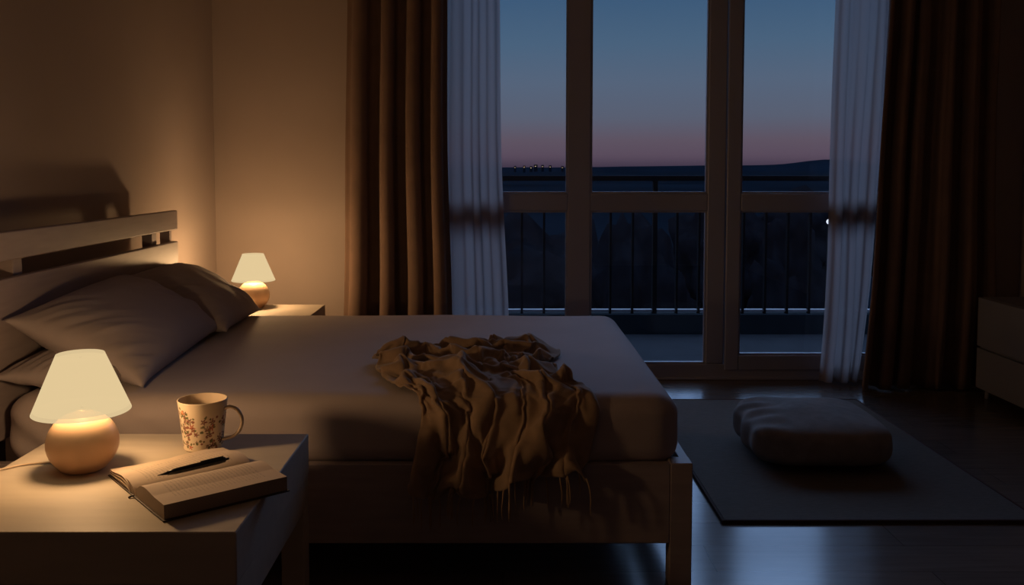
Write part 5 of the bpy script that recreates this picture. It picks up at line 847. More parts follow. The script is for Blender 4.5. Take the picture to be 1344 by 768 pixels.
0,-13,0,4,-13,0,0,-13,-1,0,-10,-1,-3,-9,-2,-1,-10,-3,0,-10,-3,7,-9,-1,0,-2,-10,3,-8,-4,-1,-10,-4,-5,-6,-5,-5,0,-8,3,-4,-7,0,-3,-11,1,-8,-8,0,-4,-9,-1,-5,-10,3,-1,-10,-14,-31,-38,
-10,-4,-6,-2,-6,-8,-2,-6,-9,-4,-7,-11,-2,-7,-8,-2,-6,-9,-4,-5,-11,-1,-4,-10,-1,-4,-10,-1,-2,-10,-61,3292,558,-15,-12,5,16,-5,13,11,-9,13,-2,-6,-14,1,-9,-3,-6,2,9,4,-12,-10,-5,-15,-12,-3,-10,17,
0,-18,-3,3,-8,-9,3,-7,6,2,-7,-10,1,-18,1,1,-9,17,2,-20,4,11,-2,12,-4,-11,-3,-3,-10,1,5,7,-10,-2,-16,-6,5,12,-15,5,-17,8,6,-7,13,0,-7,-10,1,-10,0,3,-13,3,-2,-16,-5,4,-18,8,
3,-3,20,-2,-15,-4,7,-4,10,-1,-6,-10,-7,-11,1,0,-1,-16,-8,-13,-11,3,-20,3,5,-16,0,7,-10,-1,1,-9,-3,10,-1,9,9,-14,-3,0,-13,15,-4,-18,5,-2,-15,5,-6,-10,-3,-4,-6,-8,10,-4,-6,16,-1,-4,
5,-14,-13,-5,-19,0,-2,-14,4,3,-10,8,5,-7,-2,6,-10,-4,9,-11,8,0,-16,-2,7,-12,-7,2,-8,-7,7,-7,2,3,-9,3,0,-10,-3,0,-12,-1,3,-13,0,1,-14,-1,0,-12,1,-2,-9,-2,-2,-8,-6,-2,-9,-5,
3,-10,-3,6,-6,-2,-2,-3,-10,0,-8,-2,-3,-8,-2,-2,-2,-9,4,-5,-6,-1,-3,-12,1,-7,-10,0,-5,-8,-1,-5,-8,-1,-8,-10,-14,-29,-32,-10,-4,-7,-3,-7,-8,-1,-7,-10,-3,-6,-9,-3,-7,-9,-2,-6,-10,-2,-5,-10,
-2,-5,-11,-2,-4,-10,0,-3,-11,-55,3296,576,0,-14,-10,-7,-19,-6,18,-3,11,12,-3,11,-7,-6,7,-6,-6,5,-5,-13,-3,0,-14,-12,4,-13,-17,5,-3,19,2,-14,-7,4,-2,-9,2,-10,-3,1,-14,-3,1,-10,16,0,-21,-3,
5,-14,10,2,-7,12,-5,6,6,-2,-12,-2,7,-9,-11,3,15,-12,4,-9,-16,0,-17,6,9,-7,7,1,-11,-1,1,-10,-1,-3,-14,-7,0,-8,17,-5,-19,3,11,-14,8,-2,-13,7,-1,2,9,1,-8,-6,-2,-3,-15,-8,-12,-12,
-6,-11,-15,2,-19,0,7,-11,1,6,-8,1,7,-6,7,12,-8,5,-2,-17,7,0,-17,11,-5,-17,3,-5,-12,1,-7,-7,-3,3,-6,-8,17,0,-2,12,-5,-12,-2,-19,-5,-7,-14,5,3,-12,4,3,-8,-4,8,-8,-2,8,-12,5,
4,-14,5,2,-11,-11,6,-10,-6,3,-11,-3,3,-7,5,2,-10,-4,0,-12,-1,1,-13,1,2,-14,-1,1,-13,0,-2,-10,-3,1,-10,2,-1,-5,-8,2,-8,3,4,-5,-9,2,-8,-6,-1,-6,-7,-9,-4,-3,3,-4,-7,3,-5,-9,
2,-5,-8,1,-5,-13,-1,-7,-10,0,-7,-9,-2,-8,-8,-16,-36,-19,-7,-6,-8,-2,-6,-10,-1,-6,-9,-2,-6,-10,-1,-5,-10,-1,-5,-11,-2,-4,-10,-2,-5,-11,-1,-4,-10,-2,-5,-11,-46,3288,588,-7,-12,-5,8,-9,-16,2,-19,-9,
13,-5,12,-3,-7,12,4,5,9,-6,-6,8,-3,-2,-16,-1,-9,-20,0,-21,0,14,-8,6,5,-11,1,2,-9,-3,1,-9,-10,1,-10,13,0,-21,-1,-3,-6,19,1,-10,13,-1,-11,1,-3,-6,7,3,2,-11,10,1,-15,3,6,-19,
-1,-18,-6,-2,-16,0,1,-12,0,3,-9,0,6,-12,1,-1,-8,17,-4,-18,8,-1,-20,-4,4,-5,15,2,0,12,1,-9,-4,-7,-8,-7,-5,-9,-14,-5,-4,-19,-1,-19,-4,7,-12,0,4,-10,1,7,-6,6,9,-10,2,3,-14,6,
1,-17,12,-3,-18,6,-8,-13,0,-7,-8,-2,2,-8,-1,7,-4,-9,19,0,-2,3,-14,-12,-9,-15,6,4,-13,2,4,-10,-3,6,-5,-5,6,-12,2,6,-14,5,1,-15,1,8,-7,-10,3,-10,-7,3,-9,4,1,-9,-4,2,-13,1,
1,-14,-2,3,-14,1,1,-13,-1,0,-12,-2,1,-10,-2,-3,-9,4,5,-3,-9,1,-9,6,-1,-9,-6,-2,-8,-7,0,-4,-9,-1,-7,-7,0,-7,-7,0,-5,-9,0,-7,-11,-1,-6,-10,-1,-7,-8,-2,-6,-7,-2,-32,-30,-4,3,-10,
-4,-2,-10,-4,-3,-11,-4,-3,-10,-5,-3,-10,-4,-4,-10,-4,-4,-9,-3,-4,-11,1,-5,-10,1,-4,-11,-48,3282,601,4,-8,-8,7,-6,-16,4,-13,-17,6,-19,1,4,4,16,-4,-9,6,2,7,9,-2,-13,-4,-13,4,-11,11,-19,-5,
6,-11,-15,5,-13,1,5,-8,-1,6,-9,0,1,-9,12,-1,-19,-1,-5,-16,13,0,-11,14,0,-6,11,-3,-4,8,4,-3,-11,1,11,-12,8,3,-17,1,-18,-10,-2,-16,-4,0,-13,-1,3,-9,0,4,-11,0,1,-11,11,-3,-14,13,
-5,-18,-6,5,-9,14,0,1,14,4,-10,-2,-6,-8,-6,-5,-11,-8,-6,-1,-19,-5,-17,-6,4,-16,1,7,-9,-1,8,-5,-1,4,-12,1,9,-12,4,2,-16,12,-3,-18,6,-7,-15,3,-7,-10,1,-2,-9,4,4,-6,-9,17,-1,-3,
12,-7,-12,-10,-14,5,2,-16,4,3,-11,-3,7,-6,-4,7,-7,-8,3,-16,2,8,-13,5,-1,-16,-1,11,-4,-7,5,-10,-3,1,-10,-1,3,-12,-1,0,-14,5,0,-15,4,1,-15,0,3,-13,-2,2,-10,-4,2,-5,-8,1,-9,3,
3,1,-11,0,-10,-5,0,-10,-3,1,-8,-6,0,-5,-8,-2,-4,-9,0,-5,-9,0,-5,-12,0,-8,-9,-1,-9,-8,-1,-9,-6,-6,-8,-3,1,-27,-37,-3,-3,-10,-4,-3,-11,-4,-2,-10,-4,-1,-11,-4,0,-11,-5,4,-9,-6,3,-10,
0,-3,-11,1,-5,-10,-41,3286,600,4,-9,-3,1,-13,-10,8,-5,-19,7,-17,-9,5,-7,16,-11,2,9,8,2,3,0,-10,-1,-15,-4,-4,1,-8,-17,11,-15,1,8,-11,-8,5,-10,0,5,-8,0,3,-10,11,-5,-15,4,-1,-19,6,
-4,-9,15,-3,-8,14,1,-6,9,5,-5,-9,1,7,-12,5,9,-14,3,-15,-11,-2,-18,-5,-1,-14,-1,2,-9,-1,3,-9,0,5,-9,8,-2,-15,9,-7,-16,-7,2,-10,13,3,-1,16,4,-10,-2,-2,-10,-5,-5,-13,-3,-6,0,-18,
-6,-13,-12,-1,-18,6,10,-9,-9,5,-9,-1,0,-10,2,6,-12,4,11,-15,8,-2,-17,8,-7,-16,4,-7,-11,2,0,-8,7,1,-10,-4,11,-3,-9,19,-2,-5,-9,-17,-7,2,-12,13,1,-14,0,8,-5,-3,5,-10,-6,10,-8,-7,
3,-15,-5,5,-13,9,6,-13,4,0,-11,-1,2,-10,-1,4,-11,-1,8,-13,1,4,-15,-3,2,-14,-6,3,-12,-6,3,-11,-2,2,-9,0,0,-6,-8,0,-11,1,6,4,-8,0,-6,-8,-1,-7,-7,1,-6,-8,0,-6,-8,0,-8,-7,
-1,-11,-6,-4,-11,-5,-4,-11,-3,-4,-10,-5,-1,-8,-7,10,-16,-52,-4,-2,-10,-4,0,-11,-4,1,-11,-5,2,-10,-5,4,-9,-5,3,-10,-8,6,-7,1,-3,-10,0,-3,-11,-40,3290,598,2,-9,-4,3,-12,-7,9,-10,-11,1,-16,-10,
13,-8,9,-13,6,9,6,2,7,1,-11,2,-10,-11,-9,-4,3,-16,11,-15,-3,7,-15,-1,6,-10,-2,4,-8,0,8,-8,7,-5,-16,3,-1,-18,6,-7,-8,16,-5,-9,14,3,-8,9,5,-6,-6,2,1,-12,4,13,-11,3,-13,-11,
1,-15,-11,-2,-17,-2,2,-11,1,4,-7,-1,2,-11,3,1,-12,12,-8,-15,-7,0,-13,11,2,0,15,4,-10,0,-3,-7,-5,-2,-15,-3,-4,-6,-14,-7,-6,-16,0,-17,9,5,-14,-3,8,-5,-7,1,-11,-1,0,-13,1,5,-15,10,
10,-17,5,-11,-15,4,0,-13,9,0,-7,6,2,-9,-4,1,-14,-4,19,-2,-3,3,-11,-17,2,-13,14,1,-14,8,-4,-11,-1,4,-10,-4,10,-8,-5,14,-7,-4,10,-11,-9,1,-14,-3,2,-11,0,4,-10,0,4,-10,-2,7,-13,0,
6,-15,-1,5,-14,-1,4,-14,-2,3,-11,-2,2,-10,-2,1,-9,-3,-2,-10,-5,-3,-9,-4,9,3,-3,0,-6,-8,0,-7,-6,-1,-7,-7,-2,-9,-5,-3,-11,-5,-3,-12,-5,-4,-11,-4,-4,-10,-5,0,-9,-8,16,1,-66,-5,1,-9,
-6,4,-9,-7,4,-7,-7,3,-9,-6,5,-9,-6,4,-9,1,-4,-9,0,0,-12,-3,0,-11,-38,3293,595,1,-9,-3,0,-10,-8,15,-12,-4,1,-15,-15,13,-10,9,-16,6,7,9,1,10,2,-12,1,-10,-12,-3,-6,7,-18,9,-13,-9,
10,-16,1,6,-12,-1,4,-8,0,5,-10,2,-2,-14,4,0,-17,6,-5,-10,17,-7,-8,14,-2,-5,12,5,-8,-3,5,-3,-12,3,13,-9,2,-13,-12,3,-11,-17,-3,-16,-4,1,-13,0,3,-9,-2,5,-8,8,2,-11,11,-9,-15,-8,
3,-16,11,-1,2,16,1,-12,-2,-8,-6,-1,1,-11,-6,3,-15,-9,-6,-1,-19,-2,-19,4,3,-14,10,9,-6,-5,5,-6,-7,3,-12,-2,0,-18,0,0,-19,5,1,-19,7,4,-9,12,-2,-11,4,5,-7,4,1,-14,1,6,-14,-10,
15,-3,-14,-9,-19,0,7,-13,9,3,-10,7,2,-5,10,1,-13,-3,7,-12,-9,13,-9,-6,13,-7,-2,7,-9,-4,4,-9,-2,3,-12,0,-1,-12,7,3,-16,0,2,-16,-2,1,-15,-2,2,-12,-2,4,-9,-2,1,-9,-4,1,-10,-5,
0,-9,-5,3,-4,-9,5,-4,-7,5,-4,-7,-4,-7,-5,-5,-10,-2,-4,-11,-4,-3,-12,-6,1,-10,-6,2,-7,-9,5,-3,-11,13,5,-78,-5,-1,-9,-7,1,-9,-7,3,-8,-6,5,-11,-7,3,-7,-7,4,-8,0,11,-6,-6,4,-7,
-8,1,-8,-35,3293,597,2,-8,-5,-1,-7,-8,11,-11,-8,2,-15,-11,15,-13,4,-15,4,7,6,1,11,2,-10,1,-5,-13,0,-7,8,-16,4,-12,-14,11,-17,0,5,-14,-1,6,-8,0,4,-9,3,-2,-15,2,-1,-18,6,-3,-12,17,
-4,-9,16,-2,1,15,4,-8,0,3,0,-10,5,10,-10,-2,-18,-10,6,-9,-15,-1,-13,-13,2,-14,1,3,-9,0,1,-11,-1,5,-3,16,-6,-17,-9,0,-12,16,3,-11,14,-9,-4,-8,-5,-7,-2,-3,-9,-6,13,-11,-2,-3,-8,-18,
-4,-17,11,6,-17,1,4,-12,5,8,-3,-5,-3,-11,2,9,-13,-4,3,-19,-5,1,-20,1,0,-16,8,3,-7,9,1,-10,-2,5,-7,10,6,-12,-12,9,-18,0,-6,-20,-9,8,1,16,6,-11,3,4,-10,4,-2,-10,8,0,-15,-2,
6,-15,-6,9,-11,-6,8,-8,-3,5,-9,-2,9,-7,1,6,-13,-2,-3,-14,7,6,-15,-5,4,-12,-7,3,-8,-9,1,-7,-7,-2,-8,-6,-1,-8,-6,3,-11,-2,5,-9,2,0,-10,0,-2,-7,-6,-2,-8,-7,3,-8,-8,-1,-7,-10,
-5,-5,-10,-2,-10,-9,-6,-3,-10,-3,-5,-6,30,2,-79,-9,7,-4,-5,-1,-11,-7,2,-10,-8,7,-5,-2,-1,-12,-5,-2,-6,-2,9,-8,-10,0,-7,-5,5,-8,-35,3292,602,2,-10,-5,2,-5,-8,8,-5,-13,1,-15,-15,17,-13,3,
-15,4,11,8,-3,9,-2,-10,0,0,-14,1,-7,9,-12,3,-10,-16,11,-16,0,6,-15,0,6,-9,0,4,-10,0,-1,-14,4,0,-18,6,-3,-15,14,-4,-3,19,-1,-3,14,3,-8,4,1,5,-9,9,2,-12,-6,-19,-5,5,-11,-16,
3,-12,-11,-5,-11,6,1,-10,0,9,-3,-6,-2,-15,-1,2,-15,11,-11,-16,-2,14,-1,12,-6,-13,1,-4,-1,-9,1,-10,4,5,-3,-14,4,-18,-6,-6,-19,1,9,-8,13,4,-11,8,-2,-9,4,-2,-12,2,-1,-15,-4,9,-17,-4,
13,-15,-4,4,-17,-2,2,-13,1,2,-10,2,1,-12,5,-10,-8,12,4,-20,-2,15,-8,-11,-9,-16,-10,4,-12,4,4,-9,5,12,-3,5,8,-9,9,3,-15,7,3,-15,-2,9,-7,-5,4,-9,-1,0,-12,1,8,-12,-2,5,-5,-14,
7,-15,-3,1,-10,-10,-6,-7,-12,1,-8,-6,3,-7,-4,3,-10,-2,1,-9,-3,1,-10,-2,3,-10,1,0,-9,-3,-3,-7,-8,4,-8,-6,-5,-5,-11,-6,-4,-9,-2,-7,-8,-11,-7,-6,-2,-7,-8,40,3,-84,-12,7,-2,-9,4,-6,
-2,-1,-12,-8,3,-8,-3,-7,-7,-4,0,-9,-7,5,-4,-5,2,-10,-4,10,-3,-30,3292,603,3,-10,-3,2,-3,-10,6,-10,-7,0,-5,-21,16,-14,0,-14,5,12,3,-12,5,4,-9,1,3,-12,3,-6,10,-12,3,-13,-14,5,-15,11,
5,-16,0,6,-10,0,4,-8,0,8,-11,-3,-10,-11,10,6,-19,8,-6,1,19,2,-7,13,3,-9,5,0,-8,-8,1,-4,-14,-1,-6,-18,6,-19,2,3,-12,-15,-3,-7,13,0,-10,1,8,-6,-6,6,-10,-9,-11,-13,-6,-3,-21,0,
13,-1,12,-5,-13,3,-4,-6,8,5,-6,-8,-10,-11,2,16,-9,-4,0,-16,-14,-3,-18,4,0,-12,8,1,-9,4,8,-6,4,2,-12,11,-6,-16,10,7,-18,-5,13,-12,-2,4,-12,0,-4,-9,4,-2,-11,4,4,-16,5,8,-16,-10,
4,-19,-4,2,-2,-21,3,-14,6,3,-10,-1,0,-11,1,9,-8,9,11,-7,10,2,-12,9,1,-13,2,5,-8,-3,6,-9,-2,10,-8,-9,2,-12,-11,-6,-10,-13,0,-13,-9,6,-9,-3,1,-3,-10,2,-8,-1,2,-8,0,0,-11,-3,
1,-8,-4,6,-9,-2,-1,-10,-5,-2,-8,-7,-1,-7,-8,-8,-5,-6,-8,-5,-9,-1,-9,-6,-10,-1,-9,-4,-12,-9,47,8,-84,-10,4,-3,-10,3,-7,-3,-4,-10,-8,3,-5,-3,-10,-9,-7,0,-9,-7,6,-7,-5,2,-9,-4,11,-5,
-30,3294,593,9,-4,4,4,-5,-9,7,-11,-7,-3,-1,-19,14,-14,6,-12,-4,14,8,-10,-3,3,-8,6,-8,-5,7,5,-6,-17,6,-7,-18,4,-14,14,5,-15,-7,6,-8,7,4,-8,1,5,-13,3,-7,-14,-8,4,-7,19,-2,-14,13,
3,-4,14,1,-10,-3,2,-10,0,1,-5,-14,0,-2,-19,2,-19,-7,6,-19,0,-2,-6,13,0,-11,2,-2,-10,1,1,-12,-9,4,-5,-17,-3,-18,6,-4,-17,7,11,-1,10,-3,-7,8,-10,-4,1,-4,-15,-1,6,-16,-9,6,-14,-13,
8,-12,-11,-6,-13,1,-2,-10,2,3,-9,7,4,-11,10,8,-7,16,0,-15,15,2,-17,-1,11,-8,0,1,-9,0,-2,-12,4,8,-14,-6,5,-20,-2,6,-12,-14,-8,-15,-9,-1,-4,-15,4,-10,-1,7,-9,4,6,-12,8,7,-10,10,
7,-8,11,2,-9,9,4,-7,-5,0,-10,-6,10,-7,-8,3,-12,-11,-5,-11,-12,1,-11,-8,10,-11,-1,0,-4,-9,3,-9,-1,1,-8,0,-1,-10,-2,2,-9,-3,1,-9,-1,0,-6,-9,-3,-8,-7,0,-8,-8,-12,-5,-4,-6,-8,-7,
-2,-10,-6,-8,-1,-7,-6,-7,-7,0,-4,-13,42,11,-76,-8,0,-13,-5,-4,-10,-10,2,-3,-7,-5,-7,-8,0,-9,-7,5,-8,-6,2,-10,-4,9,-6,-21,3302,588,10,-4,4,6,-6,-5,-2,-6,-13,6,-10,-16,-3,-7,19,3,-11,15,
8,-10,-3,-4,-4,8,4,-10,-5,6,-6,-15,4,-6,-18,7,-16,10,4,-17,-1,2,-8,-9,2,-9,0,2,-14,1,1,-18,3,4,-7,19,0,-12,15,4,-1,15,0,-10,-3,3,-10,-3,-1,2,-15,2,-8,-17,2,-21,-2,4,-17,4,
-2,-13,6,1,-9,6,-4,-1,-10,2,-11,-9,4,-17,-7,-5,-19,-2,-4,-17,6,-9,-8,8,1,-8,8,7,3,9,-6,-12,9,6,-16,-8,5,-16,-11,-11,-11,-12,5,-14,2,6,-7,-3,3,-8,-8,4,-10,11,1,-13,15,2,-14,15,
4,-6,16,1,-13,4,2,-9,-1,6,-11,-1,7,-14,-6,5,-15,-14,-8,-13,-14,4,-15,-9,1,-6,-14,1,-8,7,8,-9,-1,4,-10,10,7,-13,7,7,-10,9,-1,-8,7,6,-4,-3,-4,-11,-5,9,-10,-7,3,-11,-11,-2,-10,-15,
2,-10,-6,9,-8,3,2,-5,-9,2,-13,2,0,-9,0,-1,-10,-2,3,-9,-4,-1,-11,-1,-4,-2,-11,-2,-8,-7,-1,-8,-7,-8,-6,-3,-4,-11,-8,-2,-10,-6,-3,-1,-8,-7,-5,-7,-6,1,-11,38,11,-78,-4,-7,-11,-7,-3,-9,
-10,0,-4,-9,-3,-6,-6,2,-8,-8,4,-8,-6,4,-9,-2,9,-5,-9,3311,582,9,-3,4,3,-5,-9,3,-10,-11,9,-17,-5,-4,-1,21,2,-10,15,4,-12,4,2,-7,-6,5,-11,-3,3,1,-17,8,-12,-15,4,-20,0,4,-16,-1,
5,-10,0,1,-8,6,3,-13,-5,1,-18,3,1,-14,15,3,-7,18,3,-1,14,1,-10,2,0,-1,-11,1,-3,-14,1,-17,-12,0,-20,1,2,-12,13,3,-13,-5,-1,-8,-5,-6,-3,-9,3,-14,2,-4,-18,3,0,-19,-7,-13,-3,12,
3,-13,2,1,-9,5,4,-8,8,-13,-1,-9,11,-16,-4,1,-15,-13,-5,-16,8,4,-12,-5,-1,1,-11,7,-10,3,7,-12,10,2,-16,10,-1,-15,15,3,-8,17,1,-10,7,1,-7,-5,5,-11,-2,4,-15,-8,-4,-14,-12,0,-14,-15,
1,-15,-8,7,-6,-10,1,-7,6,8,-10,-2,5,-10,11,7,-12,7,6,-10,9,-1,-8,9,7,-5,-6,-9,-9,-7,9,-12,-7,4,-10,-12,0,-10,-12,2,-12,-3,4,-8,4,2,-4,-9,3,-11,1,-4,-13,-1,-1,-11,-2,4,-10,-3,
5,-9,0,-2,-4,-9,-6,-6,-6,-2,-6,-10,-4,-11,-4,0,-8,-9,-2,-8,-8,-4,-3,-8,-4,-5,-8,-6,7,-10,19,6,-73,-5,-3,-9,-4,-1,-10,-4,6,-8,-11,-7,-1,1,6,-11,-9,2,-6,2,0,-11,-6,10,1,5,3321,578,
6,-8,-4,8,-7,1,3,-9,-14,9,-17,5,-4,0,21,3,-12,13,3,-11,-5,3,-8,-5,5,-12,0,4,2,-18,7,-17,-11,4,-19,3,4,-15,-5,4,-9,6,2,-10,-1,1,-14,3,3,-19,-4,1,-14,15,2,-7,17,3,-2,14,
0,-10,0,1,3,-11,1,-8,-14,-13,-14,6,12,-16,-9,-8,-14,-6,-1,-12,-4,-7,-7,-5,4,-8,-8,6,-16,2,-1,-18,7,-15,-7,10,1,-15,9,-8,-6,7,-3,-9,3,10,0,-7,-2,-16,-2,-7,-11,-15,-2,-19,-6,12,-10,7,
4,-13,-3,-1,-2,-10,1,-4,9,-1,-16,7,9,-13,12,0,-14,14,5,-13,9,1,-7,11,2,-9,-5,5,-11,-2,5,-17,-8,-8,-11,-15,-3,-12,-15,3,-15,-6,9,-6,-4,-3,-8,6,11,-9,-3,4,-11,13,7,-12,6,6,-11,9,
1,-7,8,5,-9,-5,-3,-9,-11,7,-8,-8,4,-12,-11,-1,-10,-12,2,-12,-5,5,-8,7,-4,-7,-6,0,-13,0,-1,-10,1,3,-11,-2,5,-9,-3,7,-5,-6,1,-9,-6,-5,-7,-5,-3,-6,-7,-3,-8,-8,1,-7,-10,-2,-5,-11,
-5,-2,-10,-3,-3,-9,-7,6,-6,-3,-1,-68,-3,5,-9,9,4,-5,-11,0,-3,-5,4,-9,-2,4,-11,1,4,-10,-1,2,-11,2,-1,-13,21,3327,574,4,-6,-7,6,-9,-3,7,-14,-6,8,-13,14,-4,0,21,4,-16,4,3,-10,-6,
2,-9,4,6,-10,-7,4,-1,-19,7,-19,-6,4,-20,2,4,-13,-6,3,-8,6,2,-10,0,0,-16,-3,3,-19,4,-1,-8,19,4,-14,10,3,-2,13,-1,-9,-3,1,2,-12,-6,-15,-1,-15,0,-13,2,-18,-10,-4,-17,-8,3,-11,-3,
2,-7,8,2,-9,-8,3,-15,7,-5,-15,11,-16,-9,9,-7,-15,6,1,-8,10,0,-4,-8,10,-9,0,-4,-12,-12,-10,-10,-16,4,-20,-1,12,-9,7,-1,-10,-4,1,-7,-7,-2,0,13,-1,-16,7,5,-15,12,8,-12,11,4,-13,8,
0,-8,7,1,-9,-5,6,-12,-3,3,-15,-6,-4,-14,-16,-8,-11,-15,3,-14,-7,12,-6,2,-2,-8,7,5,-11,-1,2,-12,11,10,-11,9,8,-8,8,3,-8,6,2,-12,-3,0,-9,-10,9,-4,-13,2,-11,-13,3,-12,-9,2,-11,-5,
4,-9,0,0,-12,-1,2,-11,2,-1,-10,4,3,-5,-10,5,-9,-5,-3,0,-9,-1,-7,-7,1,-9,-5,4,-11,-1,-1,-7,-7,-6,1,-11,-4,-3,-10,-2,-4,-9,0,-6,-8,-3,-1,-10,-24,10,-52,5,7,-8,4,6,-9,3,-1,-11,
2,-2,-11,1,-4,-10,1,-4,-11,-4,-8,-8,2,-1,-11,35,3332,571,5,-7,-5,5,-11,3,8,-13,-9,5,-9,18,-2,-6,20,5,-15,-4,1,-11,3,4,-9,0,1,-1,-15,9,-13,-12,6,-20,-4,3,-19,0,1,-15,1,5,-5,-7,
0,-11,-2,2,-16,3,3,-19,8,-3,-10,18,-1,-6,17,7,-9,4,1,-8,-6,-3,-3,-13,-16,-3,-6,-12,-6,-15,1,-19,-8,6,-15,0,1,-10,-2,-4,-9,1,7,-11,-1,-7,-8,12,-7,-17,7,-10,-11,13,-3,-13,2,0,-9,10,
0,-3,-9,9,-10,-5,-11,-11,-11,-3,-14,-16,7,-18,4,12,-8,6,-3,-10,-4,2,-8,-7,-1,0,15,-5,-14,10,4,-16,12,6,-14,12,11,-11,3,-1,-8,6,0,-8,-6,3,-12,-6,-2,-17,-6,3,-13,-16,-5,-14,-11,3,-12,-7,
7,-7,-4,3,-5,13,-2,-14,4,6,-10,12,11,-10,9,10,-7,6,4,-10,0,3,-12,0,-2,-13,-5,7,-7,-12,7,-6,-15,3,-11,-9,3,-11,-5,4,-9,-2,2,-10,1,1,-10,5,1,-5,-11,5,-7,-8,4,-8,-5,-1,-3,-9,
0,-10,1,1,-8,-6,-2,-1,-11,4,-9,-3,-6,0,-10,-2,-3,-10,-2,-3,-10,-2,-3,-9,-1,-4,-9,-19,-5,-45,4,7,-8,-1,-4,-10,7,4,-9,1,-5,-10,0,-5,-11,-2,-6,-9,0,-4,-11,3,0,-11,48,3336,567,5,-8,0,
2,-13,-6,10,-15,3,1,-1,21,2,-13,14,3,-15,1,1,-10,3,1,-2,-10,6,-8,-13,5,-20,-3,6,-19,-3,-2,-19,3,7,-9,-7,0,-9,-2,4,-9,-9,2,-18,2,1,-16,12,-2,-11,17,-2,-5,17,7,-8,-2,-7,-3,-6,
-4,-4,-13,-16,-4,-9,-4,-13,-14,2,-17,-2,3,-15,4,-1,-9,-3,-1,-8,1,9,-11,-3,-9,-11,14,-14,-13,8,-2,-14,10,-5,-13,0,-1,-5,9,1,-3,-11,3,-12,-7,-4,-14,-10,-4,-14,-14,4,-19,3,13,-5,6,-4,-8,-3,
5,-8,-6,1,-5,16,-4,-13,12,3,-15,14,7,-13,10,5,-11,7,0,-7,5,1,-11,-6,6,-10,-13,-11,-16,-9,-1,-14,-14,7,-12,-11,4,-11,-7,8,-6,0,3,-14,4,-2,-6,18,12,-11,5,11,-12,5,8,-10,3,-2,-9,-4,
8,-8,3,-4,-12,-8,12,-11,5,3,-12,-10,7,-6,-11,1,-11,-1,3,-10,-1,8,-7,-3,0,-2,-12,6,-11,-3,4,-4,-10,2,-5,-9,1,-9,4,2,-9,-3,-2,-1,-11,-2,-2,-10,3,-8,-6,-5,0,-10,-2,-2,-10,-3,-3,-9,
-2,-2,-10,-2,-4,-9,-13,-17,-38,3,-1,-11,0,3,-11,-2,-13,-3,1,-4,-10,0,-3,-10,1,-4,-12,2,-1,-11,4,2,-11,54,3337,559,3,-9,-1,8,-14,0,10,-14,10,0,-2,22,2,-13,12,1,-14,3,1,-9,-2,2,-1,-12,
6,-15,-10,5,-19,-5,2,-19,5,-1,-15,-10,4,-8,-6,4,-8,0,-1,-14,1,6,-16,-2,-2,-12,15,-4,-11,16,2,-8,13,5,-6,-6,-10,0,-5,-9,-4,-11,-9,-7,-15,-1,-17,-10,2,-18,3,2,-12,4,-3,-9,-3,-3,-10,2,
11,-12,-4,-11,-15,10,-12,-7,16,-6,-14,8,3,-12,-5,-2,-4,9,1,-3,-12,-5,-14,-9,-1,-13,-13,3,-16,-8,3,-14,5,9,-9,1,-5,-5,-4,9,-8,1,1,-11,15,-4,-10,18,5,-14,12,7,-12,8,5,-10,5,1,-10,2,
1,-13,-1,0,-15,-10,-1,-11,-18,-2,-9,-18,7,-13,-6,-2,-10,6,2,-10,3,5,-12,5,12,-11,-7,8,-15,3,13,-8,5,9,-7,4,-5,-5,-8,9,-7,5,-2,-13,-7,7,-14,1,13,-8,5,4,-13,-1,4,-8,-6,4,-6,-7,
3,0,-11,6,-11,1,5,-6,-10,4,-6,-9,-2,-8,6,5,-8,-4,0,-5,-9,-1,-5,-10,-4,5,-9,-1,-4,-9,-4,0,-11,-3,-3,-9,-2,-3,-10,-2,-5,-9,-1,-5,-8,-15,-14,-39,7,-4,-8,0,-8,-7,-1,-10,-9,0,-3,-12,
1,-8,-8,-2,-5,-9,2,-2,-11,2,0,-12,58,3337,566,5,-8,-7,9,-15,-1,11,-13,13,-8,-11,15,7,-9,15,1,-10,6,2,-8,-5,2,-5,-12,1,-18,-3,10,-18,-8,-2,-17,-4,-3,-11,-10,5,-8,-5,2,-10,0,5,-13,5,
7,-18,3,-7,-10,17,-5,-9,14,6,-10,9,4,-6,-9,-11,0,-7,-11,-2,-12,-6,-11,-14,0,-19,-7,2,-16,2,2,-11,7,-3,-9,-2,-2,-12,2,7,-15,1,-10,-14,8,-11,-7,17,-6,-12,7,1,-12,-4,-2,-6,5,2,-4,-13,
-5,-6,-15,0,-15,-13,7,-18,-1,-1,-11,9,4,-4,-9,5,-10,0,5,-7,11,-5,-8,17,7,-15,13,6,-18,3,8,-11,6,1,-11,0,-2,-10,-1,9,-10,5,1,-15,-11,0,-13,-15,-1,-11,-16,4,-11,8,2,-10,-6,3,-6,10,
6,-13,-7,12,-11,9,9,-12,-10,11,-9,-2,4,-11,-1,1,-7,8,3,-7,-11,5,-12,9,-1,-7,-15,11,-11,3,9,-5,7,3,-7,-7,4,-6,-6,9,-8,6,5,-8,-8,3,-5,-13,-2,-7,8,0,-2,-11,1,-6,-8,1,-5,-8,
-1,-6,-8,-1,-10,-5,1,2,-11,-2,-5,-10,-7,-8,-5,-1,1,-9,-2,-4,-9,-9,-9,-7,-13,-16,-40,11,-2,-7,1,-5,-9,-1,-6,-10,-1,-4,-13,-4,-1,-12,-7,-2,-7,5,-4,-10,4,-4,-10,62,3340,565,5,-12,-1,11,-13,-3,
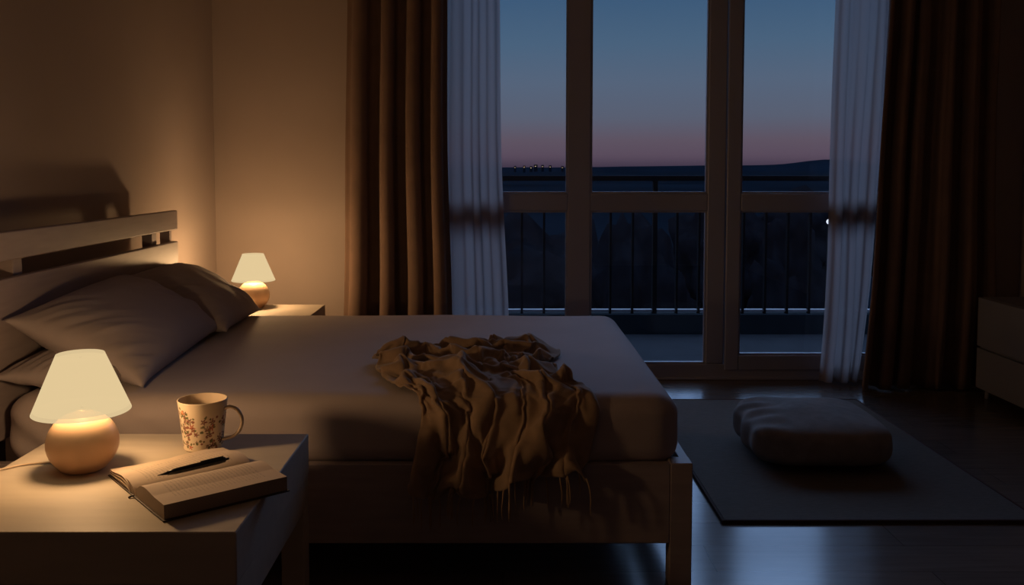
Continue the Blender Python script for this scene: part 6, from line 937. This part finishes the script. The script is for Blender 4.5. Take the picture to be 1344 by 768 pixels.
4,-12,16,-2,-14,13,4,-12,7,2,-5,10,4,-9,-5,2,-9,-12,2,-18,-3,10,-19,-5,-5,-13,-10,-5,-8,-10,8,-9,-2,4,-11,0,5,-15,3,2,-18,11,-4,-14,13,-7,-2,16,6,-8,4,2,-6,-9,-8,-5,-10,-12,0,-14,
-5,-15,-12,2,-19,-2,0,-15,-2,-1,-9,5,-1,-10,-3,2,-12,11,2,-17,4,-14,-10,11,-5,-12,14,-6,-12,-5,4,-8,5,-3,-10,2,1,-7,-14,-1,0,-19,3,-15,-11,-5,-12,13,10,-10,-2,1,-9,2,8,-8,-1,-4,-3,16,
10,-16,7,4,-20,-1,9,-14,6,1,-14,-1,3,-10,2,5,-5,9,0,-14,-9,9,-17,0,1,-11,-17,0,-11,-14,4,-9,9,3,-10,1,-2,-12,-6,11,-9,10,9,-16,-6,6,-6,16,3,-15,-1,7,-8,-2,10,-5,-3,-7,-13,-3,
14,-1,-8,-4,1,-16,10,-10,3,7,-7,5,3,-6,-7,7,-7,2,7,-9,-3,5,-8,-9,-3,-5,8,2,-5,-10,4,-7,-6,1,-9,-6,-1,-5,-8,-1,-7,-8,-4,-6,-9,1,-6,-7,-3,-4,-10,-6,-9,-4,-6,-3,-7,-7,1,-6,
0,-3,-11,-11,-18,-45,6,1,-9,-2,-6,-10,-2,-5,-9,-5,-5,-8,-2,2,-12,-5,-4,-10,3,-3,-10,7,-4,-6,62,3339,560,11,-10,4,10,-15,3,-5,-9,18,7,-16,8,4,-12,4,0,-3,8,3,-9,-8,6,-14,-6,2,-18,-10,
7,-17,-4,-1,-14,-7,-8,-5,-6,6,-9,0,3,-13,2,8,-16,4,-7,-16,11,5,-15,11,-5,0,15,4,-9,1,-4,-2,-11,-7,-4,-13,-6,-9,-16,-5,-17,-10,2,-18,4,-3,-12,3,3,-8,-6,1,-11,4,2,-15,8,-12,-9,15,
-2,-16,11,-5,-17,-4,-5,-9,-6,4,-8,5,-5,-11,0,-1,9,-15,10,-9,-15,-1,-18,7,-5,-9,14,6,-11,1,6,-7,0,9,-10,1,-5,-14,-11,14,-14,7,4,-19,0,8,-14,4,6,-8,7,3,-2,10,4,-13,-2,0,-13,-12,
4,-19,-5,4,-19,-1,3,-3,-15,1,-11,-1,0,-10,-2,5,-11,9,5,-17,2,8,-10,14,4,-17,4,1,-4,13,4,-8,-3,5,-9,-5,6,0,-13,4,9,-11,1,-15,-5,10,-2,-10,2,-10,-2,10,-2,1,6,-8,-2,6,-9,-2,
0,-12,2,-1,-11,4,4,-2,-10,-1,-11,-2,3,-5,-6,-3,-8,-10,-4,-6,-8,1,-5,-10,-1,-7,-9,-6,-2,-7,-8,-6,-2,-4,-4,-8,-6,-3,-7,2,1,-10,-13,-13,-49,5,1,-10,-4,-8,-9,0,-4,-10,-9,-7,-7,-1,-1,-11,
-7,-3,-11,3,-3,-11,8,-3,-8,66,3339,558,11,-14,0,9,-12,16,-4,-9,17,3,-15,9,6,-9,-2,1,-6,8,2,-8,-13,4,-17,-10,8,-18,-3,0,-16,-10,-2,-12,-6,-3,-8,-3,4,-7,8,9,-15,-2,-2,-16,11,3,-19,5,
-1,-4,17,0,-7,9,3,-8,-5,-5,2,-12,-7,-8,-15,-3,-15,-14,-4,-18,-4,-2,-12,12,3,-10,-5,-3,-8,6,1,-12,6,2,-16,9,-6,-20,4,-7,-18,-2,-7,-7,-12,2,-12,-2,1,-9,4,1,7,12,-4,-15,-8,15,-1,-14,
-2,-14,12,-4,-8,-11,5,-9,1,9,-6,2,-1,-13,-9,9,-17,3,9,-19,1,10,-12,11,6,-8,11,3,-4,8,5,-10,0,0,-11,-10,3,-18,-5,3,-20,-5,3,-18,-2,2,-8,-10,-1,-7,-7,3,-7,9,4,-15,0,5,-17,6,
7,-10,14,1,-13,12,0,-2,12,3,-9,-2,3,-4,-11,0,6,-14,-3,0,-17,12,-11,-1,9,-8,-2,3,-8,-4,1,-9,1,10,-6,1,7,-8,-3,-6,-11,1,9,-8,-1,-5,-6,-7,-1,-11,-2,6,-6,-6,0,-6,-10,-8,-6,-8,
2,-5,-10,0,-7,-8,-9,1,-9,-9,-7,-3,-5,-4,-8,-6,-3,-8,5,-4,-8,-16,-11,-48,6,3,-12,-5,-6,-10,0,-4,-10,-7,-4,-8,-3,-5,-9,-2,-9,-9,2,-4,-11,5,0,-10,72,3338,557,11,-13,8,5,-13,17,-2,-10,16,
3,-13,5,6,-8,-3,2,-9,5,3,-8,-14,3,-17,-12,8,-19,-5,0,-15,-8,-5,-9,-7,2,-9,1,6,-7,10,5,-18,7,2,-21,-3,2,-8,18,0,-6,14,-1,-9,-5,-5,-4,-8,-2,-15,-1,0,-4,-19,-3,-14,-13,-2,-18,1,
-3,-12,6,4,-5,9,-1,-12,1,1,-16,1,-4,-20,0,-14,-14,-5,2,-18,0,-2,-10,9,-2,-6,7,11,-3,-5,-7,-7,14,-2,-15,-10,14,9,-6,-1,-9,-16,-2,-7,-8,5,-9,1,6,-11,-1,7,-12,12,8,-18,-7,6,-10,16,
8,-12,10,7,-7,6,1,-9,-4,5,-12,1,0,-16,-3,2,-18,-5,3,-18,-6,1,-16,-5,0,-4,-13,1,-9,0,2,-10,7,4,-16,2,1,-12,15,3,-10,14,-3,-12,11,8,-2,6,2,-9,-4,1,-4,-13,1,5,-15,-4,3,-15,
11,-11,0,10,-10,-2,2,-9,-3,0,-10,3,6,-9,-1,9,-9,-1,-5,-12,-1,9,-8,0,-6,-3,-7,-3,-8,-5,5,-7,-7,-2,-6,-9,-6,-6,-8,1,-5,-9,1,-7,-8,-8,2,-8,-6,-5,-5,-6,-3,-9,-4,-3,-12,-1,-13,-5,
-11,-13,-44,0,10,-13,-4,-5,-10,1,-7,-9,-4,-8,-5,2,-4,-10,2,-8,-10,1,-6,-12,6,-1,-9,76,3338,565,12,-14,10,3,-11,16,0,-12,14,5,-12,2,4,-8,-2,5,-12,-1,4,-10,-15,4,-14,-15,1,-17,-10,2,-14,-6,
1,-11,1,1,-8,6,8,-13,4,3,-19,-2,4,-12,17,3,-8,17,-1,-13,-4,-4,-4,-8,-4,-9,-7,3,-16,6,0,-9,-18,-5,-17,-10,-2,-13,11,1,-8,-8,-3,-9,-2,-4,-14,0,-5,-18,-1,-2,-21,1,-3,-16,12,5,-10,11,
-2,-8,9,-5,6,7,-3,-13,3,5,-19,2,0,-12,-16,-4,6,-19,9,-12,-6,7,10,0,7,-5,-6,5,-14,3,4,-18,0,9,-18,6,2,-15,12,11,-4,10,2,-8,3,-2,-5,-10,-3,-14,0,12,-15,1,0,-18,-6,2,-18,-4,
-4,-13,-7,5,-6,-7,0,-9,2,4,-13,3,2,-14,12,-1,-9,16,-4,-12,11,1,-10,11,12,-1,1,2,-11,-4,3,-4,-14,0,2,-17,-6,6,-17,12,-10,4,9,-8,-1,3,-10,-3,-2,-10,5,5,-12,0,9,-10,-1,-5,-12,-1,
13,-6,0,-8,-5,-8,-6,-2,-7,2,-8,-9,1,-5,-9,-5,-5,-7,3,-6,-9,-5,-9,-5,-7,2,-8,-2,-3,-10,-1,-7,-8,-3,-2,-13,0,-13,-8,-10,-13,-39,-10,-2,-8,0,-5,-10,-1,-8,-8,2,-7,-7,5,-1,-9,2,-7,-10,
3,7,-9,6,0,-10,88,3333,568,3,-7,20,5,-12,15,7,-14,1,3,-11,-2,0,-7,-7,6,-14,-1,7,-19,-3,6,-11,-17,-2,-18,-2,6,-8,-9,1,-10,4,4,-10,-7,7,-17,0,4,-11,17,5,-12,17,-2,-16,-6,1,-12,-2,
-4,-5,-8,-4,-12,-6,7,-14,11,-7,-18,-9,-2,-14,-13,-4,-14,4,-1,-8,7,-3,-11,-4,-1,-13,-9,-5,-19,1,-5,-14,16,-9,-2,17,5,-9,8,-6,-4,5,2,-8,9,3,-16,-2,3,-7,-18,-13,-5,-16,7,-17,0,10,-3,-4,
-5,0,-11,13,-2,-2,12,-9,-5,4,-19,6,8,-17,6,0,-16,12,10,2,7,0,-9,2,-3,-7,-7,-4,-14,-6,12,-16,1,2,-20,-1,-5,-12,-10,-2,-11,-6,8,-7,-3,4,-10,3,2,-14,8,2,-14,12,0,-14,12,-7,-6,14,
-1,-9,9,12,1,-3,-1,-11,-6,4,-2,-15,3,1,-15,-4,2,-16,9,-10,0,7,-8,0,4,-10,-2,2,-9,8,5,-11,2,10,-9,-2,-5,-10,-1,8,-6,0,-2,-10,-9,-5,0,-8,0,-6,-10,3,-7,-10,-4,-10,-3,4,-1,-11,
-8,-3,-6,-6,-4,-10,-2,-3,-10,0,-6,-9,-3,-2,-10,-2,-8,-10,-10,-10,-42,1,-12,-1,-1,-8,-9,0,-6,-10,-2,-1,-12,8,-7,0,4,-7,-9,0,-3,-11,5,10,2,93,3340,583,12,-11,15,7,-18,-2,0,-13,-6,7,-5,3,
1,-10,-7,4,-16,-5,8,-19,-3,9,-19,-1,-1,-13,-10,5,-9,4,4,-5,-8,4,-14,4,8,-18,-1,4,-8,20,-2,-18,-7,-2,-14,-5,2,-11,-1,-4,-7,-7,-4,-16,-3,4,-17,11,-5,-19,2,-1,-10,-15,-3,-12,3,-4,-8,-3,
-4,-12,-2,0,-18,1,-10,-10,15,-6,-8,16,-9,3,17,-1,-9,8,5,-8,-6,1,-10,7,-9,-9,-13,4,-7,-18,-6,-17,-2,10,-12,-4,4,3,-8,-2,-8,0,7,-8,-9,19,-5,-1,5,-19,5,5,-18,1,-1,-6,15,11,-2,4,
0,-9,2,-2,-11,-5,-6,-14,-12,6,-19,0,9,-17,2,-8,-9,-12,-4,-9,-3,8,-7,4,6,-12,4,-5,-14,7,5,-13,13,5,-14,10,-3,-6,11,-4,-7,6,10,-1,-4,-7,-10,-7,2,0,-15,9,3,-14,1,-2,-15,9,-10,2,
6,-8,-1,3,-9,-2,2,-11,4,6,-8,8,6,-12,1,-1,-8,-8,7,-5,0,-3,-4,-11,2,-11,-2,1,-10,-7,0,-10,-10,-1,-8,-10,-1,-5,-10,-1,5,-10,-3,-1,-10,-4,-2,-10,-2,-4,-10,-2,-3,-10,-3,-5,-10,-5,-20,-42,
-7,5,-7,-4,-5,-10,6,-7,-6,-1,-3,-11,5,-9,-7,9,-6,-2,6,-8,-7,-5,-1,-11,114,3341,584,6,-20,3,-1,-14,-9,10,-3,6,5,-8,-1,2,-12,-8,5,-17,-5,6,-20,-5,6,-18,-3,6,-14,0,5,-5,8,5,-10,-2,
4,-15,-8,6,-12,16,1,-21,-2,-3,-17,-7,0,-12,-1,-2,-9,-4,-3,-12,2,-5,-17,2,-7,-20,0,4,-16,9,-1,-7,-14,-3,-11,-3,-4,-10,1,-6,-11,7,-15,-7,4,-4,-8,18,-1,-9,13,-12,-11,-1,2,5,13,7,-12,0,
-4,-13,-2,-12,-2,-16,1,-13,-16,4,-13,2,8,-10,-1,1,4,-12,3,-13,1,9,-10,-2,18,-8,-1,5,-19,-3,1,-11,12,-3,-4,9,11,-2,0,0,-13,-1,1,-13,-5,-2,-16,-7,5,-18,-2,7,-17,1,-5,-8,-7,-7,-6,-4,
8,-6,3,0,-14,9,-4,-15,10,2,-14,11,9,-10,11,-7,-7,8,2,-6,8,5,1,-13,4,-14,-5,-3,7,-16,2,3,-15,12,-11,-5,9,-5,-6,6,-8,0,4,-10,-1,2,-10,5,4,-12,-1,7,-7,8,1,-10,-7,4,-3,-8,
2,-7,-7,1,-10,-5,1,-9,-8,2,-9,-8,0,-7,-10,-1,-5,-10,-2,-8,-5,-2,-2,-10,-2,-3,-11,-2,-2,-10,-2,-3,-10,-1,-3,-12,-9,-5,-51,-7,1,-9,-8,2,-9,2,-8,-9,10,-4,-4,2,-8,-9,-3,-7,-9,7,-7,-5,
9,-6,-5,115,3327,568,9,-17,2,13,5,6,9,-7,-1,5,-9,-1,4,-16,-1,4,-18,-8,7,-20,-1,5,-16,-4,6,-11,5,2,-8,-5,6,-12,0,6,-17,3,3,-19,9,-4,-18,-10,0,-16,1,-1,-11,-2,-3,-9,-1,-4,-14,5,
-7,-18,-3,-9,-20,-2,7,-13,13,-13,-4,-4,-3,-8,-5,1,-13,1,-11,-9,10,-21,-5,1,-2,-14,15,2,-2,18,-2,-12,-10,-1,1,10,5,-10,-2,-4,-15,-1,-12,0,-19,4,-13,-14,-4,-14,2,12,-4,5,-4,1,-12,11,-9,-2,
14,-11,4,10,-19,0,10,-15,-5,1,-10,12,-8,0,7,10,-3,-4,0,-13,-4,0,-17,-6,5,-18,-5,9,-16,4,-9,-12,-3,0,-8,-8,1,-8,1,3,-5,9,0,-13,11,-3,-16,10,-1,-14,12,9,-7,9,-7,-5,8,9,-6,3,
6,-10,-5,3,2,-18,4,1,-16,2,-3,-17,10,-9,6,9,-3,-8,4,-8,3,5,-10,-1,4,-11,0,4,-11,-5,4,-12,-1,6,-8,4,2,-9,-3,2,-9,-6,3,-9,-7,3,-10,-8,2,-8,-11,1,-6,-10,0,-5,-11,-3,-2,-10,
-1,-2,-10,-2,-2,-10,-2,-2,-11,-2,-1,-11,-2,-1,-12,-14,-3,-59,-7,-1,-10,-7,1,-9,-7,1,-9,9,-6,-4,-1,-8,-9,1,-8,-8,7,-7,-6,7,-7,-5,120,3311,559,15,11,0,12,-6,1,1,-10,-2,6,-10,0,12,-13,2,
9,-19,0,6,-20,0,5,-15,0,4,-11,0,3,-9,2,4,-14,5,5,-19,3,-2,-20,-8,0,-19,-2,-1,-14,2,-3,-9,-2,-4,-10,1,-7,-16,0,-7,-19,1,-8,-18,-4,4,-12,11,-11,-3,1,-5,-6,-1,-5,-12,-4,-12,-8,13,
-20,-8,5,-2,-14,12,2,-2,17,3,-6,-8,-2,-7,5,8,-9,-7,-6,-15,-4,-10,2,-19,6,-16,-5,-7,-13,-3,7,0,6,-2,-3,-10,13,-10,2,17,-11,5,12,-17,-1,7,-17,-3,-3,-11,4,-1,8,7,4,-8,-8,4,-15,-6,
3,-17,-6,10,-17,2,-13,-13,0,9,-9,-6,3,-10,0,1,-10,3,4,-7,12,0,-14,10,-1,-15,13,-7,-3,15,4,-7,11,5,-8,-6,4,-8,-7,10,-10,-1,5,-10,-13,-3,-6,-17,10,14,-3,10,-4,-9,8,-5,6,6,-6,-6,
3,-10,-4,5,-11,-2,5,-12,1,4,-11,-2,4,-9,-4,3,-9,-2,3,-9,-5,4,-10,-7,3,-10,-8,1,-7,-10,1,-6,-11,-1,-4,-10,-2,-3,-10,-2,-2,-10,-2,-1,-11,-3,-1,-10,-3,-1,-11,-4,3,-11,-14,-13,-68,-7,1,-9,
-8,-1,-8,-8,1,-9,-5,-7,-7,10,-1,-4,-3,-7,-9,7,-7,-5,8,-7,-3]
def throw_points():
    NU, NV = THROW_ROWS, THROW_COLS
    P = []; k = 0
    for i in range(NU+1):
        x = y = z = 0
        for j in range(NV+1):
            x += THROW_MM[k]; y += THROW_MM[k+1]; z += THROW_MM[k+2]; k += 3
            P.append([x/1000.0, y/1000.0, z/1000.0])
    return NU, NV, P
def build_throw():
    NU, NV, P = throw_points()
    bm = bmesh.new(); V = [bm.verts.new(p) for p in P]
    for i in range(NU):
        for j in range(NV):
            a = i*(NV+1)+j; bm.faces.new((V[a], V[a+NV+1], V[a+NV+2], V[a+1]))
    o = obj('throw_blanket', bm, M['throw'], smooth=True)
    md = o.modifiers.new('smooth', 'SUBSURF'); md.levels = 1; md.render_levels = 1
    md = o.modifiers.new('thick', 'SOLIDIFY'); md.thickness = 0.0035; md.offset = 0
    tag(o, 'brown wool throw with fringed hem, crumpled over the near edge of the bed', 'throw')
    # fringe: twisted strands hanging from the hem (and lying out from the far end)
    bm = bmesh.new(); rnd = random.Random(5)
    for i in range(0, NU+1, 2):
        a = Vector(P[i*(NV+1)+NV]); b = Vector(P[i*(NV+1)+NV-1])
        L = rnd.uniform(0.078, 0.092); pts = []; d = (a-b).normalized(); p = a.copy()
        dx = rnd.uniform(-0.14, 0.14); dy = rnd.uniform(-0.10, 0.02)
        for k in range(9):
            pts.append(p.copy())
            g = Vector((dx*math.sin(k*0.7), dy, -1)).normalized()
            d = d.lerp(g, 0.5).normalized(); p = p + d*(L/8)
        for t in pts:
            if t.y > 2.548 and t.z < 0.40: t.y = 2.548
        tube(pts, 0.002, 6, rr=[0.0020, 0.0032, 0.0024, 0.0022, 0.0022, 0.0022, 0.0021, 0.0019, 0.0010], bm=bm)
    obj('fringe', bm, M['throw'], o, smooth=True)
build_throw()


# ------------------------------------------------------------------ rug and floor cushion
rug = thing('rug', 'large dark rug on the floor between bed and window under the cushion', 'rug', (0, 0, 0))
obj('pile', boxes(((0.752, 3.042, 0.0), (1.822, 4.66, 0.011))), M['rug'], rug, bevel=0.003)
bn = bmesh.new()
for a, b in (((0.742, 3.030), (1.832, 3.042)), ((0.742, 4.66), (1.832, 4.672)), ((0.742, 3.042), (0.752, 4.66)), ((1.822, 3.042), (1.832, 4.66))):
    box(bn, (a[0], a[1], 0), (b[0], b[1], 0.012))
obj('binding', bn, M['rug_edge'], rug, bevel=0.002)

def floor_cushion():
    bm = bmesh.new(); bmesh.ops.create_uvsphere(bm, u_segments=120, v_segments=60, radius=1)
    for v in bm.verts:
        c = v.co.copy(); th = math.atan2(c.y, c.x); rho = math.hypot(c.x, c.y)
        k = (abs(math.cos(th))**4.2 + abs(math.sin(th))**4.2) ** (-1/4.2)
        x = 0.285*k*rho*math.cos(th); y = 0.30*k*rho*math.sin(th)
        rho = rho**0.8; x = 0.285*k*rho*math.cos(th); y = 0.30*k*rho*math.sin(th); z = math.copysign(abs(c.z)**0.50, c.z)*0.094
        top = max(0, c.z)
        z += 0.012*noise.noise(Vector((x*7, y*7, 1)))*top
        x += 0.008*noise.noise(Vector((x*5, y*5, z*18)))
        y += 0.008*noise.noise(Vector((x*5+9, y*5, z*18)))
        # gathered creases on the left end
        if x < -0.12: 
            w = min(1, (-0.12-x)/0.1)
            z += 0.010*w*math.sin(y*55+x*20)*top; x += 0.008*w*math.sin(y*40)
        z += 0.014*math.exp(-((x+0.02)**2+(y-0.02)**2)/0.03)*top
        v.co = (x, y, z)
    mn = min(v.co.z for v in bm.verts)
    for v in bm.verts: v.co.z -= mn; 
    for v in bm.verts:
        if v.co.z < 0.006: v.co.z *= 0.3
    o = obj('cushion', bm, M['cushion'], smooth=True, loc=(1.285, 3.78, 0.0122), rot=(0, 0, R(-2)))
    tag(o, 'plump square floor cushion lying on the dark rug', 'floor cushion')
    # piping seam
    return o
floor_cushion()

# ------------------------------------------------------------------ dresser on the right
ds = thing('dresser', 'low pale two drawer dresser against the right wall, cut by the frame', 'dresser', (2.70, 4.05, 0))
dx0, dx1, dy0, dy1 = 2.50-2.70, 2.92-2.70, 3.05-4.05, 4.776-4.05
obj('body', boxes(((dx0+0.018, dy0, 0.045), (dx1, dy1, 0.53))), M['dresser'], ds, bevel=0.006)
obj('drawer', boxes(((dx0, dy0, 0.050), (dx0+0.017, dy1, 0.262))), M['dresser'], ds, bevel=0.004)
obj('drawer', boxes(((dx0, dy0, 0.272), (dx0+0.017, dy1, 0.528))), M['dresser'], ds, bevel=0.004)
for x in (dx0+0.04, dx1-0.04):
    for y in (dy0+0.05, dy1-0.05):
        obj('leg', tube([(x, y, 0.0), (x, y, 0.046)], 0.014, 14), M['dresser'], ds, smooth=True)

# ------------------------------------------------------------------ balcony
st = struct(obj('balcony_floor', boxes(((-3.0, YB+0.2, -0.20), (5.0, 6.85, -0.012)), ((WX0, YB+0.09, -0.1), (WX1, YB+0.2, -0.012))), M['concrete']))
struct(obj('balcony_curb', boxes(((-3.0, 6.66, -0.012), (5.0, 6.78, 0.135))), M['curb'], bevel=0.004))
rl = thing('balcony_railing', 'dark metal balcony railing seen through the window panes', 'railing', (0, 0, 0))
RY = 6.5
RY = 6.72
zt_ = 1.2 - (232-222)*RY/1200
obj('handrail', boxes(((-3.0, RY-0.025, zt_-0.03), (5.0, RY+0.025, zt_+0.008))), M['rail'], rl, bevel=0.004)
obj('middle_rail', boxes(((-3.0, RY-0.012, 0.915), (5.0, RY+0.012, 0.945))), M['rail'], rl)
obj('lower_rail', boxes(((-3.0, RY-0.02, 0.15), (5.0, RY+0.02, 0.165))), M['railbar'], rl)
for k in range(-18, 29):
    x = 1.118 + k*0.163
    if k % 8 == 0: continue
    obj('baluster', boxes(((x-0.008, RY-0.028, 0.135), (x+0.008, RY+0.012, 0.915))), M['rail'], rl)
for k in (-3, -2, -1, 0, 1, 2):
    x = 1.118 + k*8*0.163
    if -3 < x < 5: obj('post', boxes(((x-0.016, RY-0.028, 0.135), (x+0.016, RY+0.016, zt_))), M['rail'], rl)

# ------------------------------------------------------------------ land beyond
def ground_fn(u, v):
    return (-2500+5000*u, 7.2+3500*v*v, -9 + 1.2*noise.noise(Vector((u*30, v*40, 0))))
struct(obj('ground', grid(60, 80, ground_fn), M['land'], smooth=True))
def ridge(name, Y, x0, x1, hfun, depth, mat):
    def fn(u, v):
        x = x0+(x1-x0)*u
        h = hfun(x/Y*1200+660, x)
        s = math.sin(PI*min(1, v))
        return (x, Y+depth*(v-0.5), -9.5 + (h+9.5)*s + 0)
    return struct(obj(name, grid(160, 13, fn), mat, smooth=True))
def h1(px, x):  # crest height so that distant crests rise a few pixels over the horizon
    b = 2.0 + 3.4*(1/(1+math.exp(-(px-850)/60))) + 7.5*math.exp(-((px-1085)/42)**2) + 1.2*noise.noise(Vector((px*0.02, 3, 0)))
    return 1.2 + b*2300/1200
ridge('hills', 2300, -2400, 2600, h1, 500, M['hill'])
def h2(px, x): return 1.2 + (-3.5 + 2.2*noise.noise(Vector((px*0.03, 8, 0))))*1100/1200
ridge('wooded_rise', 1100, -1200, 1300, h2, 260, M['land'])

# trees of the valley below the balcony: crowns under the horizon
def tree(x, y, zt, w, seed):
    t = thing('tree', TREE_LABEL[seed % len(TREE_LABEL)], 'tree', (x, y, -9), 0, 'dark trees below the balcony')
    bm = bmesh.new(); bmesh.ops.create_icosphere(bm, subdivisions=4, radius=1)
    hgt = zt+9
    for v in bm.verts:
        n = noise.noise(v.co*2.3 + Vector((seed*3.1, 0, 0)))*0.45 + noise.noise(v.co*6 + Vector((seed, 5, 0)))*0.22
        c = v.co*(1+n); v.co = (c.x*w, c.y*w, hgt*0.60 + c.z*hgt*0.36)
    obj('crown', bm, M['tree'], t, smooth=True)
    obj('trunk', tube([(0, 0, -0.3), (0.1, 0, hgt*0.3), (0, 0.1, hgt*0.55)], 0.2, 10, rr=[0.28, 0.22, 0.14]), M['tree'], t, smooth=True)
    return t
TREE_LABEL = ['dark broad tree beyond the balcony railing below the horizon']
for i, (px, Y, py, w) in enumerate([(700, 34, 292, 3.4), (835, 26, 284, 1.5), (950, 44, 262, 2.6), (1040, 25, 288, 1.1), (1066, 60, 250, 4.2)]):
    tree((px-660)/1200*Y, Y, 1.2-(py-222)*Y/1200, w, i)

# street lamp and distant town
sl2 = thing('street_lamp', 'single lit street lamp far below, seen in the lower right pane', 'street lamp', ((1089-660)/1200*20, 20, -9))
zz = 1.2-(291-222)*20/1200 + 9
obj('pole', tube([(0, 0, 0), (0, 0, zz-0.05)], 0.05, 10), M['rail'], sl2)
lm = bmesh.new(); bmesh.ops.create_icosphere(lm, subdivisions=3, radius=0.06)
obj('lantern', lm, M['street'], sl2, smooth=True, loc=(0, 0, zz))
rnd = random.Random(4)
for k, px in enumerate([676, 688, 697, 703, 712, 722, 738]):
    Y = 1500; x = (px-660)/1200*Y; hh = 1.2 + rnd.uniform(3.5, 6)*Y/1200
    b = thing('distant_building', 'tiny building of the far town on the horizon at left', 'building', (x, Y, -9), 0, 'far town on the horizon')
    w = rnd.uniform(1.6, 3.2)
    obj('wall', boxes(((-w, -4, 0), (w, 4, hh+9))), M['hill'], b)
    obj('window', boxes(((-w*0.5, -4.1, hh+9-3.2), (w*0.2, -4.02, hh+9-2.2))), M['city'], b)

# ------------------------------------------------------------------ dusk sky
w = bpy.data.worlds.new('dusk_sky'); sc.world = w; w.use_nodes = True
nt = w.node_tree
for n in list(nt.nodes): nt.nodes.remove(n)
out = nt.nodes.new('ShaderNodeOutputWorld'); bg = nt.nodes.new('ShaderNodeBackground'); nt.links.new(bg.outputs[0], out.inputs[0])
tc = nt.nodes.new('ShaderNodeTexCoord'); sp = nt.nodes.new('ShaderNodeSeparateXYZ'); nt.links.new(tc.outputs['Generated'], sp.inputs[0])
mr = nt.nodes.new('ShaderNodeMapRange'); mr.inputs[1].default_value = 0.0; mr.inputs[2].default_value = 1.0
nt.links.new(sp.outputs[2], mr.inputs[0])
cr = nt.nodes.new('ShaderNodeValToRGB'); nt.links.new(mr.outputs[0], cr.inputs[0])
def s2l(c): return tuple(((v/255+0.055)/1.055)**2.4 if v > 10 else v/255/12.92 for v in c)
def at_y(y): return math.sin(math.atan((222-y)/1200))
stops = [(0.0, s2l((60, 50, 68))), (at_y(205), s2l((92, 76, 92))), (at_y(185), s2l((97, 84, 98))), (at_y(155), s2l((92, 97, 115))), (at_y(110), s2l((88, 102, 124))),
         (at_y(60), s2l((76, 100, 126))), (at_y(0), s2l((62, 91, 122))), (0.25, (0.46, 0.76, 1.45)), (0.40, (1.0, 1.6, 2.8)), (1.0, (1.2, 1.8, 3.0))]
els = cr.color_ramp.elements
els[0].position = 0; els[0].color = (*stops[0][1], 1)
els[1].position = 1; els[1].color = (*stops[-1][1], 1)
for p, c in stops[1:-1]:
    e = els.new(p); e.color = (*c, 1)
nt.links.new(cr.outputs[0], bg.inputs[0]); bg.inputs[1].default_value = 1.13

# sky portal filling the window opening
pl = bpy.data.lights.new('window_portal', 'AREA'); pl.shape = 'RECTANGLE'; pl.size = WX1-WX0; pl.size_y = WZ1; pl.cycles.is_portal = True
po = bpy.data.objects.new('window_portal', pl); COL.objects.link(po); po.location = ((WX0+WX1)/2, YB+0.12, WZ1/2); po.rotation_euler = (R(-90), 0, 0)

# ------------------------------------------------------------------ camera
cam = bpy.data.cameras.new('camera'); co = bpy.data.objects.new('camera', cam); COL.objects.link(co)
co.location = (0, 0, 1.2); co.rotation_euler = (R(90-3.5), 0, 0)
cam.sensor_width = 36; cam.lens = 1200/1344*36
cam.shift_x = (672-660)/1344
y0 = 222 + 1200*math.tan(R(3.5))
cam.shift_y = -(384-y0)/1344
cam.clip_end = 8000
sc.camera = co
sc.view_settings.view_transform = 'Standard'; sc.view_settings.look = 'None'
sc.view_settings.gamma = 1; sc.view_settings.use_curve_mapping = False
sc.view_settings.exposure = 0
sc.cycles.use_denoising = True
sc.cycles.max_bounces = 10; sc.cycles.diffuse_bounces = 5; sc.cycles.transparent_max_bounces = 16
sc.cycles.sample_clamp_indirect = 3
sc.cycles.caustics_reflective = False; sc.cycles.caustics_refractive = False
